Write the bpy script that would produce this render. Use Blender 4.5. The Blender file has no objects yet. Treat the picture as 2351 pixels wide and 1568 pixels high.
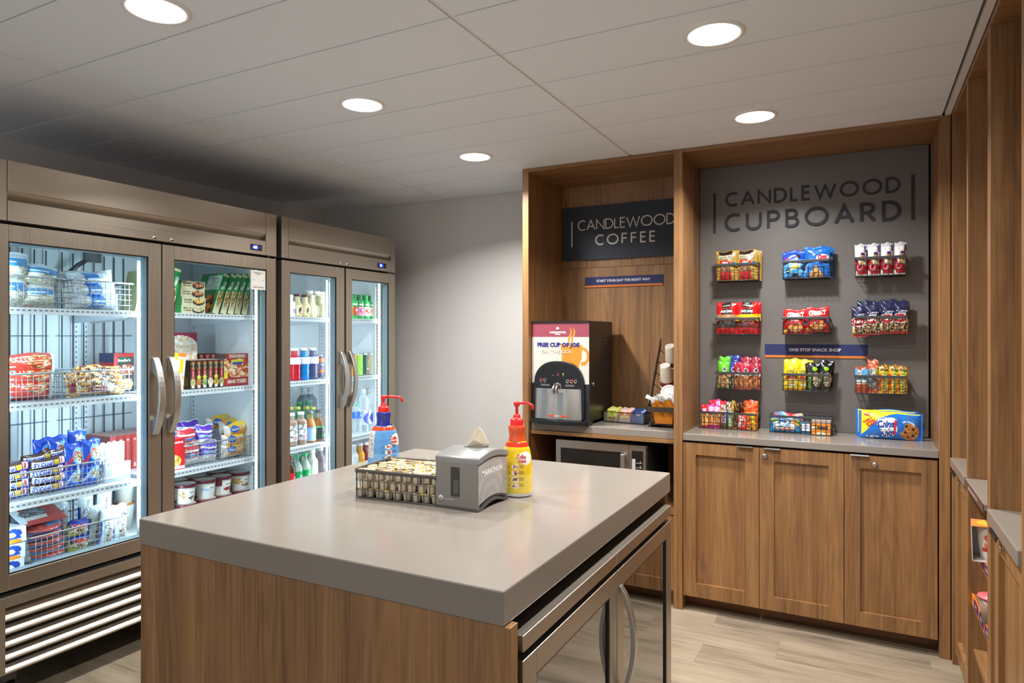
import bpy, math, random
from mathutils import Matrix, Vector
SC = bpy.context.scene
COL = SC.collection
R = math.radians

# ------------------------------------------------------------------ camera
F_PX, YAW, EYE = 1540.0, math.atan(804.5 / 1540.0), 1.45
cam_data = bpy.data.cameras.new('camera')
cam_data.sensor_width = 36.0
cam_data.lens = 36.0 * F_PX / 2351.0
cam_data.shift_y = -14.0 / 2351.0
cam_data.clip_start = 0.02
cam = bpy.data.objects.new('camera', cam_data)
cam.location = (0, 0, EYE)
cam.rotation_euler = (R(90), 0, YAW)
COL.objects.link(cam)
SC.camera = cam

# ------------------------------------------------------------------ world, exposure, render budget
w = bpy.data.worlds.new('world'); SC.world = w; w.use_nodes = True
w.node_tree.nodes['Background'].inputs[0].default_value = (0.97, 0.98, 1.0, 1)
w.node_tree.nodes['Background'].inputs[1].default_value = 0.72
SC.view_settings.view_transform = 'Standard'
SC.view_settings.look = 'None'
SC.view_settings.gamma = 1.0
SC.view_settings.use_curve_mapping = False
SC.view_settings.exposure = EXPOSURE = 0.46
cy = SC.cycles
cy.max_bounces = 10; cy.diffuse_bounces = 5; cy.glossy_bounces = 4; cy.transmission_bounces = 6
cy.transparent_max_bounces = 26
cy.caustics_reflective = False; cy.caustics_refractive = False
cy.sample_clamp_indirect = 4.0
cy.use_denoising = True

# ------------------------------------------------------------------ lamps: ceiling downlights and cooler light strips
CEIL = 2.437
DOWNLIGHTS = [(-0.43, 2.248), (-0.43, 3.182), (-1.893, 2.243), (-1.893, 3.183), (-1.893, 1.30),
              (-0.43, 1.30)]
DOWN_COL = (1.0, 0.99, 0.97)
STRIPS = [  # x, y, toward y (+1/-1), watts, colour : vertical led strips behind the door frames
    (-2.975, 1.375, 1, 4.6, (0.66, 0.88, 1.0)), (-2.975, 1.965, -1, 4.6, (0.66, 0.88, 1.0)),
    (-2.975, 2.035, 1, 5.4, (0.70, 0.90, 1.0)), (-2.975, 2.655, -1, 5.2, (0.70, 0.90, 1.0)),
    (-2.975, 2.790, 1, 2.9, (0.84, 0.94, 1.0)), (-2.975, 3.215, -1, 2.8, (0.84, 0.94, 1.0)),
    (-2.975, 3.285, 1, 2.9, (0.84, 0.94, 1.0)), (-2.975, 3.700, -1, 2.8, (0.84, 0.94, 1.0))]
def area(name, loc, aim, shape, sx, sy, watts, col, spread=180):
    l = bpy.data.lights.new(name, 'AREA'); l.shape = shape; l.size = sx
    if shape == 'RECTANGLE': l.size_y = sy
    l.energy = watts; l.color = col; l.spread = R(spread)
    o = bpy.data.objects.new(name, l); o.location = loc
    o.rotation_euler = Vector(aim).to_track_quat('-Z', 'Y').to_euler()
    COL.objects.link(o); return o
for x, y in DOWNLIGHTS:
    area('downlight_beam', (x, y, CEIL - 0.012), (0, 0, -1), 'DISK', 0.14, 0, 22.0 if y > 3 else 12.0 if y > 2 else 10.0, DOWN_COL, 143)
for x, y, s, wt, c in STRIPS:
    o = area('led_beam', (x, y, 1.18), (-1.0, 0.55 * s, 0), 'RECTANGLE', 0.012, 1.2, wt, c, 170)

# ------------------------------------------------------------------ colours and materials
_cc = {}
def hx(c):
    if not isinstance(c, str): return c
    if c not in _cc:
        v = []
        for i in (1, 3, 5):
            s = int(c[i:i + 2], 16) / 255
            v.append(s / 12.92 if s <= 0.04045 else ((s + 0.055) / 1.055) ** 2.4)
        _cc[c] = tuple(v)
    return _cc[c]
MATS = {}
def newmat(name):
    m = bpy.data.materials.new(name); m.use_nodes = True
    nt = m.node_tree; return m, nt, nt.nodes['Principled BSDF'], nt.nodes['Material Output']
def N(nt, typ, **kw):
    n = nt.nodes.new(typ)
    for k, v in kw.items():
        if k.startswith('i_'): n.inputs[int(k[2:]) if k[2:].isdigit() else k[2:].replace('_', ' ')].default_value = v
        else: setattr(n, k, v)
    return n
def printmat(name, rough, metal=0.0, coat=0.0, bump=0.0):
    m, nt, b, out = newmat(name)
    a = N(nt, 'ShaderNodeAttribute', attribute_name='Col')
    nt.links.new(a.outputs[0], b.inputs['Base Color'])
    b.inputs['Roughness'].default_value = rough; b.inputs['Metallic'].default_value = metal
    b.inputs['Coat Weight'].default_value = coat; b.inputs['Coat Roughness'].default_value = 0.08
    if bump:
        tc = N(nt, 'ShaderNodeTexCoord'); nz = N(nt, 'ShaderNodeTexNoise', i_Scale=38.0, i_Detail=2.0)
        bp = N(nt, 'ShaderNodeBump', i_Strength=bump, i_Distance=0.004)
        nt.links.new(tc.outputs['Object'], nz.inputs['Vector']); nt.links.new(nz.outputs[0], bp.inputs['Height'])
        nt.links.new(bp.outputs[0], b.inputs['Normal'])
    MATS[name] = m
printmat('film', 0.22, coat=0.5, bump=0.55)
printmat('card', 0.42, coat=0.15)
printmat('plastic', 0.3)
printmat('matte', 0.65)
printmat('foil', 0.28, metal=0.85, bump=0.7)
printmat('chrome', 0.22, metal=1.0)
printmat('wire', 0.38, metal=0.6)
def clearmat(name, fac, rough=0.04):
    m, nt, b, out = newmat(name)
    a = N(nt, 'ShaderNodeAttribute', attribute_name='Col')
    t = N(nt, 'ShaderNodeBsdfTransparent'); mx = N(nt, 'ShaderNodeMixShader'); 
    lw = N(nt, 'ShaderNodeLayerWeight', i_Blend=0.35)
    mr = N(nt, 'ShaderNodeMapRange'); mr.inputs['To Min'].default_value = fac; mr.inputs['To Max'].default_value = min(1, fac + 0.5)
    nt.links.new(lw.outputs['Facing'], mr.inputs['Value'])
    nt.links.new(a.outputs[0], b.inputs['Base Color']); b.inputs['Roughness'].default_value = rough
    nt.links.new(mr.outputs[0], mx.inputs[0]); nt.links.new(t.outputs[0], mx.inputs[1]); nt.links.new(b.outputs[0], mx.inputs[2])
    nt.links.new(mx.outputs[0], out.inputs[0]); MATS[name] = m
clearmat('clear', 0.16); clearmat('bag', 0.22, 0.12); clearmat('liquid', 0.72)
def glass(name, ior, tint, rough=0.0):
    m, nt, b, out = newmat(name)
    nt.nodes.remove(b)
    t = N(nt, 'ShaderNodeBsdfTransparent'); t.inputs[0].default_value = (*tint, 1)
    g = N(nt, 'ShaderNodeBsdfGlossy', i_Roughness=rough); mx = N(nt, 'ShaderNodeMixShader')
    lw = N(nt, 'ShaderNodeLayerWeight'); pw = N(nt, 'ShaderNodeMath', operation='POWER'); pw.inputs[1].default_value = 4.0
    f0 = ((ior - 1) / (ior + 1)) ** 2; f = N(nt, 'ShaderNodeMath', operation='MULTIPLY_ADD'); f.inputs[1].default_value = 1 - f0; f.inputs[2].default_value = f0
    nt.links.new(lw.outputs['Facing'], pw.inputs[0]); nt.links.new(pw.outputs[0], f.inputs[0])
    nt.links.new(f.outputs[0], mx.inputs[0]); nt.links.new(t.outputs[0], mx.inputs[1]); nt.links.new(g.outputs[0], mx.inputs[2])
    nt.links.new(mx.outputs[0], out.inputs[0]); MATS[name] = m
glass('pane', 1.33, (0.93, 0.97, 0.98))
glass('mirror_pane', 4.2, (0.20, 0.18, 0.16))
def glowmat(name, strength):
    m, nt, b, out = newmat(name)
    a = N(nt, 'ShaderNodeAttribute', attribute_name='Col')
    nt.links.new(a.outputs[0], b.inputs['Emission Color']); nt.links.new(a.outputs[0], b.inputs['Base Color'])
    b.inputs['Emission Strength'].default_value = strength; MATS[name] = m
glowmat('glow', 3.0); glowmat('lamp', 9.0)

def wood(name, axis, mid, lo, hi, rough=0.42):
    m, nt, b, out = newmat(name)
    tc = N(nt, 'ShaderNodeTexCoord'); oi = N(nt, 'ShaderNodeObjectInfo')
    off = N(nt, 'ShaderNodeVectorMath', operation='SCALE'); off.inputs[0].default_value = (7.3, 5.1, 3.7)
    add = N(nt, 'ShaderNodeVectorMath', operation='ADD')
    nt.links.new(oi.outputs['Random'], off.inputs['Scale']); nt.links.new(tc.outputs['Object'], add.inputs[0]); nt.links.new(off.outputs[0], add.inputs[1])
    def mp(a, c):
        s = [c, c, c]; s[axis] = a
        n = N(nt, 'ShaderNodeMapping'); n.inputs['Scale'].default_value = s
        nt.links.new(add.outputs[0], n.inputs[0]); return n
    warp = N(nt, 'ShaderNodeTexNoise', i_Scale=1.0, i_Detail=2.0); nt.links.new(mp(0.55, 5.5).outputs[0], warp.inputs['Vector'])
    rings = N(nt, 'ShaderNodeMath', operation='MULTIPLY'); rings.inputs[1].default_value = 17.0
    nt.links.new(warp.outputs[0], rings.inputs[0])
    fr = N(nt, 'ShaderNodeMath', operation='PINGPONG'); fr.inputs[1].default_value = 0.5
    nt.links.new(rings.outputs[0], fr.inputs[0])
    fine = N(nt, 'ShaderNodeTexNoise', i_Scale=1.0, i_Detail=5.0, i_Roughness=0.65); nt.links.new(mp(3.0, 130.0).outputs[0], fine.inputs['Vector'])
    bands = N(nt, 'ShaderNodeTexNoise', i_Scale=1.0, i_Detail=2.0); nt.links.new(mp(0.5, 16.0).outputs[0], bands.inputs['Vector'])
    s1 = N(nt, 'ShaderNodeMath', operation='MULTIPLY_ADD'); s1.inputs[1].default_value = 0.26
    nt.links.new(fr.outputs[0], s1.inputs[0])
    s2 = N(nt, 'ShaderNodeMath', operation='MULTIPLY_ADD'); s2.inputs[1].default_value = 0.95; s2.inputs[2].default_value = -0.30
    nt.links.new(fine.outputs[0], s2.inputs[0]); nt.links.new(s2.outputs[0], s1.inputs[2])
    s3 = N(nt, 'ShaderNodeMath', operation='MULTIPLY_ADD'); s3.inputs[1].default_value = 0.75
    nt.links.new(bands.outputs[0], s3.inputs[0]); nt.links.new(s1.outputs[0], s3.inputs[2])
    cr = N(nt, 'ShaderNodeValToRGB'); e = cr.color_ramp.elements
    e[0].position = 0.22; e[0].color = (*hx(lo), 1); e[1].position = 0.85; e[1].color = (*hx(hi), 1)
    k = e.new(0.52); k.color = (*hx(mid), 1)
    nt.links.new(s3.outputs[0], cr.inputs[0]); nt.links.new(cr.outputs[0], b.inputs['Base Color'])
    b.inputs['Roughness'].default_value = rough
    bp = N(nt, 'ShaderNodeBump', i_Strength=0.12, i_Distance=0.001); nt.links.new(fine.outputs[0], bp.inputs['Height']); nt.links.new(bp.outputs[0], b.inputs['Normal'])
    MATS[name] = m
WM, WL, WH = '#835d39', '#5d3d22', '#9e7448'
wood('wood_z', 2, WM, WL, WH); wood('wood_x', 0, WM, WL, WH); wood('wood_y', 1, WM, WL, WH)

def steel(name, axis, col, rough):
    m, nt, b, out = newmat(name)
    tc = N(nt, 'ShaderNodeTexCoord'); mp = N(nt, 'ShaderNodeMapping'); s = [260, 260, 260]; s[axis] = 3
    mp.inputs['Scale'].default_value = s
    nz = N(nt, 'ShaderNodeTexNoise', i_Scale=1.0, i_Detail=3.0)
    nt.links.new(tc.outputs['Object'], mp.inputs[0]); nt.links.new(mp.outputs[0], nz.inputs['Vector'])
    mr = N(nt, 'ShaderNodeMapRange'); mr.inputs['To Min'].default_value = rough - 0.06; mr.inputs['To Max'].default_value = rough + 0.1
    nt.links.new(nz.outputs[0], mr.inputs['Value']); nt.links.new(mr.outputs[0], b.inputs['Roughness'])
    big = N(nt, 'ShaderNodeTexNoise', i_Scale=2.3, i_Detail=1.0); nt.links.new(tc.outputs['Object'], big.inputs['Vector'])
    mc = N(nt, 'ShaderNodeMix', data_type='RGBA'); mc.inputs[6].default_value = (*[c * 0.85 for c in hx(col)], 1); mc.inputs[7].default_value = (*[min(1, c * 1.12) for c in hx(col)], 1)
    nt.links.new(big.outputs[0], mc.inputs[0]); nt.links.new(mc.outputs[2], b.inputs['Base Color'])
    b.inputs['Metallic'].default_value = 0.92
    bp = N(nt, 'ShaderNodeBump', i_Strength=0.05, i_Distance=0.0006); nt.links.new(nz.outputs[0], bp.inputs['Height']); nt.links.new(bp.outputs[0], b.inputs['Normal'])
    MATS[name] = m
steel('steel_y', 1, '#b5aa9c', 0.33); steel('steel_z', 2, '#b0a597', 0.33); steel('steel_x', 0, '#b0aaa2', 0.3)
steel('steel_dark', 1, '#8d8378', 0.3); steel('alu', 2, '#c4c2be', 0.28)

def speck(name, base, cols, rough, scale, thr, bump=0.0):
    m, nt, b, out = newmat(name)
    tc = N(nt, 'ShaderNodeTexCoord'); nz = N(nt, 'ShaderNodeTexNoise', i_Scale=2.2, i_Detail=4.0)
    nt.links.new(tc.outputs['Object'], nz.inputs['Vector'])
    mix = N(nt, 'ShaderNodeMix', data_type='RGBA'); mix.inputs[6].default_value = (*hx(cols[0]), 1); mix.inputs[7].default_value = (*hx(base), 1)
    nt.links.new(nz.outputs[0], mix.inputs[0])
    vo = N(nt, 'ShaderNodeTexVoronoi', i_Scale=scale); nt.links.new(tc.outputs['Object'], vo.inputs['Vector'])
    lt = N(nt, 'ShaderNodeMath', operation='LESS_THAN'); lt.inputs[1].default_value = thr; nt.links.new(vo.outputs['Distance'], lt.inputs[0])
    sp = N(nt, 'ShaderNodeSeparateColor'); nt.links.new(vo.outputs['Color'], sp.inputs[0])
    gt = N(nt, 'ShaderNodeMath', operation='GREATER_THAN'); gt.inputs[1].default_value = 0.72; nt.links.new(sp.outputs[0], gt.inputs[0])
    ml = N(nt, 'ShaderNodeMath', operation='MULTIPLY'); nt.links.new(lt.outputs[0], ml.inputs[0]); nt.links.new(gt.outputs[0], ml.inputs[1])
    m2 = N(nt, 'ShaderNodeMix', data_type='RGBA'); m2.inputs[7].default_value = (*hx(cols[1]), 1)
    nt.links.new(ml.outputs[0], m2.inputs[0]); nt.links.new(mix.outputs[2], m2.inputs[6]); nt.links.new(m2.outputs[2], b.inputs['Base Color'])
    b.inputs['Roughness'].default_value = rough; MATS[name] = m
speck('quartz', '#8b837a', ['#857d74', '#776f67'], 0.17, 130, 0.12)

def paint(name, col, bump, rough=0.7, scale=160):
    m, nt, b, out = newmat(name)
    tc = N(nt, 'ShaderNodeTexCoord'); nz = N(nt, 'ShaderNodeTexNoise', i_Scale=scale, i_Detail=3.0)
    nt.links.new(tc.outputs['Object'], nz.inputs['Vector'])
    bp = N(nt, 'ShaderNodeBump', i_Strength=bump, i_Distance=0.003); nt.links.new(nz.outputs[0], bp.inputs['Height']); nt.links.new(bp.outputs[0], b.inputs['Normal'])
    b.inputs['Base Color'].default_value = (*hx(col), 1); b.inputs['Roughness'].default_value = rough; MATS[name] = m
paint('wall_paint', '#d0cdc9', 0.35, 0.75, 70); paint('panel_paint', '#68635f', 0.08, 0.38)
paint('ceiling_tile', '#e9eef4', 0.15, 0.85, 260); paint('ceiling_bar', '#e4e1de', 0.0, 0.6); paint('gap_dark', '#6f6b66', 0.0, 0.9)
paint('black', '#171513', 0.0, 0.35); paint('void', '#0c0b0a', 0.0, 0.8); paint('dark_metal', '#4a4745', 0.05, 0.4)
paint('cooler_wall', '#dde4e7', 0.02, 0.35); paint('shelf_coat', '#dbe2e8', 0.0, 0.35)
paint('jamb', '#8fa9b5', 0.0, 0.3); paint('grey_plastic', '#7b7b79', 0.0, 0.32); paint('ivory', '#cfc6b4', 0.02, 0.4)

def floormat():
    m, nt, b, out = newmat('plank_floor')
    tc = N(nt, 'ShaderNodeTexCoord'); mp = N(nt, 'ShaderNodeMapping')
    mp.inputs['Location'].default_value = (0.347 + 0.93 * 4, -3.010 + 0.2035 * 40, 0)
    nt.links.new(tc.outputs['Object'], mp.inputs[0])
    bk = N(nt, 'ShaderNodeTexBrick', offset=0.34, offset_frequency=2, i_Scale=1.0)
    bk.inputs['Mortar Size'].default_value = 0.0016; bk.inputs['Mortar Smooth'].default_value = 0.1
    bk.inputs['Brick Width'].default_value = 0.93; bk.inputs['Row Height'].default_value = 0.2035
    bk.inputs['Color1'].default_value = (0, 0, 0, 1); bk.inputs['Color2'].default_value = (1, 1, 1, 1); bk.inputs['Mortar'].default_value = (0.5, 0.5, 0.5, 1)
    nt.links.new(mp.outputs[0], bk.inputs[0])
    ofs = N(nt, 'ShaderNodeVectorMath', operation='MULTIPLY_ADD'); ofs.inputs[1].default_value = (7, 9, 3)
    nt.links.new(bk.outputs[0], ofs.inputs[0]); nt.links.new(tc.outputs['Object'], ofs.inputs[2])
    m2 = N(nt, 'ShaderNodeMapping'); m2.inputs['Scale'].default_value = (2.4, 30, 1); nt.links.new(ofs.outputs[0], m2.inputs[0])
    n1 = N(nt, 'ShaderNodeTexNoise', i_Scale=1.0, i_Detail=7.0, i_Roughness=0.68, i_Distortion=0.5); nt.links.new(m2.outputs[0], n1.inputs['Vector'])
    m3 = N(nt, 'ShaderNodeMapping'); m3.inputs['Scale'].default_value = (1.6, 6, 1); nt.links.new(ofs.outputs[0], m3.inputs[0])
    n2 = N(nt, 'ShaderNodeTexNoise', i_Scale=1.0, i_Detail=3.0); nt.links.new(m3.outputs[0], n2.inputs['Vector'])
    ad = N(nt, 'ShaderNodeMath', operation='MULTIPLY_ADD'); ad.inputs[1].default_value = 0.55; nt.links.new(n2.outputs[0], ad.inputs[0])
    sc = N(nt, 'ShaderNodeMath', operation='MULTIPLY'); sc.inputs[1].default_value = 0.5; nt.links.new(n1.outputs[0], sc.inputs[0]); nt.links.new(sc.outputs[0], ad.inputs[2])
    cr = N(nt, 'ShaderNodeValToRGB'); e = cr.color_ramp.elements
    e[0].position = 0.34; e[0].color = (*hx('#5c5045'), 1); e[1].position = 0.70; e[1].color = (*hx('#a59681'), 1)
    k = e.new(0.5); k.color = (*hx('#8d7f6b'), 1)
    nt.links.new(ad.outputs[0], cr.inputs[0])
    mx = N(nt, 'ShaderNodeMix', data_type='RGBA'); mx.inputs[7].default_value = (*hx('#857667'), 1)
    nt.links.new(bk.outputs['Fac'], mx.inputs[0]); nt.links.new(cr.outputs[0], mx.inputs[6]); nt.links.new(mx.outputs[2], b.inputs['Base Color'])
    b.inputs['Roughness'].default_value = 0.42; MATS['plank_floor'] = m
floormat()

def ledmat():
    m, nt, b, out = newmat('led_dots')
    tc = N(nt, 'ShaderNodeTexCoord'); sx = N(nt, 'ShaderNodeSeparateXYZ'); nt.links.new(tc.outputs['Object'], sx.inputs[0])
    k = N(nt, 'ShaderNodeMath', operation='MULTIPLY'); k.inputs[1].default_value = 1 / 0.042; nt.links.new(sx.outputs[2], k.inputs[0])
    f = N(nt, 'ShaderNodeMath', operation='PINGPONG'); f.inputs[1].default_value = 0.5; nt.links.new(k.outputs[0], f.inputs[0])
    g = N(nt, 'ShaderNodeMath', operation='GREATER_THAN'); g.inputs[1].default_value = 0.72; nt.links.new(f.outputs[0], g.inputs[0])
    s = N(nt, 'ShaderNodeMath', operation='MULTIPLY_ADD'); s.inputs[1].default_value = 14.0; s.inputs[2].default_value = 0.6; nt.links.new(g.outputs[0], s.inputs[0])
    b.inputs['Emission Color'].default_value = (0.85, 0.94, 1, 1); nt.links.new(s.outputs[0], b.inputs['Emission Strength'])
    MATS['led_dots'] = m
ledmat()

# ------------------------------------------------------------------ text outlines
_txt = {}
def glyphs(s, bold=0.0):
    key = (s, bold)
    if key not in _txt:
        cu = bpy.data.curves.new('t', 'FONT'); cu.body = s; cu.size = 1.0; cu.offset = bold; cu.resolution_u = 2
        ob = bpy.data.objects.new('t', cu); me = bpy.data.meshes.new_from_object(ob)
        vs = [(v.co.x, v.co.y) for v in me.vertices]; fs = [tuple(p.vertices) for p in me.polygons]
        bpy.data.objects.remove(ob); bpy.data.meshes.remove(me); bpy.data.curves.remove(cu)
        x0 = min(v[0] for v in vs); x1 = max(v[0] for v in vs)
        _txt[key] = ([((x - (x0 + x1) / 2) / 0.73, y / 0.73) for x, y in vs], fs, (x1 - x0) / 0.73)
    return _txt[key]
# geometric sans capitals drawn as strokes (cap height 1): (advance, [polylines])
def arc(cx, cyy, r, a0, a1, n=14, ry=None):
    ry = ry or r
    return [(cx + r * math.cos(R(a0 + (a1 - a0) * i / n)), cyy + ry * math.sin(R(a0 + (a1 - a0) * i / n))) for i in range(n + 1)]
GEO = {
    'C': (0.73, [arc(0.46, 0.5, 0.45, 54, 306, 24, 0.5)]),
    'A': (0.78, [[(0.0, 0), (0.39, 1), (0.78, 0)], [(0.15, 0.33), (0.63, 0.33)]]),
    'N': (0.74, [[(0, 0), (0, 1), (0.74, 0), (0.74, 1)]]),
    'D': (0.69, [[(0, 0), (0, 1), (0.22, 1)] + arc(0.22, 0.5, 0.47, 90, -90, 18, 0.5)[1:] + [(0, 0)]]),
    'L': (0.38, [[(0, 1), (0, 0), (0.38, 0)]]),
    'E': (0.44, [[(0.44, 1), (0, 1), (0, 0), (0.44, 0)], [(0, 0.53), (0.41, 0.53)]]),
    'W': (1.22, [[(0, 1), (0.31, 0), (0.61, 0.95), (0.91, 0), (1.22, 1)]]),
    'O': (1.0, [arc(0.5, 0.5, 0.5, 0, 360, 32)]),
    'U': (0.68, [[(0, 1), (0, 0.34)] + arc(0.34, 0.34, 0.34, 180, 360, 14)[1:] + [(0.68, 1)]]),
    'P': (0.52, [[(0, 0), (0, 1), (0.26, 1)] + arc(0.26, 0.74, 0.26, 90, -90, 12)[1:] + [(0.06, 0.48)]]),
    'B': (0.54, [[(0, 0), (0, 1), (0.24, 1)] + arc(0.24, 0.765, 0.235, 90, -90, 10)[1:] + [(0.06, 0.53)], [(0.24, 0.53)] + arc(0.27, 0.265, 0.265, 90, -90, 10)[1:] + [(0.02, 0)]]),
    'R': (0.58, [[(0, 0), (0, 1), (0.26, 1)] + arc(0.26, 0.74, 0.26, 90, -90, 12)[1:] + [(0.06, 0.48)], [(0.24, 0.48), (0.58, 0)]]),
    'F': (0.46, [[(0, 0), (0, 1), (0.46, 1)], [(0, 0.53), (0.42, 0.53)]]),
}
def stroke_poly(pts, wd):
    closed = abs(pts[0][0] - pts[-1][0]) < 1e-6 and abs(pts[0][1] - pts[-1][1]) < 1e-6
    P = pts[:-1] if closed else pts; n = len(P); L, Rr = [], []
    for i in range(n):
        a = P[i - 1] if (i or closed) else P[i]; c = P[(i + 1) % n] if (i < n - 1 or closed) else P[i]; b = P[i]
        d1 = Vector((b[0] - a[0], b[1] - a[1])); d2 = Vector((c[0] - b[0], c[1] - b[1]))
        if d1.length < 1e-9: d1 = d2
        if d2.length < 1e-9: d2 = d1
        d1.normalize(); d2.normalize(); t = d1 + d2
        if t.length < 0.25: t = d1
        t.normalize(); nrm = Vector((-t.y, t.x)); k = min(1 / max(0.35, abs(nrm.dot(Vector((-d1.y, d1.x))))), 2.2)
        L.append((b[0] + nrm.x * wd / 2 * k, b[1] + nrm.y * wd / 2 * k)); Rr.append((b[0] - nrm.x * wd / 2 * k, b[1] - nrm.y * wd / 2 * k))
    return L, Rr, closed

# ------------------------------------------------------------------ printed artwork: layers evaluated per face
def inside(p, u, v):
    c = False; j = len(p) - 1
    for i in range(len(p)):
        if (p[i][1] > v) != (p[j][1] > v) and u < (p[j][0] - p[i][0]) * (v - p[i][1]) / (p[j][1] - p[i][1]) + p[i][0]: c = not c
        j = i
    return c
def hsh(*a):
    h = 2166136261
    for x in a: h = ((h ^ (int(x) & 0xffff)) * 16777619) & 0xffffffff
    h ^= h >> 15; h = (h * 0x2c1b3c6d) & 0xffffffff; h ^= h >> 12
    return h
def blob(u, v, k, cols):
    x, y = u * k, v * k * 1.3; ix, iy = math.floor(x), math.floor(y); best = 9; bh = 0
    for a in (-1, 0, 1):
        for b in (-1, 0, 1):
            h = hsh(ix + a + 64, iy + b + 64, 7); d = (ix + a + (h & 255) / 255 - x) ** 2 + (iy + b + ((h >> 8) & 255) / 255 - y) ** 2
            if d < best: best = d; bh = h
    return cols[(bh >> 16) % len(cols)]
def paintart(art, u, v):
    c = '#ffffff'
    for L in art:
        k = L[0]
        if k == 'b': c = L[1]
        elif k == 'r':
            if L[1] <= u <= L[3] and L[2] <= v <= L[4]: c = L[5]
        elif k == 'e':
            if ((u - L[1]) / L[3]) ** 2 + ((v - L[2]) / L[4]) ** 2 <= 1: c = L[5]
        elif k == 'n':
            if L[1] <= u <= L[3] and L[2] <= v <= L[4]:
                c = blob(u, v, L[6], L[5])
        elif k == 'ne':
            if ((u - L[1]) / L[3]) ** 2 + ((v - L[2]) / L[4]) ** 2 <= 1: c = blob(u, v, L[6], L[5])
        elif k == 'p':
            if inside(L[1], u, v): c = L[2]
    return hx(c)

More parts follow.
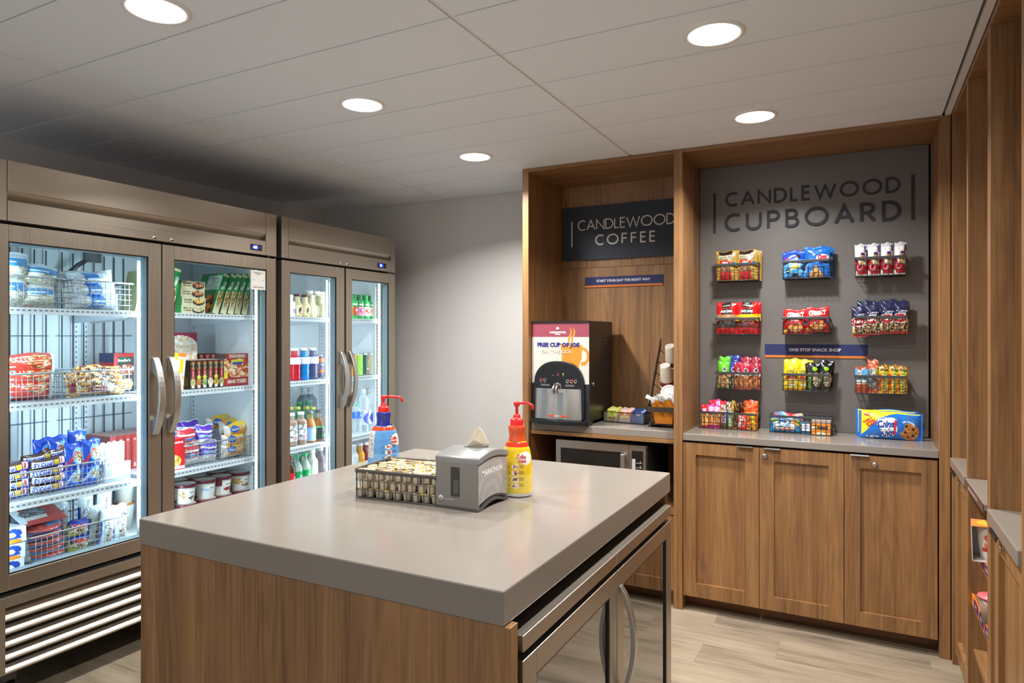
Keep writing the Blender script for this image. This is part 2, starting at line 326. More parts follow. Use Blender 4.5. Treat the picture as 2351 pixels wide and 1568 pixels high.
# ------------------------------------------------------------------ mesh builder
class MB:
    def __init__(s): s.v = []; s.f = []; s.M = Matrix.Identity(4)
    def at(s, x=0, y=0, z=0, rz=0, rx=0, ry=0, sc=1):
        s.M = Matrix.Translation((x, y, z)) @ Matrix.Rotation(rz, 4, 'Z') @ Matrix.Rotation(ry, 4, 'Y') @ Matrix.Rotation(rx, 4, 'X') @ Matrix.Scale(sc, 4); return s
    def av(s, p): s.v.append(tuple(s.M @ Vector(p))); return len(s.v) - 1
    def face(s, idx, col, mat, smooth=False): s.f.append((tuple(idx), hx(col), mat, smooth))
    def poly(s, pts, col='#ffffff', mat='card'): s.face([s.av(p) for p in pts], col, mat)
    def box(s, x0, x1, y0, y1, z0, z1, col='#ffffff', mat='card'):
        a = [s.av(p) for p in ((x0, y0, z0), (x1, y0, z0), (x1, y1, z0), (x0, y1, z0), (x0, y0, z1), (x1, y0, z1), (x1, y1, z1), (x0, y1, z1))]
        for q in ((0, 3, 2, 1), (4, 5, 6, 7), (0, 1, 5, 4), (1, 2, 6, 5), (2, 3, 7, 6), (3, 0, 4, 7)): s.face([a[i] for i in q], col, mat)
        return s
    def prism(s, pts, axis, a0, a1, col='#ffffff', mat='card', smooth=False):
        def P(p, t): return {0: (t, p[0], p[1]), 1: (p[0], t, p[1]), 2: (p[0], p[1], t)}[axis]
        A = [s.av(P(p, a0)) for p in pts]; B = [s.av(P(p, a1)) for p in pts]; n = len(pts)
        s.face(A[::-1], col, mat); s.face(B, col, mat)
        for i in range(n): s.face((A[i], A[(i + 1) % n], B[(i + 1) % n], B[i]), col, mat, smooth)
        return s
    def lathe(s, prof, col='#ffffff', mat='plastic', seg=20, ex=1, ey=1, caps=(1, 1), cols=None, art=None, smooth=True):
        rings = []
        for r, z in prof: rings.append([s.av((r * ex * math.sin(2 * math.pi * i / seg), -r * ey * math.cos(2 * math.pi * i / seg), z)) for i in range(seg)])
        z0, z1 = prof[0][1], prof[-1][1]
        for k in range(len(prof) - 1):
            for i in range(seg):
                j = (i + 1) % seg; cc = cols[k] if cols else col
                if art:
                    ang = (i + 0.5) / seg; ang = ang if ang <= 0.5 else ang - 1
                    cc = paintart(art, 0.5 + ang * 2, ((prof[k][1] + prof[k + 1][1]) / 2 - z0) / (z1 - z0))
                s.face((rings[k][i], rings[k][j], rings[k + 1][j], rings[k + 1][i]), cc, mat, smooth)
        if caps[0] and prof[0][0] > 1e-5: s.face(rings[0][::-1], cols[0] if cols else col, mat)
        if caps[1] and prof[-1][0] > 1e-5: s.face(rings[-1], cols[-1] if cols else col, mat)
        return s
    def tube(s, pts, r, seg=5, col='#ffffff', mat='wire', closed=False):
        P = [Vector(p) for p in pts]; n = len(P); rings = []; up0 = None
        for i in range(n):
            t = (P[(i + 1) % n] - P[i - 1]) if closed else (P[min(i + 1, n - 1)] - P[max(i - 1, 0)])
            t.normalize(); up = Vector((0, 0, 1)) if abs(t.z) < 0.9 else Vector((1, 0, 0))
            if up0 is not None: up = up0
            a = t.cross(up); 
            if a.length < 1e-4: a = t.cross(Vector((0.3, 1, 0.2)))
            a.normalize(); b = a.cross(t); up0 = b
            rings.append([s.av(P[i] + (a * math.cos(2 * math.pi * k / seg) + b * math.sin(2 * math.pi * k / seg)) * r) for k in range(seg)])
        for i in range(n if closed else n - 1):
            for k in range(seg): s.face((rings[i][k], rings[(i + 1) % n][k], rings[(i + 1) % n][(k + 1) % seg], rings[i][(k + 1) % seg]), col, mat, True)
        if not closed: s.face(rings[0], col, mat); s.face(rings[-1][::-1], col, mat)
        return s
    def text(s, st, fn, cu, cv, h, col='#ffffff', bold=0.0, wd=None, rot=0, mat='card', shear=0):
        """fn maps flat (a, b) metres to a 3-D point on the printed surface"""
        vs, fs, W = glyphs(st, bold); kx = h if wd is None else wd / W
        c, sn = math.cos(R(rot)), math.sin(R(rot)); ids = []
        for x, y in vs:
            a = x * kx + shear * y * h; b = (y - 0.5) * h
            ids.append(s.av(fn(cu + a * c - b * sn, cv + a * sn + b * c)))
        for f in fs: s.face([ids[i] for i in f], col, mat)
        return s
    def extr(s, st, fn, cu, cv, h, t, col, bold=0.0, wd=None, mat='matte'):
        return s.text(st, fn, cu, cv, h, col, bold, wd, mat=mat)
    def panel(s, w, h, art, fn, nu, nv, mat='card', texts=()):
        """printed grid: fn(a,b,eps) with a in -w/2..w/2, b in 0..h"""
        g = [[s.av(fn(-w / 2 + w * i / nu, h * j / nv, 0)) for i in range(nu + 1)] for j in range(nv + 1)]
        for j in range(nv):
            for i in range(nu): s.face((g[j][i], g[j][i + 1], g[j + 1][i + 1], g[j + 1][i]), paintart(art, (i + .5) / nu, (j + .5) / nv), mat, mat in ('film', 'foil'))
        for T in texts:
            o = T[5] if len(T) > 5 else {}
            s.text(T[0], lambda a, b: fn(a, b, 0.0006), (T[1] - .5) * w, T[2] * h, T[3], T[4], o.get('bold', 0.02), o.get('wd'), o.get('rot', 0), mat=mat, shear=o.get('shear', 0))
        return s
    def build(s, name, parent=None, loc=(0, 0, 0), rz=0, bevel=0, rot=None):
        return place(s.mesh(name), name, parent, loc, rz, bevel, rot)
    def mesh(s, name):
        me = bpy.data.meshes.new(name); me.from_pydata(s.v, [], [f[0] for f in s.f])
        names = []
        for f in s.f:
            if f[2] not in names: names.append(f[2])
        for n in names: me.materials.append(MATS[n])
        ix = {n: i for i, n in enumerate(names)}
        me.polygons.foreach_set('material_index', [ix[f[2]] for f in s.f])
        me.polygons.foreach_set('use_smooth', [f[3] for f in s.f])
        ca = me.color_attributes.new('Col', 'FLOAT_COLOR', 'CORNER'); d = []
        for f in s.f: d.extend((*f[1], 1.0) * len(f[0]))
        ca.data.foreach_set('color', d); me.update(); return me

def place(me, name, parent=None, loc=(0, 0, 0), rz=0, bevel=0, rot=None):
    o = bpy.data.objects.new(name, me); COL.objects.link(o); o.location = loc
    o.rotation_euler = rot if rot else (0, 0, rz)
    if parent: o.parent = parent
    if bevel:
        b = o.modifiers.new('bevel', 'BEVEL'); b.width = bevel; b.segments = 2; b.limit_method = 'ANGLE'; b.angle_limit = R(50)
    return o
def tag(o, label, cat, group=None):
    o['label'] = label; o['category'] = cat
    if group: o['group'] = group
    return o
def thing(name, label, cat, loc=(0, 0, 0), rz=0, group=None):
    o = bpy.data.objects.new(name, None); COL.objects.link(o); o.location = loc; o.rotation_euler = (0, 0, rz)
    o.empty_display_size = 0.05; return tag(o, label, cat, group)
def clone(root, loc, rz, label, group=None, rot=None):
    r = root.copy(); COL.objects.link(r); r.location = loc; r.rotation_euler = rot if rot else (0, 0, rz); r['label'] = label
    if group: r['group'] = group
    for ch in list(root.children):
        c = ch.copy(); COL.objects.link(c); c.parent = r
        for g in list(ch.children):
            d = g.copy(); COL.objects.link(d); d.parent = c
    return r
def struct(name, mb, bevel=0):
    o = mb.build(name, bevel=bevel); o['kind'] = 'structure'; return o
def B(*a, **k): return MB().box(*a, **k)
def WB(x0, x1, y0, y1, z0, z1, mat, name, parent=None, bevel=0.0015):
    return MB().box(x0, x1, y0, y1, z0, z1, mat=mat).build(name, parent, bevel=bevel)

# ================================================================== the room
struct('floor', B(-3.9, 1.3, -1.6, 4.15, -0.05, 0, mat='plank_floor'))
struct('wall_left', B(-3.93, -3.83, -1.6, 4.15, 0, 2.6, mat='wall_paint'))
struct('wall_back', B(-3.93, 1.3, 4.10, 4.2, 0, 2.6, mat='wall_paint'))
struct('wall_right', B(0.82, 0.92, -1.6, 4.15, 0, 2.6, mat='wall_paint'))
c = MB()
c.box(-3.93, 1.0, -1.6, 4.2, 2.452, 2.52, mat='gap_dark')
xs = [-4.212, -2.670, -1.128, 0.325]
ys = [3.324 - 0.3135 * k for k in range(-3, 16)]
for i in range(3):
    a, b_ = max(xs[i], -3.83), xs[i + 1]
    for k in range(len(ys) - 1):
        y1, y0 = ys[k], ys[k + 1]
        if y0 > 4.1: continue
        y1 = min(y1, 4.1)
        c.box(a + (0.009 if i else 0), b_ - 0.009, y0 + 0.0032, y1 - 0.0032, CEIL, 2.455, mat='ceiling_tile')
for x in xs[1:3]: c.box(x - 0.0075, x + 0.0075, -1.6, 4.1, CEIL + 0.004, 2.455, mat='ceiling_bar')
c.box(0.327, 0.350, -1.6, 3.56, CEIL - 0.002, 2.455, mat='ceiling_bar')
c.box(0.350, 0.83, -1.6, 2.04, CEIL, 2.455, mat='ceiling_tile')
struct('ceiling', c)

for i, (x, y) in enumerate(DOWNLIGHTS):
    if i >= 5: lab = 'round white recessed ceiling light outside the picture'
    else: lab = ['large round ceiling light at the upper right, well in front of the snack wall',
                 'small round ceiling light just in front of the snack wall and its sign',
                 'round ceiling light over the island, middle one of the left row',
                 'smallest and farthest round ceiling light, near the plain grey back wall',
                 'round ceiling light cut off by the top edge of the photo'][i]
    if i > 5: continue
    t = thing('ceiling_light', lab, 'ceiling light', (x, y, CEIL), group='recessed ceiling lights')
    MB().lathe([(0.080, -0.001), (0.082, -0.006), (0.092, -0.007), (0.098, -0.003), (0.099, 0.0)], mat='ceiling_bar', seg=40, caps=(0, 0)).build('trim_ring', t)
    MB().lathe([(0.0801, -0.004), (0.05, -0.0025), (0.001, -0.002)], '#fffaf0', 'lamp', seg=40, caps=(0, 0)).build('lens', t)

# ================================================================== joinery of the coffee niche and the snack wall
YF, YP, YB = 3.56, 3.98, 4.08
j = thing('display_joinery', 'tall wooden frame around the coffee niche and the snack wall', 'built-in cabinetry', (-1.77, YF, 0))
def jb(n, *a, **k):
    o = WB(*a, n, j, **k); o.location = (1.77, -YF, 0); return o
jb('side_post', -1.790, -1.750, YF, YB, 0, CEIL - 0.001, 'wood_z')
jb('side_post', -0.889, -0.867, YF - 0.004, YB, 0, CEIL - 0.001, 'wood_z')
jb('side_post', -0.8665, -0.843, YF - 0.004, YB, 0, CEIL - 0.001, 'wood_z')
jb('side_post', 0.306, 0.349, YF, YB, 0, CEIL - 0.001, 'wood_z')
jb('soffit', -1.750, -0.889, YF, YB, 2.415, CEIL - 0.001, 'wood_x')
jb('soffit', -0.843, 0.306, YF, YB, 2.418, CEIL - 0.001, 'wood_x')
jb('back_panel', -1.750, -0.889, YB - 0.012, YB + 0.015, 1.886, 2.415, 'wood_z', bevel=0.001)
jb('back_panel', -1.750, -0.889, YB - 0.010, YB + 0.015, 0.0, 1.8845, 'wood_z', bevel=0.001)
o = jb('back_panel', -0.841, 0.297, YP, YP + 0.02, 0.932, 2.4175, 'panel_paint'); o['label'] = 'taupe painted back panel behind the snack baskets'
jb('back_panel', -0.843, 0.306, YP + 0.03, YB, 0.0, 2.418, 'void', bevel=0)
jb('toe_kick', -0.843, 0.306, YF + 0.12, YF + 0.14, 0, 0.085, 'wood_x')

for nm, lab, x0, x1, yf in (('countertop', 'grey beige stone countertop of the coffee niche under the drinks machine', -1.7495, -0.8895, 3.598),
                        ('countertop', 'pale stone countertop below the snack wall holding baskets and cookie packs', -0.8425, 0.3055, YF)):
    tag(WB(x0, x1, yf, YB - 0.012 if x0 < -1 else YP - 0.001, 0.896 if x0 > -1 else 0.890, 0.932, 'quartz', nm, bevel=0.003), lab, 'countertop')

def shaker(mb, x0, x1, z0, z1, y, mx0, mx1, mz0, mz1, mat='wood_z', d=0.02, rec=0.015):
    """door slab facing -Y with a recessed field"""
    mb.box(x0, mx0, y, y + d, z0, z1, mat=mat); mb.box(mx1, x1, y, y + d, z0, z1, mat=mat)
    mb.box(mx0, mx1, y, y + d, z0, mz0, mat=mat); mb.box(mx0, mx1, y, y + d, mz1, z1, mat=mat)
    mb.box(mx0, mx1, y + rec, y + d, mz0, mz1, mat=mat)
def tab_pull(par, x0, x1, y, z, loc=None):
    m = MB().box(x0, x1, y - 0.018, y + 0.018, z, z + 0.003, '#f0f0ee', 'chrome').box(x0, x1, y - 0.020, y - 0.0175, z - 0.003, z + 0.003, '#f0f0ee', 'chrome')
    return m
def keylock(x, y, z, r=0.0125):
    m = MB().at(x, y, z, rx=R(90)); m.lathe([(r, -0.002), (r, 0.003), (r * .8, 0.005), (0.0005, 0.005)], mat='alu', seg=18)
    m.at(); m.box(x - 0.0012, x + 0.0012, y - 0.0062, y - 0.005, z - 0.006, z + 0.006, '#222222', 'matte'); return m
DY = YF + 0.004
cbs = [(-0.840, -0.462, (-0.775, -0.528), (0.150, 0.824), (-0.567, -0.489), None, 'left wooden cupboard under the snack counter, with no visible lock'),
       (-0.459, -0.079, (-0.390, -0.145), (0.146, 0.822), (-0.435, -0.360), (-0.434, 0.846), 'middle wooden cupboard under the snack counter, lock in its upper left corner'),
       (-0.076, 0.300, (-0.009, 0.237), (0.146, 0.824), (-0.051, 0.027), (0.052, 0.845), 'right wooden cupboard under the snack counter, lock centred near its top')]
for x0, x1, mx, mz, pl, lk, lab in cbs:
    t = thing('base_cupboard', lab, 'cupboard', (x0, DY, 0), group='cupboards under the snack counter')
    MB().box(0, x1 - x0, 0.021, 0.41, 0.09, 0.884, mat='wood_z').build('cabinet_body', t)
    m = MB(); shaker(m, 0, x1 - x0, 0.078, 0.886, 0, mx[0] - x0, mx[1] - x0, mz[0], mz[1]); d = m.build('door', t)
    tab_pull(None, pl[0] - x0, pl[1] - x0, 0, 0.887).build('pull', d)
    if lk: keylock(lk[0] - x0, -0.003, lk[1]).build('lock', d)

# coffee niche lower part: shelf board, drawers
t = thing('microwave_cabinet', 'open wooden microwave cubby with a drawer front under the coffee counter', 'cabinet', (-1.749, YF, 0))
MB().box(0, 0.859, 0.03, 0.5, 0.868, 0.889, mat='wood_x').build('top_rail', t)
MB().box(0, 0.859, 0.01, 0.5, 0.492, 0.512, mat='wood_x').build('shelf', t)
MB().box(0, 0.859, 0.03, 0.5, 0.085, 0.491, mat='wood_x').build('cabinet_body', t)
m = MB(); shaker(m, 0.002, 0.857, 0.09, 0.484, 0.008, 0.07, 0.79, 0.15, 0.42); m.build('drawer_front', t)
MB().box(0, 0.859, 0.08, 0.1, 0, 0.085, mat='wood_x').build('toe_kick', t)

# microwave
t = thing('microwave_oven', 'stainless steel microwave oven in the dark cubby below the coffee machine', 'microwave', (-1.59, 3.60, 0.512))
W_, H_ = 0.550, 0.330
MB().box(0.006, W_, 0.022, 0.42, 0.012, H_, mat='void').box(0.0, 0.548, 0.42, 0.44, 0.02, H_ - 0.02, mat='void').build('case', t, bevel=0.004)
m = MB(); m.box(0, 0.440, 0, 0.02, 0.012, 0.055, mat='steel_x'); m.box(0, 0.440, 0, 0.02, H_ - 0.045, H_, mat='steel_x')
m.box(0, 0.030, 0, 0.02, 0.055, H_ - 0.045, mat='steel_x'); m.box(0.396, 0.440, 0, 0.02, 0.055, H_ - 0.045, mat='steel_x')
d = m.build('door', t); d2 = MB().box(0.030, 0.396, 0.004, 0.012, 0.055, H_ - 0.045, mat='black').build('window', d)
MB().box(0.402, 0.424, -0.035, -0.018, 0.05, H_ - 0.05, mat='alu').box(0.404, 0.422, -0.018, 0.002, H_ - 0.075, H_ - 0.055, mat='alu').box(0.404, 0.422, -0.018, 0.002, 0.055, 0.075, mat='alu').build('handle', d, bevel=0.003)
cp = MB().box(0.442, 0.538, 0, 0.02, 0.012, H_, mat='steel_x').build('control_panel', t)
m = MB().box(0.458, 0.522, -0.0015, 0.002, 0.06, H_ - 0.03, mat='black')
m.box(0.460, 0.479, -0.003, 0, 0.15, 0.255, '#b9b7b0', 'matte')
for i, z in enumerate((0.233, 0.207, 0.182)):
    m.box(0.482, 0.520, -0.0022, 0, z, z + 0.0015, '#d8d8d8', 'matte'); m.text('%d' % (i + 1), lambda a, b: (a, -0.0023, b), 0.507, z + 0.008, 0.009, '#e0e0e0', 0.03)
    m.box(0.514, 0.520, -0.0026, 0, z, z + 0.003, '#2fae7a', 'matte')
m.build('keypad', cp)
MB().box(0.540, W_, -0.0, 0.022, 0.012, H_, mat='black').build('side_trim', t, bevel=0.003)

# ================================================================== right hand bays
t = thing('shelving_wall', 'row of tall wooden bays along the right edge of the photo', 'built-in shelving', (0.352, 2.04, 0))
def rb(n, *a, **k):
    o = WB(*a, n, t, **k); o.location = (-0.352, -2.04, 0); return o
for y0, y1 in ((3.520, 3.5585), (3.035, 3.070), (2.535, 2.590), (2.020, 2.075)):
    rb('divider', 0.352, 0.80, y0, y1, 0, 2.432, 'wood_z')
for y0, y1 in ((3.070, 3.520), (2.590, 3.035), (2.075, 2.535)):
    rb('soffit', 0.352, 0.80, y0, y1, 2.412, 2.434, 'wood_x')
    rb('back_panel', 0.79, 0.80, y0, y1, 0, 2.41, 'wood_z', bevel=0)
rb('shelf', 0.370, 0.79, 2.590, 3.035, 0.665, 0.685, 'wood_y'); rb('shelf', 0.370, 0.79, 2.590, 3.035, 0.460, 0.480, 'wood_y'); rb('shelf', 0.370, 0.79, 2.590, 3.035, 0.255, 0.275, 'wood_y'); rb('shelf', 0.392, 0.79, 2.590, 3.035, 0.09, 0.11, 'wood_y')
def yz(x): return lambda a, b: (x, -a, b)
for zt, tx in ((0.685, '$3.50'), (0.480, '$2.75')):
    m = MB().box(0.364, 0.370, 2.592, 3.033, zt - 0.038, zt + 0.002, '#e8731f', 'card')
    for y in (2.68, 2.80, 2.92):
        m.box(0.3625, 0.365, y - 0.045, y + 0.045, zt - 0.030, zt + 0.002, '#2a2566', 'card')
        m.text(tx, lambda a, b: (0.3623, 2.0 - a, b), 2.0 - y, zt - 0.010, 0.011, '#e8e6f0', 0.02)
    o = m.build('price_rail', t); o.location = (-0.352, -2.04, 0)
for lab, y0, y1, th in (('far pale stone counter in the right hand bays, nearest the back corner', 3.0705, 3.5195, 0.040),
                    ('middle stone counter of the right hand bays with a brown label strip on its edge', 2.5905, 3.0345, 0.022),
                    ('nearest pale stone counter at the lower right edge of the photo', 2.0755, 2.5345, 0.042)):
    o = tag(WB(0.343, 0.789, y0, y1, 0.912 - th, 0.912, 'quartz', 'countertop', bevel=0.003), lab, 'countertop', 'counters in the right hand bays')
    if th < 0.03:
        m = MB().box(0.3405, 0.3432, y0, y1, 0.884, 0.911, '#5a4038', 'card')
        m.text('FRESH MEALS AND SNACKS TO GO', lambda a, b: (0.3402, 2.0 - a, b), 2.0 - 2.82, 0.8975, 0.010, '#d8cfc8', 0.02)
        m.build('label_strip', o)
def ydoor(y0, y1, z0, z1, my0, my1, mz0, mz1, x):
    m = MB(); m.M = Matrix(((0, 1, 0, x), (-1, 0, 0, 0), (0, 0, 1, 0), (0, 0, 0, 1)))
    shaker(m, -y1, -y0, z0, z1, 0, -my1, -my0, mz0, mz1); return m
for lab, y0, y1 in (('far wooden cupboard low in the right hand bays, beside the back corner', 3.0715, 3.5185), ('nearest wooden cupboard in the lower right corner, small lock on its front', 2.0765, 2.5335)):
    t2 = thing('base_cupboard', lab, 'cupboard', (0.362, y0, 0), group='cupboards in the right hand bays')
    k = Matrix.Translation((-0.362, -y0, 0))
    o = MB().box(0.383, 0.788, y0, y1, 0.07, 0.868, mat='wood_z').build('cabinet_body', t2); o.location = (-0.362, -y0, 0)
    o = ydoor(y0, y1, 0.06, 0.866, y0 + 0.065, y1 - 0.07, 0.129, 0.800, 0.362).build('door', t2); o.location = (-0.362, -y0, 0)
    p = MB().box(0.340, 0.378, y1 - 0.19, y1 - 0.07, 0.867, 0.8695, mat='black').box(0.338, 0.341, y1 - 0.19, y1 - 0.07, 0.857, 0.8695, mat='black').build('pull', o)
    m = MB().at(0.361, y1 - 0.115, 0.822, ry=R(-90)); m.lathe([(0.0095, -0.002), (0.0095, 0.003), (0.0005, 0.004)], mat='alu', seg=14); m.build('lock', o)

# ================================================================== island
t = thing('island_cabinet', 'wooden island body in the foreground, open on its right side for a cooler', 'cabinet', (-1.25, 1.9, 0))
def ib(n, *a, **k):
    o = WB(*a, n, t, **k); o.location = (1.25, -1.9, 0); return o
ib('end_panel', -1.857, -0.645, 1.2265, 1.262, 0, 0.844, 'wood_z'); ib('end_panel', -1.853, -0.665, 2.535, 2.565, 0, 0.844, 'wood_z')
ib('back_panel', -1.857, -1.837, 1.262, 2.535, 0, 0.844, 'wood_z'); ib('base_panel', -1.833, -0.72, 1.272, 2.535, 0.0, 0.02, 'black', bevel=0)
ib('rail', -1.833, -1.25, 1.272, 2.535, 0.822, 0.844, 'wood_y')
tag(WB(-1.860, -0.658, 1.2225, 2.580, 0.845, 0.920, 'quartz', 'countertop', bevel=0.004), 'thick pale stone countertop of the island in the foreground', 'countertop')

t = thing('undercounter_cooler', 'stainless two door undercounter cooler built into the right side of the island', 'refrigerator', (-0.64, 1.9, 0.03))
def ub(n, m, par=None, bevel=0.002):
    o = m.build(n, par or t, bevel=bevel)
    if par is None: o.location = (0.64, -1.9, -0.03)
    return o
ub('cabinet_body', MB().box(-1.22, -0.70, 1.29, 2.52, 0.035, 0.790, mat='black'))
ub('header_bar', MB().box(-0.72, -0.640, 1.278, 1.888, 0.773, 0.809, mat='steel_y'))
ub('header_bar', MB().box(-0.72, -0.640, 1.892, 2.525, 0.773, 0.809, mat='steel_y'))
for cy_ in (1.36, 2.44): ub('caster', MB().at(-0.76, cy_, 0).lathe([(0.02, 0.0), (0.02, 0.036)], mat='black', seg=12))
for y0, y1, g0, g1, hd in ((1.278, 1.889, 1.345, 1.834, None), (1.895, 2.524, 1.955, 2.462, 1.925)):
    m = MB()
    for a in ((y0, g0, 0.06, 0.755), (g1, y1, 0.06, 0.755), (g0, g1, 0.06, 0.15), (g0, g1, 0.700, 0.755)): m.box(-0.685, -0.640, *a, mat='steel_y')
    d = ub('door', m)
    MB().box(-0.652, -0.648, g0, g1, 0.15, 0.700, mat='mirror_pane').build('glass_pane', d)
    m = MB()
    for a in ((g0, g0 + 0.006, 0.15, 0.70), (g1 - 0.006, g1, 0.15, 0.70), (g0, g1, 0.15, 0.155), (g0, g1, 0.695, 0.70)): m.box(-0.649, -0.6425, *a, mat='black')
    m.build('gasket', d)
    if hd:
        pts = []
        n = 14
        for i in range(n + 1):
            a = i / n; z = 0.705 - 0.33 * a; x = -0.640 + 0.045 * math.sin(math.pi * a) ** 0.7 + 0.004
            pts.append((x, z))
        inner = [(p[0] - 0.012 - 0.002, p[1]) for p in pts]
        poly = [(x, z) for x, z in pts] + [(max(-0.640, x), z) for x, z in reversed(inner)]
        MB().prism([(p[0], p[1]) for p in poly], 1, hd - 0.011, hd + 0.011, mat='alu').build('handle', d, bevel=0.002)

# ================================================================== reach-in freezer and cooler
XF = -2.88
def reach_in(name, label, y0, y1, doors, mid, disp, shelves, fdark):
    t = thing(name, label, 'refrigerator', (XF, y0, 0.0))
    def p(nm, m, par=None, bevel=0):
        o = m.build(nm, par or t, bevel=bevel)
        if par is None: o.location = (-XF, -y0, 0)
        return o
    m = MB()
    m.box(-3.70, -2.935, y0, y0 + 0.012, 0.16, 2.10, mat='steel_z'); m.box(-3.70, -2.935, y1 - 0.012, y1, 0.16, 2.10, mat='steel_z')
    m.box(-3.70, -3.68, y0, y1, 0.16, 2.10, mat='steel_z'); m.box(-3.68, -2.935, y0 + .012, y1 - .012, 2.08, 2.10, mat='steel_y'); m.box(-3.68, -2.935, y0 + .012, y1 - .012, 0.16, 0.18, mat='void')
    p('cabinet_body', m)
    a, b = y0 + 0.012, y1 - 0.012; ia, ib_ = y0 + 0.045, y1 - 0.045
    m = MB()
    m.box(-3.54, -3.52, ia, ib_, 0.49, 1.87, mat='cooler_wall'); m.box(-3.52, -2.945, a, ia, 0.49, 1.87, mat='cooler_wall'); m.box(-3.52, -2.945, ib_, b, 0.49, 1.87, mat='cooler_wall')
    m.box(-3.54, -2.945, a, b, 1.87, 1.885, mat='cooler_wall'); m.box(-3.54, -2.945, a, b, 0.47, 0.49, mat='cooler_wall')
    p('liner', m)
    m = MB().box(-2.945, -2.935, y0 + .012, y1 - .012, 1.87, 1.90, mat='void').box(-2.95, -2.937, mid - 0.022, mid + 0.022, 0.48, 1.87, mat='jamb')
    m.box(-2.945, -2.935, y0 + .012, y0 + 0.035, 0.45, 1.87, mat='jamb').box(-2.945, -2.935, y1 - .030, y1 - .012, 0.45, 1.87, mat='jamb')
    m.box(-2.97, -2.95, mid - 0.014, mid + 0.014, 0.49, 1.87, mat='alu').box(-2.945, -2.935, y0 + .012, y1 - .012, 0.42, 0.478, mat='void')
    p('door_frame', m)
    # header with recessed grip slot
    m = MB(); e0, e1 = y0 + 0.067, y1 - 0.075
    if y0 > 2.7: e0, e1 = 2.782, 3.713
    m.box(-2.95, XF, y0, e0 - .002, 1.886, 2.117, mat='steel_y'); m.box(-2.95, XF, e1 + .002, y1, 1.886, 2.117, mat='steel_y')
    m.box(-2.95, XF, e0, e1, 2.002, 2.117, mat='steel_y'); m.box(-2.95, XF, e0, e1, 1.886, 1.964, mat='steel_y')
    m.prism([(XF - .045, 2.002), (XF - .045, 1.964), (XF - .03, 1.964), (XF - .002, 2.002)], 1, e0, e1, mat='steel_y')
    m.box(-2.95, XF - .045, e0, e1, 1.964, 2.002, mat='void')
    h = p('header_panel', m, bevel=0.0012)
    m = MB(); m.M = Matrix(((0, 1, 0, XF), (1, 0, 0, 0), (0, 0, 1, 0), (0, 0, 0, 1)))
    dy0, dy1 = disp[0]
    MBd = MB().box(XF - .001, XF + .003, dy0, dy1, 1.906, 1.937, mat='black')
    MBd.box(XF + .002, XF + .0035, dy0 + .010, dy0 + (dy1 - dy0) * .66, 1.911, 1.933, '#0a1c8c', 'glow')
    MBd.text(disp[1], lambda a, b: (XF + .0038, a, b), dy0 + (dy1 - dy0) * .36, 1.922, 0.016, '#cfe2ff', 0.02, mat='glow')
    MBd.box(XF + .003, XF + .0036, dy1 - .022, dy1 - .006, 1.921, 1.923, '#8a8d92', 'matte')
    d = MBd.build('temperature_display', t); d.location = (-XF, -y0, 0)
    for ly in disp[2]:
        m = MB().at(XF - .001, ly, 1.897, ry=R(90)); m.lathe([(0.012, -.001), (0.012, 0.004), (0.009, 0.006), (0.0005, 0.006)], mat='alu', seg=18)
        m.at(); m.box(XF + .005, XF + .0065, ly - .005, ly + .005, 1.8955, 1.8985, '#333333', 'matte'); m.box(XF + .005, XF + .0065, ly - .0015, ly + .0015, 1.892, 1.902, '#333333', 'matte'); p('lock', m)
    # doors
    for (d0, d1, g0, g1, hy) in doors:
        m = MB(); X0, X1 = -2.932, XF
        for q in ((d0, g0, 0.478, 1.873), (g1, d1, 0.478, 1.873), (g0, g1, 0.478, 0.538), (g0, g1, 1.808, 1.873)): m.box(X0, X1, *q, mat='steel_z')
        d = p('door', m, bevel=0.002)
        MB().box(X0 + .018, X0 + .022, g0, g1, 0.538, 1.808, mat='pane').build('glass_pane', d)
        m = MB(); k = 0.0045
        for q in ((g0, g0 + k, 0.538, 1.808), (g1 - k, g1, 0.538, 1.808), (g0, g1, 0.538, 0.538 + k), (g0, g1, 1.808 - k, 1.808)): m.box(X1 - .010, X1 - .004, *q, mat='black').box(X0, X1 - .010, *q, mat='jamb')
        m.build('gasket', d)
        n, P_ = 16, []
        for i in range(n + 1):
            a_ = i / n; zz = 1.350 - 0.355 * a_; P_.append((XF + 0.048 * math.sin(math.pi * a_) ** 0.8, zz))
        poly = [(x + 0.014, z) for x, z in P_] + [(max(XF, x - (0.002 if 3 < i < 13 else 0.03)), z) for i, (x, z) in reversed(list(enumerate(P_)))]
        MB().prism(poly, 1, hy - 0.015, hy + 0.015, mat='alu').build('handle', d, bevel=0.003)
    # louvred grille
    m = MB().box(-2.93, XF, y0, y0 + .06, 0.162, 0.455, mat='steel_z').box(-2.93, XF, y1 - .06, y1, 0.162, 0.455, mat='steel_z').box(-2.93, XF, y0 + .06, y1 - .06, 0.415, 0.455, mat='steel_y')
    m.box(-2.99, -2.94, y0 + .012, y1 - .012, 0.18, 0.42, mat='void')
    for k in range(5):
        z = 0.362 - 0.050 * k
        m.prism([(XF - .050, z + .049), (XF - .004, z + .009), (XF, z + .007), (XF, z), (XF - .006, z), (XF - .050, z + .042)], 1, y0 + .06, y1 - .06, mat='steel_y')
    p('grille', m, bevel=0.0008)
    for cx_, cy_ in ((-3.0, y0 + .12), (-3.0, y1 - .12), (-3.6, y0 + .12), (-3.6, y1 - .12)):
        p('caster', MB().at(cx_, cy_ - .015, 0.05, rx=R(-90)).lathe([(0.02, 0), (0.05, 0.002), (0.05, 0.028), (0.02, 0.03)], mat='black', seg=18).at(cx_, cy_, 0).box(-.03, .03, -.022, .022, 0.095, 0.16, mat='dark_metal'))
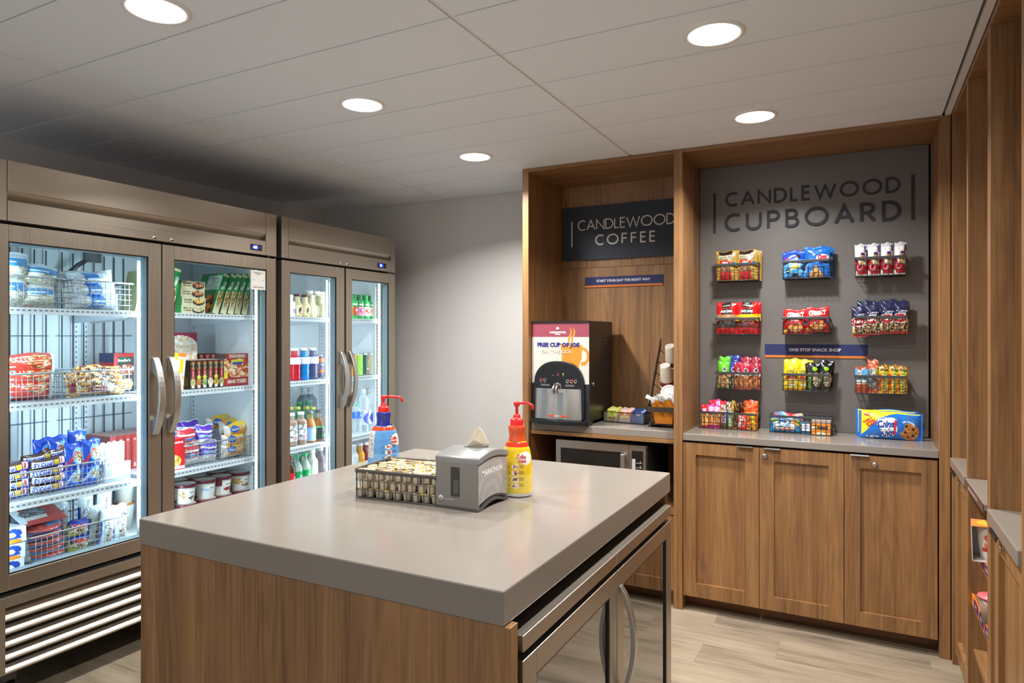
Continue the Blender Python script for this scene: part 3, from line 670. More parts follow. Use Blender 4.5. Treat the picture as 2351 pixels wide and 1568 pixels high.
    # shelves
    for (s0, s1) in shelves:
        for zt in (1.560, 1.173, 0.777):
            m = MB().box(-3.50, -2.992, s0, s1, zt - .010, zt, mat='shelf_coat').box(-2.992, -2.986, s0, s1, zt - .022, zt + .002, mat='shelf_coat')
            m.box(-2.992, -2.983, s0, s1, zt - .025, zt - .021, mat='shelf_coat')
            y = s0 + .01
            while y < s1 - .012: m.box(-2.9862, -2.9855, y, y + .010, zt - .011, zt - .006, '#5d6f82', 'matte'); y += .021
            for yb in (s0 + .012, s1 - .012): m.prism([(-3.50, zt - .011), (-3.02, zt - .011), (-3.10, zt - .03), (-3.50, zt - .05)], 1, yb - .002, yb + .002, mat='shelf_coat')
            p('shelf', m)
        for ys_ in (s0 - .004, s1 + .002):
            for xs_ in (-3.512, -3.004):
                if xs_ == -3.004 and 0 < ys_ - mid < .1: continue
                m = MB().box(xs_ - .004, xs_ + .004, ys_ - .009, ys_ + .009, 0.50, 1.80, mat='shelf_coat')
                for k in range(50): z = 0.52 + k * .0255; m.box(xs_ + .0042, xs_ + .0046, ys_ - .003, ys_ + .003, z, z + .009, '#59687a', 'matte')
                p('shelf_standard', m)
        for yl, sg in ((max(s0 - .012, ia + .007), 1), (min(s1 + .012, ib_ - .007), -1)):
            m = MB().box(-2.986, -2.952, yl - .006, yl + .006, 0.52, 1.84, mat='alu').box(-2.984, -2.962, yl + (.006 if sg > 0 else -.0075), yl + (.0075 if sg > 0 else -.006), 0.56, 1.82, mat='led_dots')
            p('led_strip', m)
    if fdark:
        m = MB()
        for g in ((y0 + .06, mid - .16), (mid - .10, mid + .26)):
            y = g[0]
            while y < g[1]: m.box(-3.505, -3.499, y - .002, y + .002, 0.50, 1.86, '#46565f', 'matte'); y += .052
            for z in (0.62, 1.03, 1.445): m.box(-3.508, -3.504, g[0] - .02, g[1], z, z + .004, '#56666f', 'matte')
        p('wire_guard', m)
        p('drain_pipe', MB().tube([(-3.49, 1.90, 1.752), (-3.43, 1.902, 1.757), (-3.42, 1.915, 1.775), (-3.42, 1.937, 1.797), (-3.42, 1.965, 1.815), (-3.42, 1.985, 1.83)], 0.011, 8, '#35393d', 'plastic').box(-3.43, -3.41, 1.965, 2.045, 1.815, 1.869, '#5a5c5c', 'plastic'))
    return t
reach_in('reach_in_freezer', 'tall stainless two door freezer at the left edge full of frozen food', 1.305, 2.692,
         [(1.308, 2.003, 1.376, 1.941, 1.968), (2.009, 2.689, 2.069, 2.625, 2.048)], 2.006, ((2.514, 2.589), '-09', (1.968, 2.056)),
         [(1.36, 1.975), (2.03, 2.642)], True)
reach_in('reach_in_cooler', 'narrower stainless two door drinks cooler to the right of the freezer', 2.729, 3.758,
         [(2.731, 3.243, 2.792, 3.173, 3.210), (3.259, 3.756, 3.312, 3.689, 3.288)], 3.250, ((3.568, 3.656), '36', (3.212, 3.272)),
         [(2.785, 3.215), (3.275, 3.705)], False)

# ================================================================== packaging shapes
def pouch(name, w, h, t, art, texts=(), mat='film', nu=18, nv=24, seed=0, cu=0.0, cv=0.07, wr=0.0022, back=None):
    nu, nv = int(nu * 1.4), int(nv * 1.4); m = MB()
    def th(u, v):
        uu = (u - cu) / (1 - 2 * cu); vv = (v - cv) / (1 - 2 * cv)
        if uu <= 0 or uu >= 1 or vv <= 0 or vv >= 1: return 0.0006
        return 0.0006 + t / 2 * (1 - abs(2 * uu - 1) ** 2.4) ** 0.6 * math.sin(math.pi * vv) ** 0.5
    def fn(a, b, e, s=-1):
        u, v = a / w + .5, b / h; T = th(u, v); k = T / (t / 2)
        x = a * (1 - 0.05 * k); wv = wr * k * (math.sin(11 * u + 7 * v + seed) * .6 + math.sin(23 * v - 9 * u + seed * 2.1) * .4)
        edge = 0.004 * math.sin(9 * u + seed) * (1 - k) * (1 if v > .5 else 0)
        return (x, s * (T + e) + wv, b + edge)
    m.panel(w, h, art, fn, nu, nv, mat, texts)
    m.panel(w, h, back or art, lambda a, b, e: fn(-a, b, 0, 1), max(8, nu // 2), nv, mat)
    return m.mesh(name)
def carton(name, w, d, h, F, S=None, T=None, ft=(), st=(), tt=(), res=0.0036, mat='card'):
    m = MB(); base = F[0][1]; S = S or [('b', base)]; T = T or [('b', base)]
    n = lambda L: max(1, min(64, int(L / res)))
    m.panel(w, h, F, lambda a, b, e: (a, -d / 2 - e, b), n(w), n(h), mat, ft)
    m.panel(d, h, S, lambda a, b, e: (w / 2 + e, a, b), n(d), n(h), mat)
    m.panel(d, h, S, lambda a, b, e: (-w / 2 - e, -a, b), n(d), n(h), mat, st)
    m.panel(w, d, T, lambda a, b, e: (a, b - d / 2, h + e), n(w), n(d), mat, tt)
    m.poly([(-w / 2, d / 2, 0), (-w / 2, d / 2, h), (w / 2, d / 2, h), (w / 2, d / 2, 0)], base, mat)
    m.poly([(-w / 2, -d / 2, 0), (-w / 2, d / 2, 0), (w / 2, d / 2, 0), (w / 2, -d / 2, 0)], base, mat)
    return m.mesh(name)
def cyltext(m, r, s, cu, cz, h, col, bold=0.02, wd=None, rot=0, mat='plastic', ex=1, ey=1):
    return m.text(s, lambda a, b: ((r + .0006) * ex * math.sin(a / r), -(r + .0006) * ey * math.cos(a / r), b), cu, cz, h, col, bold, wd, rot, mat)
def bottle(name, label, cat, r, h, body, bmat, cap, capr, neck=0.78, shoulder=0.6, lab=None, liq=None, waist=0, loc=(0, 0, 0), rz=0, group=None, texts=(), capc=None, capz=None):
    """lathed bottle with cap, wrapped label and liquid as parts"""
    t = thing(name, label, cat, loc, rz, group); hn = h * neck; hs = h * shoulder; zc = capz or h * 0.915
    pr = [(r * .55, 0.0), (r * .92, 0.002), (r, 0.010)]
    nseg = 10
    for i in range(1, nseg): z = 0.010 + (hs - 0.010) * i / nseg; pr.append((r * (1 - waist * (0.5 - 0.5 * math.cos(6 * math.pi * i / nseg))), z))
    for i in range(0, 8):
        a = i / 7; pr.append((capr * .88 + (r - capr * .88) * (0.5 + 0.5 * math.cos(math.pi * a)), hs + (hn - hs) * a))
    pr.append((capr * .88, zc + .002))
    MB().lathe(pr, body, bmat, 20).build('bottle_body', t)
    if liq:
        MB().lathe([(q[0] * .93, q[1] + .0015) for q in pr[:-3]], liq, 'plastic', 16).build('drink', t)
    MB().lathe([(capr, zc), (capr, h - .001), (capr * .93, h), (0.0005, h)], capc or cap, 'plastic', 18, caps=(1, 0)).build('cap', t)
    if lab:
        z0, z1, art = lab; m = MB(); rows = 22
        m.lathe([(r * 1.012, z0 + (z1 - z0) * i / rows) for i in range(rows + 1)], seg=48, art=art, mat='plastic', caps=(0, 0))
        for T in texts: cyltext(m, r * 1.012, T[0], (T[1] - .5) * r * 2.4, T[2], T[3], T[4], **(T[5] if len(T) > 5 else {}))
        m.build('label', t)
    return t

def F2(me, name, label, cat, y, z, x, group=None, dr=0, tilt=0, lean=0, raw=False):
    """put a packet in a cooler, its front towards the room; y was taken on the plane just behind the shelf edge"""
    yy = y if raw else y * (abs(x) - max(-v.co.y for v in me.vertices) * .9) / 3.04
    o = place(me, name, None, (x, yy, z), rot=(lean, tilt, R(90) + dr)); return tag(o, label, cat, group)

# ------------------------------------------------------------------ wire bins
def wire_bin(label, x0, x1, y0, y1, z0, h, group, col='#9fa5aa', front='x', notch=True):
    t = thing('wire_bin', label, 'basket', ((x0 + x1) / 2, (y0 + y1) / 2, z0), group=group)
    hx_, hy_ = (x1 - x0) / 2, (y1 - y0) / 2
    def ring(z, gx, gy, r, seg=6):
        c_ = 0.018; pts = []
        for sx, sy, a0 in ((1, 1, 0), (-1, 1, 90), (-1, -1, 180), (1, -1, 270)):
            for k in range(4): a = R(a0 + 30 * k); pts.append((sx * (gx - c_) + c_ * math.cos(a), sy * (gy - c_) + c_ * math.sin(a), z))
        return pts, r, seg
    pts, r_, s_ = ring(h, hx_ + .004, hy_ + .004, .0042)
    MB().tube(pts, .0042, 6, col, 'wire', True).build('rim', t)
    m = MB(); nz = 5
    for k in range(nz): pts, _, _ = ring(0.002 + (h - .004) * k / nz, hx_, hy_, 0); m.tube(pts, .0013, 4, col, 'wire', True)
    n = max(3, int(hy_ * 2 / .021))
    for i in range(1, n):
        y = -hy_ + 2 * hy_ * i / n
        m.tube([(hx_, y, h), (hx_, y, 0.002), (-hx_, y, 0.002), (-hx_, y, h)], .0013, 4, col)
    n = max(3, int(hx_ * 2 / .028))
    for i in range(1, n):
        x = -hx_ + 2 * hx_ * i / n
        m.tube([(x, hy_, h), (x, hy_, 0.001), (x, -hy_, 0.001), (x, -hy_, h)], .0013, 4, col)
    m.build('wire_mesh', t); return t
G = 'wire bins in the freezer'
wire_bin('left wire bin on the top freezer shelf, full of bread bags', -3.32, -3.02, 1.385, 1.655, 1.562, .128, G)
wire_bin('right wire bin on the top freezer shelf, holding white bun bags', -3.32, -3.02, 1.700, 1.960, 1.562, .128, G)
wire_bin('wire bin of red snack bags on the second freezer shelf', -3.32, -3.02, 1.385, 1.680, 1.175, .118, G)
wire_bin('wire bin of burrito packs on the second freezer shelf', -3.32, -3.02, 1.695, 1.960, 1.175, .118, G)
wire_bin('long wire bin of ice cream bars on the third freezer shelf', -3.32, -3.02, 1.385, 1.812, .779, .112, G)
wire_bin('long wire bin on the freezer floor behind the left door', -3.32, -3.02, 1.520, 1.935, .491, .128, G)
wire_bin('long wire bin of sandwiches and sliders behind the right freezer door', -3.32, -3.02, 2.240, 2.648, .779, .112, G)

# ------------------------------------------------------------------ freezer contents, left door
BREAD = [('b', '#cfc8ae'), ('n', 0, 0, 1, 1, ['#d9d3bd', '#c2b894', '#e3dfd0', '#b7ab84', '#e9e6da'], 14), ('r', .1, .55, .9, .8, '#3f8fd0'), ('r', .1, .62, .6, .67, '#e9f2fa'), ('r', 0, .8, 1, 1, '#dfe6ea'), ('n', 0, 0, 1, .14, ['#d99a84', '#e8e4da', '#d8cbb0'], 12)]
me1 = pouch('bread_bag', .19, .125, .15, BREAD, (), 'film', 20, 14, 1, wr=.005)
me2 = pouch('bread_bag', .15, .10, .13, BREAD, (), 'film', 18, 12, 3, wr=.005)
g = 'clear bread bags in the left bin of the top freezer shelf'
F2(me1, 'bread_bag', 'clear bag of bread with a blue stripe, upper left in the top freezer bin', 'bread', 1.462, 1.668, -3.13, g)
F2(me2, 'bread_bag', 'clear bread bag with a blue stripe, upper right in the top left freezer bin', 'bread', 1.585, 1.655, -3.13, g, tilt=.12)
F2(me1, 'bread_bag', 'clear bread bag with a blue stripe, lower left in the top freezer bin', 'bread', 1.455, 1.566, -3.11, g)
F2(me2, 'bread_bag', 'clear bread bag with a blue stripe, lower right in the top left freezer bin', 'bread', 1.578, 1.566, -3.11, g)
BUN = [('b', '#e4e8ea'), ('n', 0, 0, 1, 1, ['#eceff0', '#d4dade', '#f6f7f7', '#c6ced4'], 16), ('r', .30, .15, .58, .85, '#2f7fcb'), ('r', .33, .42, .55, .56, '#cfe0f0')]
me = pouch('bun_bag', .235, .075, .16, BUN, [('Cheese', .44, .35, .012, '#ffffff')], 'film', 22, 12, 5, cu=.06, cv=.02, wr=.005)
g = 'white bun bags stacked in the right bin of the top freezer shelf'
for k, w_ in enumerate(('bottom of its stack', 'middle of its stack', 'top of its stack, above the rim')):
    F2(me, 'bun_bag', 'white bag of buns with a blue label, ' + w_, 'bread', 1.825 - .012 * k, 1.566 + .05 * k, -3.12, g, tilt=-.05 * k)
F2(carton('meal_box', .022, .12, .20, [('b', '#a9a878'), ('n', .1, .1, .9, .9, ['#a9a878', '#c4c39a', '#8e8d60'], 18)]), 'meal_box', 'olive beige carton leaning beside the post on the top freezer shelf', 'food box', 1.99, 1.562, -3.10, None, tilt=.22, raw=True)

HP = [('b', '#d9402f'), ('n', 0, 0, .12, 1, ['#e86a58', '#d9402f', '#f3d5cf'], 14), ('ne', .72, .6, .24, .34, ['#b5622b', '#e0a060', '#8f3d1b', '#f0c890', '#d9402f'], 18), ('r', .05, .08, .33, .26, '#58b5e0'), ('r', .93, 0, 1, 1, '#e6ebee'), ('r', .06, .40, .30, .45, '#f5e3df')]
me = pouch('snack_bag', .265, .088, .13, HP, [('HOT POCKETS', .30, .78, .020, '#ffffff', {'bold': .05, 'wd': .14})], 'film', 30, 14, 2, cu=.04, cv=.02)
g = 'red snack bags in the second freezer shelf bin'
for k, w_ in enumerate(('at the bottom of the stack', 'second in the stack', 'on top, rising over the bin rim')):
    F2(me, 'snack_bag', 'red frozen snack bag ' + w_, 'food bag', 1.515 + .006 * k, 1.180 + .052 * k, -3.13, g, tilt=-.02 * k)
BU = [('b', '#d8a24a'), ('n', 0, 0, 1, 1, ['#d8a24a', '#b5702c', '#eccf8e', '#7b3b33'], 13), ('r', .12, .15, .85, .5, '#7e2438'), ('n', .62, .1, .98, .5, ['#c79a5c', '#8e5a46', '#e2c48d'], 20)]
me = pouch('burrito_pack', .20, .072, .06, BU, [('BURRITO', .45, .72, .019, '#1d1a16', {'bold': .05, 'wd': .11}), ('Steak & Cheese', .42, .34, .010, '#f0dfb4')], 'film', 24, 12, 4, cu=.05, cv=.02)
g = 'burrito packs in the second freezer shelf bin'
for k, (y, z, tl) in enumerate(((1.845, 1.180, .10), (1.835, 1.212, .13), (1.822, 1.240, .05))):
    F2(me, 'burrito_pack', 'yellow and maroon burrito pack lying flat, ' + ('lowest of three', 'middle of three', 'uppermost of three')[k], 'food bag', y, z, -3.10 - .02 * k, g, tilt=tl)
me = pouch('burrito_pack', .055, .115, .04, BU, [], 'film', 10, 18, 6)
F2(me, 'burrito_pack', 'burrito pack standing upright at the left end of its bin', 'food bag', 1.712, 1.180, -3.08, g, tilt=-.15)
F2(me, 'burrito_pack', 'burrito pack standing upright at the right end of its bin', 'food bag', 1.918, 1.180, -3.16, g, tilt=-.45)
ST = [('b', '#2a2025'), ('r', 0, .85, 1, 1, '#8d1f22'), ('e', .5, .70, .42, .13, '#1b4436'), ('r', .0, .44, .2, .86, '#b5282b'), ('ne', .66, .30, .42, .22, ['#7e3326', '#b3653e', '#5f2018', '#d9c3a8'], 18), ('r', .1, .06, .55, .14, '#d5c07a')]
me = carton('meal_box', .10, .12, .115, ST, [('b', '#2b2f6a'), ('r', 0, .3, 1, .6, '#c8252a')], ft=[("Stouffer's", .5, .70, .012, '#f2ead2')])
F2(me, 'meal_box', 'dark frozen meal carton beside the centre post, upper of two', 'food box', 2.035, 1.248, -3.27, None, raw=True)
me = carton('meal_box', .10, .12, .072, [('b', '#30253a'), ('ne', .7, .5, .25, .4, ['#c9b04e', '#8c6b2e', '#e0d5a4'], 18), ('e', .25, .35, .13, .28, '#d8d428')], [('b', '#2b2f6a')])
F2(me, 'meal_box', 'dark frozen meal carton beside the centre post, lower of two', 'food box', 2.035, 1.175, -3.27, None, raw=True)

SN = [('b', '#46291f'), ('r', .04, .25, .56, .78, '#e9ecf2'), ('r', .06, .31, .54, .72, '#dfe4f2'), ('r', .60, .30, .74, .80, '#d2a938'), ('r', .56, .0, 1, .28, '#1d2fb0'), ('r', .78, .28, .93, .92, '#e8e0e2'), ('r', .80, .35, .88, .85, '#c33744'), ('r', .93, .0, 1, 1, '#1d2fb0')]
me = pouch('ice_cream_bar', .150, .040, .045, SN, [('SNICKERS', .30, .5, .017, '#2334b4', {'bold': .05, 'wd': .070, 'shear': .25})], 'film', 28, 10, 1, cu=.03, cv=.02, wr=.001)
g = 'brown and blue ice cream bars stacked in the third shelf bin'
rows = ('bottom', 'second lowest', 'second from the top', 'top')
for c_, yb in enumerate((1.462, 1.606)):
    for k in range(4):
        F2(me, 'ice_cream_bar', 'brown and blue wrapped ice cream bar, %s of the %s stack' % (rows[k], ('left', 'right')[c_]), 'ice cream', yb + (.006 if k % 2 else 0), .783 + .034 * k, -3.085, g, tilt=(.0, .02, -.03, -.04)[k])
for k, (yb, zz) in enumerate(((1.53, .905), (1.60, .915))):
    F2(me, 'ice_cream_bar', 'wrapped ice cream bar tipped on top behind the stacks, ' + ('left one', 'right one')[k], 'ice cream', yb * 1.03, zz, -3.17, g, tilt=-.12, lean=.3)
DR = [('b', '#1b49b8'), ('n', 0, 0, 1, 1, ['#1b49b8', '#2657cf', '#173fa4'], 10), ('e', .68, .70, .36, .17, '#7fc3ea'), ('ne', .74, .68, .24, .12, ['#d8c69a', '#8d6a3c', '#efe6d4', '#b59256'], 26), ('e', .66, .26, .34, .14, '#7fc3ea'), ('ne', .72, .24, .22, .10, ['#d8c69a', '#8d6a3c', '#efe6d4'], 26), ('p', [(.85, .02), (1, .02), (1, .3)], '#e6cf52')]
me = pouch('ice_cream_cone_pack', .082, .205, .045, DR, [('DRUMSTICK', .30, .64, .015, '#e9402a', {'bold': .05, 'wd': .085, 'rot': 58}), ('DRUMSTICK', .28, .22, .013, '#f2f2f2', {'bold': .04, 'wd': .07, 'rot': 55})], 'film', 16, 34, 2, cv=.04)
g = 'blue ice cream cone packs in the third shelf bin'
for y, z, x, tl, lab in ((1.785, .782, -3.075, .02, 'tallest blue cone pack at the right end of the third shelf bin'), (1.706, .775, -3.085, .06, 'blue cone pack leaning just left of the tallest one'),
                    (1.655, .80, -3.17, -.04, 'blue cone pack in the back row, centre'), (1.600, .79, -3.21, -.06, 'blue cone pack in the back row, farthest left'), (1.722, .81, -3.22, .03, 'blue cone pack in the back row, right')):
    F2(me, 'ice_cream_cone_pack', lab, 'ice cream', y, z, x, g, tilt=tl)
t = thing('popsicle_tub', 'clear plastic tub of wrapped ice pops at the right of the third shelf', 'tub', (-3.10, 1.90, .779))
m = MB()
for a in ((-.055, -.052, -.062, .062, 0, .085), (.052, .055, -.062, .062, 0, .085), (-.055, .055, -.062, -.059, 0, .085), (-.055, .055, .059, .062, 0, .085), (-.055, .055, -.062, .062, 0, .002)): m.box(*a, '#aebac2', 'clear')
m.build('tub_body', t)
for k, (c1, lab) in enumerate((('#3a2440', 'dark purple ice pop in a clear wrapper, leftmost in the tub'), ('#b9a7c6', 'pale lilac ice pop in a clear wrapper, second in the tub'), ('#c2b2cf', 'pale lilac ice pop in a clear wrapper, third in the tub'), ('#e6a35a', 'orange ice pop in a clear wrapper, rightmost in the tub'))):
    me = pouch('ice_pop', .036, .17, .03, [('b', '#e8eef2'), ('n', 0, .5, 1, 1, ['#f4f8fa', '#c9d6de', '#ffffff', '#dfe8ee'], 14), ('n', .05, .0, .95, .55, [c1, c1, '#e2e4ea'], 9)], (), 'film', 8, 26, k, wr=.004)
    F2(me, 'ice_pop', lab, 'ice pop', 1.852 + .030 * k, .783, -3.10, 'wrapped ice pops in the clear tub', raw=True, tilt=.02 * (k - 1))
me = carton('pizza_box', .034, .20, .175, [('b', '#9c3a36'), ('r', .35, .1, .65, .9, '#b9524c'), ('e', .5, .85, .25, .05, '#d9a39a'), ('r', .2, .05, .8, .2, '#d8b9b3')], [('b', '#a33e39'), ('r', .2, .2, .8, .8, '#b2514a')], [('b', '#e2c3b8'), ('r', .45, 0, .6, 1, '#8e2f2b')], res=.01)
for k in range(7): F2(me, 'pizza_box', 'dull red carton behind the ice pops, %s in its row' % ('first', 'second', 'third', 'fourth', 'fifth', 'sixth', 'last')[k], 'food box', 2.015 + .036 * k, .779, -3.36, 'dull red cartons at the back of the third shelf', raw=True)

me = carton('ice_cream_box', .10, .14, .060, [('b', '#dfe5ea'), ('e', .55, .62, .30, .30, '#2748a8'), ('e', .40, .50, .22, .22, '#dfe5ea'), ('r', .1, .25, .8, .38, '#2b4fae'), ('e', .5, .08, .34, .18, '#ee8a2a'), ('r', .0, .0, 1, .02, '#dfe5ea')])
for k in range(3): F2(me, 'ice_cream_box', 'white ice cream box with an orange oval, ' + ('lowest', 'middle', 'top')[k] + ' of the lower left stack', 'ice cream', 1.455 + .004 * k, .492 + .061 * k, -3.08, 'white ice cream boxes on the freezer floor', lean=0 if k < 2 else -.06)
BB = [('b', '#b4443a'), ('n', 0, 0, 1, 1, ['#b4443a', '#a33a33', '#c1564a'], 9), ('r', 0, .30, 1, .48, '#2d8fd6'), ('r', 0, 0, 1, .30, '#dfe4e8'), ('r', 0, .0, .10, 1, '#dfe4e8'), ('r', .55, .78, .98, 1, '#2d8fd6')]
me = pouch('ice_cream_pack', .175, .042, .15, BB, [], 'film', 22, 8, 3, cu=.04, cv=.02)
g = 'red and blue ice cream packs stacked in the bottom bin'
for k in range(5): F2(me, 'ice_cream_pack', 'red and blue ice cream pack, %s of the stack in the bottom bin' % ('lowest', 'second', 'third', 'fourth', 'highest')[k], 'ice cream', 1.618 - .004 * k, .495 + .028 * k, -3.12, g, tilt=-.05 * k / 4)
me = pouch('ice_cream_pack', .18, .16, .03, [('b', '#b4443a'), ('r', .35, .72, 1, 1, '#2d8fd6'), ('r', 0, .1, .12, .9, '#dfe4e8'), ('ne', .38, .45, .3, .2, ['#6a6c70', '#8f9196', '#54565a'], 20), ('r', .15, .16, .6, .27, '#d9d8cf')], [('Blue Bunny', .75, .86, .014, '#e9f4fb')], 'film', 22, 18, 3)
F2(me, 'ice_cream_pack', 'large red and blue ice cream pack lying face up on the bottom bin', 'ice cream', 1.600, .655, -3.08, None, lean=R(-68))
FB = [('b', '#c9c83a'), ('r', 0, .80, 1, 1, '#20339c'), ('ne', .5, .45, .5, .22, ['#6b3d22', '#8a5330', '#e8e2c8', '#d8d0a8'], 12), ('r', .05, .60, .95, .80, '#2a2a6c')]
me = pouch('ice_cream_pack', .085, .075, .08, FB, [('FatBoy', .5, .70, .017, '#e8553a', {'bold': .05, 'wd': .068})], 'film', 16, 14, 5, cv=.03)
for k in range(2): F2(me, 'ice_cream_pack', ('lower', 'upper')[k] + ' yellow and blue ice cream sandwich pack in the bottom bin', 'ice cream', 1.738, .496 + .063 * k, -3.09, 'yellow ice cream sandwich packs')
DV = [('b', '#dfe6ea'), ('n', 0, 0, 1, 1, ['#dfe6ea', '#d0d9de', '#eef2f4'], 8), ('r', 0, .0, .12, .6, '#1f56c4'), ('ne', .7, .25, .28, .2, ['#6b4a3a', '#9c7a64', '#d8cabd'], 14)]
me = pouch('ice_cream_pouch', .070, .165, .03, DV, [('Dove', .45, .62, .022, '#4a2c20', {'bold': .0, 'rot': 78, 'wd': .06})], 'film', 14, 26, 2)
g = 'white ice cream pouches in the bottom bin'
for y, z, x, tl, lab in ((1.915, .500, -3.07, .0, 'white ice cream pouch at the right end of the bottom bin'), (1.850, .495, -3.07, .10, 'white ice cream pouch second from the right end, front row'),
                    (1.80, .51, -3.12, .1, 'white ice cream pouch third from the right end, front row'), (1.84, .55, -3.20, .04, 'white ice cream pouch in the back row, right'), (1.76, .55, -3.22, .02, 'white ice cream pouch in the back row, middle'), (1.66, .53, -3.22, -.06, 'white ice cream pouch in the back row, left'), (1.60, .52, -3.24, -.25, 'white ice cream pouch tipped over at the far left of the back row')):
    F2(me, 'ice_cream_pouch', lab, 'ice cream', y, z, x, g, tilt=tl)

# ------------------------------------------------------------------ freezer contents, right door
def lasagna(t1, t2, c3):
    F_ = [('b', '#d5cda9'), ('r', 0, 0, .20, 1, '#1f8a48'), ('e', .76, .42, .21, .40, '#2d2a2a'), ('ne', .76, .55, .18, .30, c3, 26)]
    return carton('frozen_meal_box', .170, .16, .041, F_, [('b', '#cfc59c')], [('b', '#d5cda9'), ('r', 0, 0, .3, 1, '#1f8a48'), ('e', .7, .5, .2, .3, '#a4603a')],
        ft=[(t1, .39, .68 if t2 else .5, .0085, '#5b4630', {'bold': .02, 'wd': .045})] + ([(t2, .39, .38, .007, '#5b4630', {'wd': .045})] if t2 else []), res=.0045)
RD = ['#a3502f', '#c9774a', '#7d3522', '#dba678']; YL = ['#d99a3c', '#e8c06a', '#b9702a', '#f0d590']; CR = ['#e3d7b2', '#c9b67e', '#f3ecd2', '#b5a066']
g = 'cream frozen meal boxes stacked on the top shelf behind the right door'
for k, (a, b, c_, lab) in enumerate((('MAC &', 'CHEESE', CR, 'lowest cream meal box of the stack, with pale pasta'), ('SESAME', 'CHICKEN', YL, 'second lowest cream meal box, with a yellow dish'), ('LASAGNA', 'WITH MEAT', RD, 'second highest cream meal box, with a red dish'), ('LASAGNA', 'WITH MEAT', RD, 'highest cream meal box of the stack, with a red dish'))):
    F2(lasagna(a, b, c_), 'frozen_meal_box', lab, 'food box', 2.270 + (0, .003, -.003, 0)[k], 1.562 + .0415 * k, -3.11, g)
GR = [('b', '#dcd3ac'), ('r', 0, .58, 1, .93, '#1d9148'), ('p', [(0, .58), (1, .40), (1, .6), (0, .6)], '#1d9148'), ('r', 0, .93, 1, 1, '#e6dcae'), ('ne', .5, .38, .42, .20, ['#a36b40', '#e3d3b0', '#6f3f24', '#c98b54', '#8a9a4a'], 22)]
GS = [('b', '#1b8442'), ('r', .35, .58, .95, .95, '#cfe3d2'), ('n', .35, .58, .95, .95, ['#cfe3d2', '#e3efe4', '#a9cdb2'], 24), ('n', 0, 0, .9, .45, ['#5a2c14', '#e08a28', '#2b1a10', '#c46a1e'], 8), ('r', .05, .04, .3, .28, '#e6e6e6')]
me = carton('frozen_meal_box', .036, .17, .225, GR, GS, [('b', '#e6dcae')], ft=[('Marie', .48, .72, .018, '#ffffff', {'rot': 80, 'bold': .01, 'wd': .05}), ("Callender's", .68, .72, .010, '#ffffff', {'rot': 80, 'wd': .045})], st=[('NUTRITION FACTS', .62, .88, .008, '#1b5a34', {'wd': .08})])
g = 'green boxes leaning to the right on the top shelf'
for k, y in enumerate((2.415, 2.465, 2.512, 2.556, 2.603)):
    F2(me, 'frozen_meal_box', 'green and cream meal box leaning right, %s of the five' % ('first from the left', 'second from the left', 'middle one', 'fourth from the left', 'last on the right')[k], 'food box', y, 1.566, -3.12, g, tilt=(.34, .32, .26, .24, .20)[k])
F2(me, 'frozen_meal_box', 'green and cream box cut off by the left edge of the right freezer door', 'food box', 2.150, 1.562, -3.10, None, tilt=.22)
# notice on the glass
t = thing('notice_card', 'small white notice card taped to the top right of the freezer glass', 'sign', (-2.886, 2.5725, 1.6965))
m = MB().box(-.0015, 0, -.0515, .0515, 0, .103, '#d9d6cd', 'card'); fx = lambda a, b: (.0006, a, b)
for s, z, h_, w_ in (('PLEASE REGISTER YOUR', .090, .0050, .062), ('PRODUCT', .0825, .0050, .024), ('COMPLETE ALL FORM FIELDS', .012, .0055, .075)): m.text(s, fx, 0, z, h_, '#3a4a60', 0.02, w_)
m.box(0.0003, .0005, -.043, .043, .018, .0188, '#6f9fc4', 'card')
for s in (-1, 1): m.box(0.0003, .0005, s * .045 - .0004, s * .045 + .0004, .006, .097, '#8fa3b5', 'card'); m.text('SCAN', fx, s * .031, .052, .005, '#6aa0c8', 0.02, .014)
m.build('card', t)

PB = [('b', '#8f2c4a'), ('ne', .62, .55, .50, .40, ['#efe6dc', '#e3cdb8', '#f8f4ee', '#d8b892', '#f0dcc8'], 16), ('ne', .95, .15, .3, .16, ['#c08a48', '#2a2c3a', '#e0b070'], 14)]
me = carton('pizza_box', .27, .04, .29, PB, [('b', '#7a2238')], res=.0045)
F2(me, 'pizza_box', 'large frozen pizza box with a white cheese pizza, standing at the left', 'food box', 2.30, 1.175, -3.22, None, raw=True)
WH = [('b', '#e7e1cf'), ('r', 0, .90, 1, 1, '#e8862a'), ('r', .25, .45, .75, .85, '#e4be3c'), ('n', 0, 0, 1, .40, ['#e7e1cf', '#e6cf8a', '#d9a04c', '#f5f0e0'], 12)]
me = carton('meal_box', .044, .16, .185, WH, [('b', '#e8e2d2'), ('r', .0, .8, 1, 1, '#e98b2a')])
F2(me, 'meal_box', 'white and yellow box with an orange top edge leaning on the second shelf', 'food box', 2.205, 1.176, -3.11, None, tilt=.10)
me = carton('meal_box', .06, .10, .140, [('b', '#c9b8a0'), ('r', .0, .1, .8, .62, '#dfe2d2'), ('n', .2, .7, 1, 1, ['#8a5e3e', '#e3d4b8', '#b58a64'], 12)], None)
F2(me, 'meal_box', 'cream and brown box with its back panel showing, behind the leaning white box', 'food box', 2.245, 1.175, -3.14, None)
g = 'dark meal boxes with red bands standing in a row'
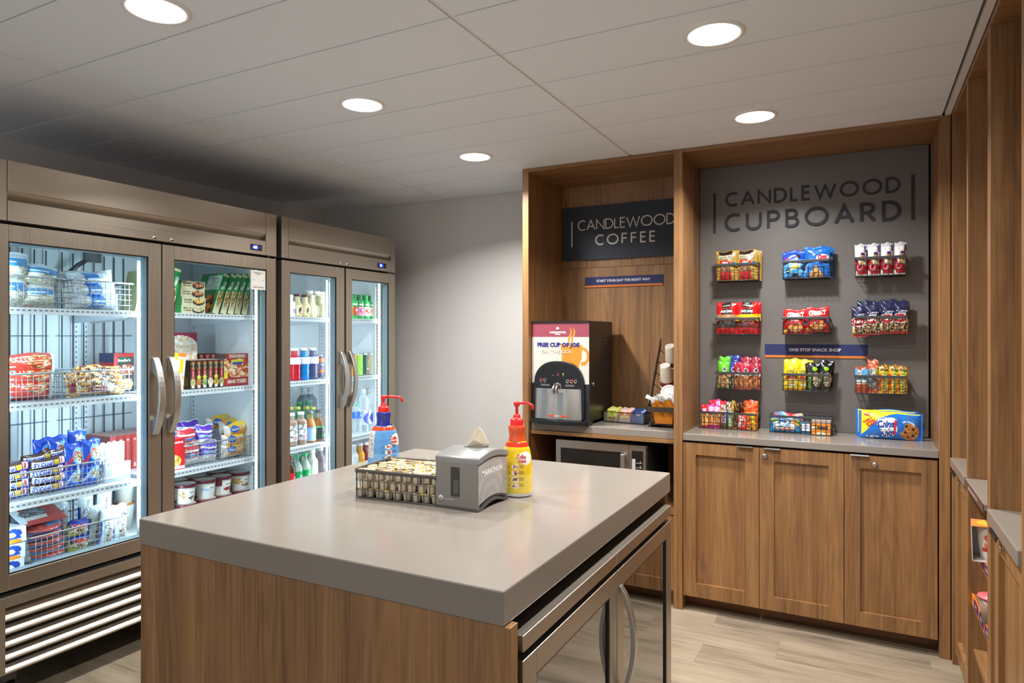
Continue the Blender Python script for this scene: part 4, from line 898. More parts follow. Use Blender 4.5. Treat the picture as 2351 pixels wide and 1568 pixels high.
for k in range(6):
    fc = (['#e3cfa6', '#c9a46a', '#8f9a58'], ['#c86f3c', '#e09a5c', '#a04c28'], ['#6f9a4c', '#c9d8a0', '#3f6a30'], ['#d9cdb0', '#b8a27c', '#efe6d0'], ['#b9862c', '#5c3a1c', '#e0b85c'], ['#dcc9a4', '#b08c58', '#7e8c4a'])[k]
    a_ = [('b', '#3a2a26'), ('n', 0, 0, 1, 1, ['#3a2a26', '#57402f', '#4a362c'], 9), ('r', .30, .32, .72, .96, '#c0242a'), ('e', .5, .80, .30, .125, '#d8b45a'), ('e', .5, .80, .24, .105, '#17382f'), ('ne', .5, .22, .48, .16, fc, 20), ('r', .2, .03, .8, .13, '#dfe2e6')]
    if k in (1, 2, 4): a_.append(('e', .5, .40, .34, .072, '#d9d32e'))
    me = carton('frozen_meal_box', .031, .17, .147, a_, [('b', '#2e2320'), ('r', .1, .1, .9, .4, '#6a4a34')], [('b', '#c8c2bc')], ft=[("Stouffer's", .5, .80, .006, '#f3ead0', {'rot': 90, 'wd': .026}), ('FRENCH BREAD', .5, .52, .005, '#ffffff', {'rot': 90, 'wd': .03})], res=.0035)
    F2(me, 'frozen_meal_box', 'dark meal box with a red band, %s in the row' % ('first from the left', 'second from the left', 'third from the left', 'fourth from the left', 'fifth from the left', 'sixth, beside the pizza box')[k] , 'food box', 2.284 + .0345 * k, 1.175, -3.125, g)
me = carton('pizza_box', .034, .15, .172, [('b', '#8e2c2a'), ('r', .05, .0, .12, 1, '#6d1f1f'), ('e', .5, .93, .5, .02, '#c9b19a')], [('b', '#8e2c2a')], ft=[('DIGIORNO', .5, .78, .008, '#d9c7b2', {'rot': 90, 'wd': .05})], res=.006)
for k in range(6): F2(me, 'pizza_box', 'dark red pizza carton behind the meal boxes, %s from the left' % ('first', 'second', 'third', 'fourth', 'fifth', 'sixth')[k], 'food box', 2.300 * 1.045 + .0385 * k, 1.175, -3.30, 'dark red pizza cartons behind the meal boxes', raw=True)
DG = [('b', '#a22a2c'), ('r', 0, .80, .12, 1, '#33283a'), ('e', .60, .50, .40, .34, '#d9ad6a'), ('ne', .60, .53, .37, .30, ['#ead9b0', '#d98a5a', '#e8c890', '#f2e8cc', '#c8542c'], 18), ('e', .80, .70, .10, .085, '#b5402c'), ('e', .83, .47, .10, .085, '#b5402c'), ('e', .55, .62, .08, .06, '#bb4a30'), ('ne', .10, .60, .14, .24, ['#e6d2a0', '#b86c3c', '#d9b074'], 12), ('r', .30, .75, .72, .81, '#e2cf3a'), ('r', .34, .66, .68, .74, '#2c4f9c'), ('r', 0, 0, 1, .27, '#a22a2c'), ('r', .03, .24, .16, .42, '#e3d22e'), ('r', .0, .86, 1, 1, '#8e2426'), ('r', 0, .86, .12, 1, '#33283a')]
me = carton('pizza_box', .188, .05, .175, DG, [('b', '#3a2420')], [('b', '#9c3030')], ft=[('DIGIORNO', .51, .925, .018, '#f4ead6', {'bold': .03, 'wd': .105}), ('HAND TOSSED', .50, .14, .020, '#f4ead6', {'bold': .03, 'wd': .125})], res=.0045)
F2(me, 'pizza_box', 'red pizza carton facing front at the right of the second shelf', 'food box', 2.561, 1.175, -3.075, None)

CE = [('b', '#d3262a'), ('r', 0, .82, 1, 1, '#c41f24'), ('ne', .25, .28, .62, .27, ['#e8b03c', '#f2d27a', '#c98a2c', '#f5e6b4'], 14), ('r', .4, .02, 1, .12, '#dfe3e6')]
me = carton('cereal_box', .15, .08, .155, CE, [('b', '#b71f24')], ft=[('MINI', .25, .70, .022, '#f6e7a0', {'bold': .04}), ('WAFFLES', .75, .88, .010, '#ffffff', {'bold': .02})])
F2(me, 'cereal_box', 'red box with yellow food on it at the left of the third shelf', 'food box', 2.165, .778, -3.075, None)
def uncr(c1, c2):
    return [('b', '#dfe1ea'), ('n', 0, 0, 1, 1, ['#e6e8ee', '#f5f6f8', '#d2d6e0'], 9), ('r', 0, .72, 1, .94, c1), ('r', 0, .30, 1, .62, c1), ('r', .1, .42, .9, .54, '#8fb6e6'), ('r', .1, .32, .9, .36, c2), ('r', 0, 0, 1, .24, '#e9e9ec')]
g = 'wrapped sandwiches in the long bin of the third shelf'
mr = pouch('wrapped_sandwich', .105, .105, .07, uncr('#c93440', '#f2d8da'), [('Uncrustables', .5, .50, .011, '#2f5fb0', {'wd': .08, 'bold': .03})], 'film', 18, 16, 2, wr=.005)
mp_ = pouch('wrapped_sandwich', .100, .110, .07, uncr('#5a2fb8', '#d8cef2'), [('Uncrustables', .5, .50, .011, '#dbe6fa', {'wd': .075, 'bold': .03})], 'film', 18, 16, 7, wr=.005)
for me, y, z, x, lab in ((mr, 2.300, .783, -3.08, 'red wrapped sandwich low at the left end of the long bin'), (mr, 2.275, .865, -3.10, 'red wrapped sandwich on top at the left end of the long bin'), (mp_, 2.400, .783, -3.08, 'purple wrapped sandwich low in the middle of the long bin'),
                     (mp_, 2.375, .868, -3.09, 'purple wrapped sandwich on top in the middle of the long bin'), (mp_, 2.30, .885, -3.20, 'purple wrapped sandwich behind, upper left'), (mp_, 2.235, .885, -3.22, 'purple wrapped sandwich behind, far left')):
    F2(me, 'wrapped_sandwich', lab, 'food bag', y, z, x, g, tilt=.08 * math.sin(y * 40))
SL = [('b', '#e79a24'), ('n', 0, 0, .14, 1, ['#e8e6e0', '#f5f3ee'], 12), ('r', .2, .72, 1, 1, '#f2c72c'), ('e', .32, .62, .17, .26, '#2c62b8'), ('r', .1, .0, 1, .14, '#ece8de')]
ms = pouch('slider_pack', .150, .075, .075, SL, [('White Castle', .32, .62, .012, '#ffffff', {'wd': .04, 'bold': .02}), ('SLIDERS', .72, .68, .014, '#fdf3d0', {'wd': .055, 'bold': .04, 'rot': 8})], 'film', 24, 14, 3, cu=.02, cv=.03)
g = 'yellow slider packs in the long bin of the third shelf'
for y, z, x, tl, lab in ((2.560, .782, -3.08, 0, 'yellow slider pack at the bottom of the bin'), (2.565, .838, -3.085, -.05, 'yellow slider pack in the middle of its stack'), (2.585, .893, -3.09, -.16, 'yellow slider pack on top, tilted over the bin rim'), (2.55, .905, -3.17, -.14, 'yellow slider pack just behind the top one'), (2.47, .925, -3.22, -.12, 'yellow slider pack farthest back')):
    F2(ms, 'slider_pack', lab, 'food bag', y, z, x, g, tilt=tl)

def icup(lab, y, x, z, fl, group):
    t = thing('ice_cream_cup', lab, 'ice cream', (x, y * abs(x) / 3.09, z), R(90), group)
    F_ = [('b', '#e9e6e0')] + fl + [('e', .55, .72, .24, .13, '#f6f4f0')]
    m = MB(); m.lathe([(.040 + .010 * i / 22, .0835 * i / 22) for i in range(23)], seg=72, art=F_, mat='card', caps=(1, 0))
    cyltext(m, .0485, 'Haagen-Dazs', .008, .060, .0075, '#4a2030', .01, .036); m.build('cup_body', t)
    MB().lathe([(.0535, .083), (.0545, .085), (.0545, .098), (.052, .100), (.050, .0985), (.0005, .0985)], cols=['#6d2a38', '#6d2a38', '#6d2a38', '#8a4a52', '#d9d6d0', '#d9d6d0'], mat='plastic', seg=30, caps=(0, 0)).build('lid', t)
FLV = [[('ne', .2, .55, .12, .25, ['#c99a3c', '#e9e6e0'], 14), ('ne', .62, .35, .2, .12, ['#5a3a2c', '#8a5c46', '#e9e6e0'], 16)], [('ne', .3, .62, .2, .08, ['#8fb2e0', '#a9c4ea'], 9), ('ne', .7, .3, .12, .1, ['#6f9a4c', '#e0b84c', '#e9e6e0'], 16)],
       [('r', 0, .6, .3, 1, '#7c2f3c'), ('ne', .60, .38, .25, .12, ['#a3303c', '#7c1f2c', '#c8545c'], 14)], [('ne', .2, .65, .25, .18, ['#c98a4a', '#e3b478'], 8), ('ne', .6, .38, .25, .1, ['#8a5a34', '#e6c48c', '#5a3820'], 14)]]
GC = 'ice cream cups on the freezer floor behind the right door'
for k, (y, f) in enumerate(((2.150, 3), (2.281, 0), (2.402, 1), (2.502, 2), (2.622, 3))):
    n_ = ('leftmost, half hidden by the door frame', 'second from the left, with brown nuts', 'third from the left, with a pale blue swirl', 'fourth from the left, with dark red cherries', 'rightmost, with a caramel pattern')[k]
    icup('ice cream cup with a maroon lid, ' + n_, y, -3.085, .591, FLV[f], GC)
    icup('ice cream cup underneath another, ' + ('leftmost', 'second from the left', 'third from the left', 'fourth from the left', 'rightmost')[k] + ' of the bottom layer', y, -3.085, .4905, FLV[(f + 1) % 4], GC)
for k, y in enumerate((2.235, 2.345, 2.475)):
    icup('ice cream cup in the back row, maroon lid seen ' + ('at the left', 'in the middle', 'at the right')[k], y, -3.20, .591, FLV[k], GC)
    icup('ice cream cup hidden low in the back row, ' + ('left', 'middle', 'right')[k], y, -3.20, .4905, FLV[k], GC)
for k, z in enumerate((.491, .621)):
    me = MB().lathe([(.035, 0), (.046, .12), (.048, .122), (.048, .128), (.0005, .128)], cols=['#e3ded2', '#e3ded2', '#b5703a', '#b5703a', '#b5703a'], mat='card', seg=20).mesh('paper_cup')
    F2(me, 'paper_cup', 'tall cream paper cup beside the freezer centre post, ' + ('lower', 'upper') [k], 'cup', 2.06, z, -3.25, None, raw=True)

# ------------------------------------------------------------------ drinks, left cooler door
def btl(y, x, z, desc, **k):
    k.setdefault('cat', 'bottle'); k.setdefault('name', 'drink_bottle'); nm = k.pop('name'); ct = k.pop('cat')
    return bottle(nm, desc, ct, loc=(x, y * abs(x) / k.pop('pl', 3.04), z), rz=R(90), **k)
CO = dict(r=.0325, h=.142, bmat='liquid', cap='#5a3226', capr=.020, neck=.72, shoulder=.45, capz=.128)
LB = [('b', '#e4d9b0'), ('e', .70, .45, .34, .42, '#5a3226'), ('e', .82, .58, .22, .3, '#e9efe6'), ('p', [(.45, .05), (.62, .05), (.5, .3)], '#d98a2a')]
g = 'small coffee milk bottles on the top cooler shelf'
for k, y in enumerate((3.002, 3.066)): btl(y, -3.075, 1.561, 'cream coffee bottle with a brown cap, ' + ('left', 'right') [k] + ' of the brown capped pair', body='#ddd0a4', liq='#ddd0a4', lab=(.012, .075, LB), group=g, texts=[('Frapp', .62, .032, .012, '#ffffff', {'wd': .028})], **CO)
CO['cap'] = '#e9e6c9'
for k, y in enumerate((3.125, 3.188)): btl(y, -3.075, 1.561, 'pale yellow milk bottle with a cream cap, ' + ('left', 'right') [k] + ' of the pale pair', body='#dcd8a8', liq='#dcd8a8', lab=(.012, .075, [('b', '#dcd8a8'), ('e', .72, .5, .28, .4, '#eef0dd')]), group=g, **CO)
btl(2.948, -3.075, 1.561, 'white and purple drink bottle at the left edge of the top cooler shelf', r=.03, h=.135, body='#e9ebf2', bmat='plastic', cap='#ffffff', capr=.018, lab=(.01, .09, [('b', '#e9ebf2'), ('r', .5, .2, 1, .5, '#5b35b8'), ('e', .8, .15, .2, .1, '#c9443c')]))
for k, y in enumerate((3.215, 3.285, 3.335)): btl(y, -3.18, 1.561, 'taller bottle with a white cap in the back row, ' + ('left', 'middle', 'right')[k], pl=3.15, r=.03, h=.178, body='#e8e2c4', bmat='liquid', liq='#d9cf9e', cap='#f4f4f4', capr=.026, neck=.85, shoulder=.7, group='white capped bottles behind')
PW = dict(r=.0365, h=.198, bmat='liquid', cap='#eef0f4', capr=.0225, neck=.80, shoulder=.66, waist=.10)
for y, c_, lab in ((2.982, '#c01f30', 'red sports drink bottle with a white cap'), (3.055, '#0f7fd0', 'bright blue sports drink bottle with a white cap'), (3.133, '#3a3f66', 'dark grape sports drink bottle with a white cap')):
    btl(y, -3.078, 1.174, lab, body=c_, liq=c_, lab=(.098, .142, [('b', '#eceef2'), ('r', 0, 0, .28, 1, '#dfe3ec'), ('r', 0, 0, 1, .06, c_)]), group='sports drink bottles on the second cooler shelf', texts=[('ZERO', .70, .128, .013, '#3c3f4a', {'wd': .028, 'bold': .02}), ('SUGAR', .70, .112, .005, '#8a8d96')], **PW)
def can(y, x, z, lab, art, texts=(), h=.152, r=.0305, group=None):
    t = thing('drink_can', lab, 'can', (x, y * abs(x) / 3.04, z), R(90), group); n = 30
    m = MB().lathe([(r, .006 + (h - .016) * i / n) for i in range(n + 1)], seg=48, art=art, mat='plastic', caps=(0, 0))
    for T in texts: cyltext(m, r, T[0], (T[1] - .5) * r * 2.4, T[2], T[3], T[4], **(T[5] if len(T) > 5 else {}))
    m.build('can_body', t)
    MB().lathe([(r, h - .010), (r * .88, h - .002), (r * .86, h), (r * .82, h - .004), (.0005, h - .004)], '#c9ccd0', 'chrome', 24, caps=(0, 0)).lathe([(r * .8, 0), (r, .006)], '#c9ccd0', 'chrome', 24, caps=(1, 0)).build('can_end', t)
can(3.195, -3.10, 1.174, 'navy and orange can half hidden behind the grape bottle', [('b', '#54506c'), ('r', 0, .75, 1, .9, '#d9763a'), ('r', 0, .25, 1, .35, '#c96a34'), ('n', 0, .4, 1, .7, ['#54506c', '#8a88a4'], 12)])
WTR = [('b', '#b9bec4'), ('n', 0, .25, 1, 1, ['#dfe4e8', '#6a6c70', '#f2f5f7', '#8f9499', '#e8ecf0'], 13), ('r', .4, .08, .95, .26, '#d98a92')]
g = 'drinks on the third cooler shelf'
for k, y in enumerate((2.957, 3.033)): btl(y, -3.078, .778, 'clear bottle of brown tea with a white cap, ' + ('partly hidden at the left edge', 'beside the green leaf teas')[k], r=.0365, h=.200, body='#e9dccf', bmat='clear', liq='#8a5a38', cap='#eef2f4', capr=.021, neck=.82, shoulder=.70, lab=(.03, .125, WTR), group=g)
LEAF = lambda c_: [('b', c_), ('r', 0, .86, 1, 1, '#4fae6a' if c_ < '#7' else '#6aa2e0'), ('e', .62, .28, .10, .16, '#4fb54c'), ('e', .80, .28, .10, .16, '#4fb54c'), ('r', .6, .4, .9, .8, '#2e3a34' if c_ < '#7' else '#5f86b8')]
for k, (y, c_) in enumerate(((3.112, '#8fb0d8'), (3.183, '#22302a'))):
    btl(y, -3.078, .778, ('iced tea bottle with a blue label and green leaves', 'iced tea bottle with a black label and green leaves')[k], r=.0355, h=.197, body='#c08a4c', bmat='clear', liq='#a9682c', cap='#5c6068', capr=.019, neck=.84, shoulder=.50, lab=(.014, .098, LEAF(c_)), group=g, texts=[('PURE', .68, .080, .010, '#ffffff', {'wd': .022}), ('LEAF', .68, .068, .010, '#ffffff', {'wd': .022})])
for k, (y, h_, c_, x) in enumerate(((3.055, .222, '#b9b84a', -3.19), (3.115, .218, '#b9b84a', -3.19), (3.19, .212, '#b9b84a', -3.19), (3.25, .205, '#b9b84a', -3.19), (3.20, .238, '#1f8a4a', -3.26), (3.275, .238, '#1f8a4a', -3.26))):
    btl(y, x, .778, ('green bottle with a yellow green cap in the middle row, %s' if k < 4 else 'green capped soda bottle in the third row, %s') % ('first from the left', 'second from the left', 'third from the left', 'fourth from the left', 'left one', 'right one')[k], pl=abs(x) - .04, r=.031, h=h_, body='#3f9a5a', bmat='clear', liq=None, cap=c_, capr=.018, neck=.86, shoulder=.55, lab=(.05, .11, [('b', '#2f8a4a')]), group='green bottles behind the iced teas')
for k, y in enumerate((3.365, 3.43)): btl(y, -3.36, .778, 'large clear bottle with a grey cap at the back, ' + ('left', 'right')[k], pl=3.25 + .1, r=.045, h=.315, body='#8f9aa2', bmat='clear', liq='#56636c', cap='#8f9ca4', capr=.018, neck=.90, shoulder=.72, group='large clear bottles at the back')
SP = [('b', '#12a35c'), ('n', .0, .1, .3, .9, ['#0c7a44', '#12a35c'], 12)]
g = 'bottles on the floor of the cooler behind its left door'
for k, y in enumerate((2.997, 3.065)): btl(y, -3.078, .491, 'clear lemon soda bottle with a green cap and label, ' + ('left', 'right')[k] + ' front one', r=.036, h=.226, body='#dfeee6', bmat='clear', liq='#a9c2b4', cap='#3fc07a', capr=.0165, neck=.88, shoulder=.62, lab=(.07, .128, SP), group=g, texts=[('Sprite', .70, .098, .024, '#ffffff', {'wd': .044, 'bold': .03, 'rot': 6})])
btl(3.128, -3.078, .491, 'cloudy lemonade bottle with a white cap', r=.036, h=.240, body='#e3e8d8', bmat='liquid', liq='#cfd6c0', cap='#f0f3f4', capr=.019, neck=.86, shoulder=.68, lab=(.05, .13, [('b', '#d9dfcc'), ('e', .7, .5, .2, .4, '#eef2e4')]), group=g)
btl(3.198, -3.078, .491, 'clear sparkling drink bottle labelled ICE with a white cap', r=.036, h=.243, body='#a9979f', bmat='liquid', liq='#8f7c84', cap='#f0f3f4', capr=.019, neck=.86, shoulder=.68, lab=(.05, .15, [('b', '#9a8890'), ('e', .68, .72, .2, .2, '#dfe6ee'), ('e', .68, .72, .13, .13, '#9a8890')]), group=g, texts=[('ICE', .68, .078, .024, '#ffffff', {'wd': .036})])
btl(2.940, -3.078, .491, 'red labelled soda bottle cut off by the left edge of the cooler door', r=.035, h=.226, body='#5a2c20', bmat='liquid', liq='#3a1a12', cap='#c9202c', capr=.0165, neck=.88, shoulder=.62, lab=(.07, .128, [('b', '#d3202c'), ('r', .55, .4, .95, .6, '#f2e8e8')]), group=g)
for k, (y, c_, b_) in enumerate(((3.035, '#2fb56a', '#9fb8a6'), (3.115, '#e4e9ec', '#aab8ae'), (3.185, '#e4e9ec', '#b8c2b4'))): btl(y, -3.17, .491, 'bottle in the second row on the cooler floor, ' + ('green cap', 'white cap, left', 'white cap, right')[k], pl=3.12, r=.035, h=.236, body=b_, bmat='clear', liq=b_, cap=c_, capr=.018, neck=.86, shoulder=.64, group='second row bottles on the cooler floor')

# ------------------------------------------------------------------ drinks, right cooler door
g = 'milk shake bottles with green caps'
for k, (y, c1, c2) in enumerate(((3.508, '#a8642c', '#e0402c'), (3.570, '#f0a8c8', '#e0508c'), (3.633, '#f4efec', '#e85a34'), (3.690, '#f4f0ea', '#f08a3c'))):
    a_ = [('b', c1), ('r', 0, 0, 1, .18, '#22a552'), ('r', 0, .74, 1, 1, '#22a552'), ('e', .60, .48, .36, .15, c2), ('e', .5, .86, .3, .05, '#f2f6f2')]
    btl(y, -3.070, 1.561, ('brown and white milk bottle with a green cap, leftmost', 'pink milk bottle with a green cap', 'white and red milk bottle with a green cap', 'white and orange milk bottle with a green cap, rightmost')[k], r=.0305, h=.168, body='#22a552', bmat='plastic', cap='#1f9a4c', capr=.0195, neck=.80, shoulder=.70, capz=.140, lab=(.003, .116, a_), group=g, texts=[('Milk', .62, .062, .016, '#ffffff', {'wd': .032, 'bold': .04})])
g = 'tall energy drink cans on the second shelf'
for y, c1, c2, lab in ((3.498, '#e88a24', '#f5f0e6', 'orange and silver energy drink can, leftmost'), (3.556, '#8fd94c', '#5aa82c', 'lime green energy drink can'), (3.622, '#2c4a38', '#7ed33a', 'dark green energy drink can'), (3.690, '#eebf9c', '#c98a64', 'peach coloured energy drink can, rightmost')):
    can(y, -3.072, 1.174, lab, [('b', c1), ('r', .0, .0, .12, 1, '#e3e8ea'), ('p', [(.55, .75), (.62, .75), (.62, .35)], c2), ('p', [(.66, .78), (.72, .78), (.69, .30)], c2), ('p', [(.76, .75), (.82, .75), (.77, .38)], c2)], [('MONSTER', .66, .044, .009, '#ffffff' if c1 == '#2c4a38' else '#4a4a44', {'wd': .034, 'bold': .03})], group=g)
g = 'water bottles on the third shelf behind the right cooler door'
SM = [('b', '#dfe8ee'), ('e', .58, .30, .34, .34, '#2a3fc4')]
for k, y in enumerate((3.612, 3.677)): btl(y, -3.075, .778, 'tall clear water bottle with a white cap and a blue drop, ' + ('left', 'right')[k], r=.036, h=.300, body='#e3edf2', bmat='clear', liq=None, cap='#f4f6f8', capr=.017, neck=.90, shoulder=.72, group=g,
    lab=None)
for o in [o for o in COL.objects if o.get('label', '').startswith('tall clear water bottle')]:
    m = MB(); m.lathe([(.0366, .055 + .10 * i / 14) for i in range(15)], seg=36, art=[('b', '#dfe8ee'), ('e', .60, .42, .36, .40, '#2a3fc4')], mat='liquid', caps=(0, 0))
    cyltext(m, .0368, 'smart', .010, .115, .026, '#2a3fc4', .04, .082, 90); cyltext(m, .0372, 'sma', .010, .096, .026, '#f2f5ff', .04, .042, 90); m.build('label', o)
btl(3.548, -3.070, .778, 'short water bottle with a green cap and blue label', r=.032, h=.207, body='#dfeaf0', bmat='clear', cap='#5fc9a0', capr=.015, neck=.88, shoulder=.66, lab=(.105, .148, [('b', '#2a62d0'), ('n', 0, 0, 1, 1, ['#2a62d0', '#4a86e0'], 9)]), group=g, texts=[('IDAHO', .65, .126, .012, '#ffffff', {'wd': .03, 'bold': .03})])
btl(3.56, -3.16, .778, 'tall clear water bottle in the row behind the short one', pl=3.09, r=.034, h=.300, body='#e3edf2', bmat='clear', cap='#f4f6f8', capr=.017, neck=.90, shoulder=.72, group=g)
g = 'juice bottles on the cooler floor behind its right door'
for y, x, c1, lab, h_ in ((3.575, -3.075, '#e8a22c', 'orange juice bottle with a white cap', .217), (3.640, -3.078, '#7c2a34', 'dark red juice bottle with a white cap', .214), (3.510, -3.075, '#dfe6ea', 'clear juice bottle cut off by the door edge', .219), (3.60, -3.17, '#b9c2c8', 'clear bottle behind the orange juice', .222), (3.68, -3.17, '#b9c2c8', 'clear bottle behind the red juice', .222)):
    btl(y, x, .491, lab, r=.0345, h=h_, body=c1, bmat='liquid', liq=c1, cap='#f2f2f2', capr=.021, neck=.84, shoulder=.60, lab=(.03, .09, [('b', '#e9e6e0'), ('e', .6, .5, .2, .4, c1)]), group=g)

# ================================================================== signs
def geo_sign(t, x0, y, z0, rows, col, mat, depth, partname='letter'):
    """rows: (text, left x, width, baseline z, cap height, stroke)"""
    for s, xl, W, zb, hc, st in rows:
        adv = [GEO[ch][0] * hc for ch in s]; gap = (W - sum(adv)) / (len(s) - 1); x = xl
        for ch, a in zip(s, adv):
            m = MB(); wd = st * (1.15 if ch in 'AWN' else 1)
            for si, pts in enumerate(GEO[ch][1]):
                dp = depth - .0004 * si
                P = [(p[0] * hc, p[1] * (hc - st) + st / 2) for p in pts]
                L_, R_, cl = stroke_poly(P, st); n = len(L_)
                fa = [m.av((q[0], -dp, q[1])) for q in L_]; fb = [m.av((q[0], -dp, q[1])) for q in R_]
                ba = [m.av((q[0], 0, q[1])) for q in L_]; bb = [m.av((q[0], 0, q[1])) for q in R_]
                for i in range(n if cl else n - 1):
                    k = (i + 1) % n
                    m.face((fb[i], fb[k], fa[k], fa[i]), col, mat); m.face((fa[i], fa[k], ba[k], ba[i]), col, mat); m.face((fb[k], fb[i], bb[i], bb[k]), col, mat)
                if not cl:
                    for e in (0, n - 1): m.face((fa[e], fb[e], bb[e], ba[e]), col, mat)
            o = m.build(partname, t, loc=(x - x0, y, zb - z0)); x += a + gap
t = thing('wall_lettering', 'dark raised two line lettering between two upright bars on the taupe wall', 'sign', (-.763, YP - .0005, 2.03))
geo_sign(t, -.763, 0, 2.03, [('CANDLEWOOD', -.692, .859, 2.186, .080, .0105), ('CUPBOARD', -.694, .862, 2.043, .103, .0150)], '#23262b', 'matte', .008)
MB().box(0, .012, -.008, 0, .012, .238, '#23262b', 'matte').build('side_bar', t)
MB().box(.984, .997, -.008, 0, .010, .240, '#23262b', 'matte').build('side_bar', t)
t = thing('wall_sign', 'navy sign board with pale lettering high in the coffee niche', 'sign', (-1.32, YB - .013, 1.936))
MB().box(-.424, .424, -.014, 0, 0, .345, '#262b36', 'matte').build('board', t)
geo_sign(t, -1.32, -.0142, 1.936, [('CANDLEWOOD', -1.633, .626, 2.126, .067, .0072), ('COFFEE', -1.512, .384, 2.025, .069, .0095)], '#cfc9bf', 'matte', .0012)
MB().box(-.361, -.353, -.0155, -.0140, .088, .252, '#cfc9bf', 'matte').build('side_bar', t); MB().box(.353, .361, -.0155, -.0140, .088, .252, '#cfc9bf', 'matte').build('side_bar', t)
def banner(label, x0, x1, z0, z1, y, zo, s, tw, tz, th_):
    t = thing('banner_sign', label, 'sign', ((x0 + x1) / 2, y, z0)); hw = (x1 - x0) / 2
    m = MB().box(-hw, hw, -.004, 0, zo - z0, z1 - z0, '#1d2356', 'matte').box(-hw, hw, -.004, 0, 0, zo - z0, '#cc6f24', 'matte')
    m.build('strip', t); MB().text(s, lambda a, b: (a, -.0046, b), 0, tz - z0, th_, '#d9d6dc', 0.035, tw, mat='matte').build('lettering', t)
banner('blue and orange strip reading ONE STOP SNACK SHOP', -.483, .024, 1.328, 1.401, YP - .0005, 1.341, 'ONE STOP SNACK SHOP', .257, 1.372, .0165)
banner('blue and orange strip reading START YOUR DAY THE RIGHT WAY', -1.590, -1.082, 1.758, 1.824, YB - .0125, 1.771, 'START YOUR DAY THE RIGHT WAY', .352, 1.799, .0155)

# ================================================================== black wire baskets
def black_basket(label, x, y0, y1, z0, h, w, group, rz=0, origin=None, wall=True):
    """front at y0, back at y1 (towards the wall)"""
    t = thing('wire_basket', label, 'basket', (x, (y0 + y1) / 2, z0), rz, group)
    hw, hd = w / 2, (y1 - y0) / 2; C_ = '#3b3b3d'; r = .0014; b = .013
    m = MB()
    for a in ((-hw, hw, -hd, -hd + .003), (-hw, hw, hd - .003, hd), (-hw, -hw + .003, -hd, hd), (hw - .003, hw, -hd, hd)): m.box(a[0], a[1], a[2], a[3], h - b, h, C_, 'plastic')
    m.build('rim', t, bevel=.001)
    m = MB(); e = .004; n = max(4, round(w / .0245))
    for i in range(n + 1):
        xx = -hw + e + (2 * hw - 2 * e) * i / n
        m.tube([(xx, -hd + .004, h - .005), (xx, -hd + .004, .001), (xx, hd - .004, .001), (xx, hd - .004, h - .005)], r, 4, C_, 'plastic')
    k = max(3, round(2 * hd / .0245))
    for i in range(1, k):
        yy = -hd + 2 * hd * i / k
        m.tube([(-hw + e, yy, h - .005), (-hw + e, yy, .003), (hw - e, yy, .003), (hw - e, yy, h - .005)], r, 4, C_, 'plastic')
    for z in ((.003, h * .30, h * .60) if wall else (.003, h * .36, h * .68)):
        m.tube([(-hw + .002, -hd + .002, z), (hw - .002, -hd + .002, z), (hw - .002, hd - .002, z), (-hw + .002, hd - .002, z)], r * 1.1, 4, C_, 'plastic', True)
    m.build('wire_mesh', t)
    if wall: MB().box(-hw + .03, -hw + .045, hd, hd + .006, h - .03, h, C_, 'plastic').box(hw - .045, hw - .03, hd, hd + .006, h - .03, h, C_, 'plastic').build('bracket', t)
    return t
CXS = (-.6155, -.2670, .0795); RZ_ = (1.7505, 1.4540, 1.1530); GB = 'black wire baskets on the snack wall'
NB = [['top left of the wall, with two gold pretzel bags', 'top middle of the wall, with blue snack bags', 'top right of the wall, with white donut packs'],
      ['middle row left, with red jerky bags', 'middle row centre, with two red cracker bags', 'middle row right, with navy trail mix bags'],
      ['lower row left, with green and maroon nut bags', 'lower row centre, with yellow and black bags', 'lower row right, with snack bars']]
for r_ in range(3):
    for c_ in range(3): black_basket('black wire basket ' + NB[r_][c_], CXS[c_], 3.858, 3.973, RZ_[r_], .0995 if r_ == 0 else .095, .230, GB)
black_basket('black wire basket of mixed candy bars on the left of the snack counter', -.657, 3.806, 3.960, .933, .0955, .306, 'black wire baskets on the snack counter', wall=False)
black_basket('black wire basket of candy bags and gum in the middle of the snack counter', -.2895, 3.806, 3.950, .933, .0945, .305, 'black wire baskets on the snack counter', wall=False)

def W2(me, name, label, cat, x, y, z, group=None, tilt=0, lean=0, rz=0):
    return tag(place(me, name, None, (x, y, z), rot=(lean, tilt, rz)), label, cat, group)
# row 1
SNY = [('b', '#a8843a'), ('r', .16, .86, .78, 1, '#2c1d14'), ('r', .10, .70, .84, .87, '#2c2016'), ('r', .12, .715, .82, .855, '#d3c39c'), ('r', .18, .52, .70, .68, '#b3191c'), ('n', .18, .30, .70, .52, ['#3a2418', '#8a5a34', '#54301c', '#b07a48'], 22), ('r', .18, .04, .72, .30, '#a81518'), ('r', .76, .52, .90, .62, '#2f5f9a'), ('r', .76, .44, .90, .49, '#7aa83c'), ('r', 0, .97, 1, 1, '#8e6f34')]
me = pouch('pretzel_bag', .115, .168, .04, SNY, [("SNYDER'S", .47, .785, .013, '#2c1d14', {'wd': .070, 'bold': .03}), ('Mini', .44, .61, .012, '#f0e4e0', {'wd': .03, 'bold': .03})], 'film', 24, 34, 1, cv=.05)
g = 'gold pretzel bags'
W2(me, 'pretzel_bag', 'gold pretzel bag, left one at the front of the top left basket', 'snack bag', -.670, 3.884, 1.7535, g, tilt=-.03)
W2(me, 'pretzel_bag', 'gold pretzel bag, right one at the front of the top left basket', 'snack bag', -.565, 3.884, 1.7535, g, tilt=.0)
W2(me, 'pretzel_bag', 'gold pretzel bag behind the right front one', 'snack bag', -.552, 3.935, 1.7535, g, tilt=.02)
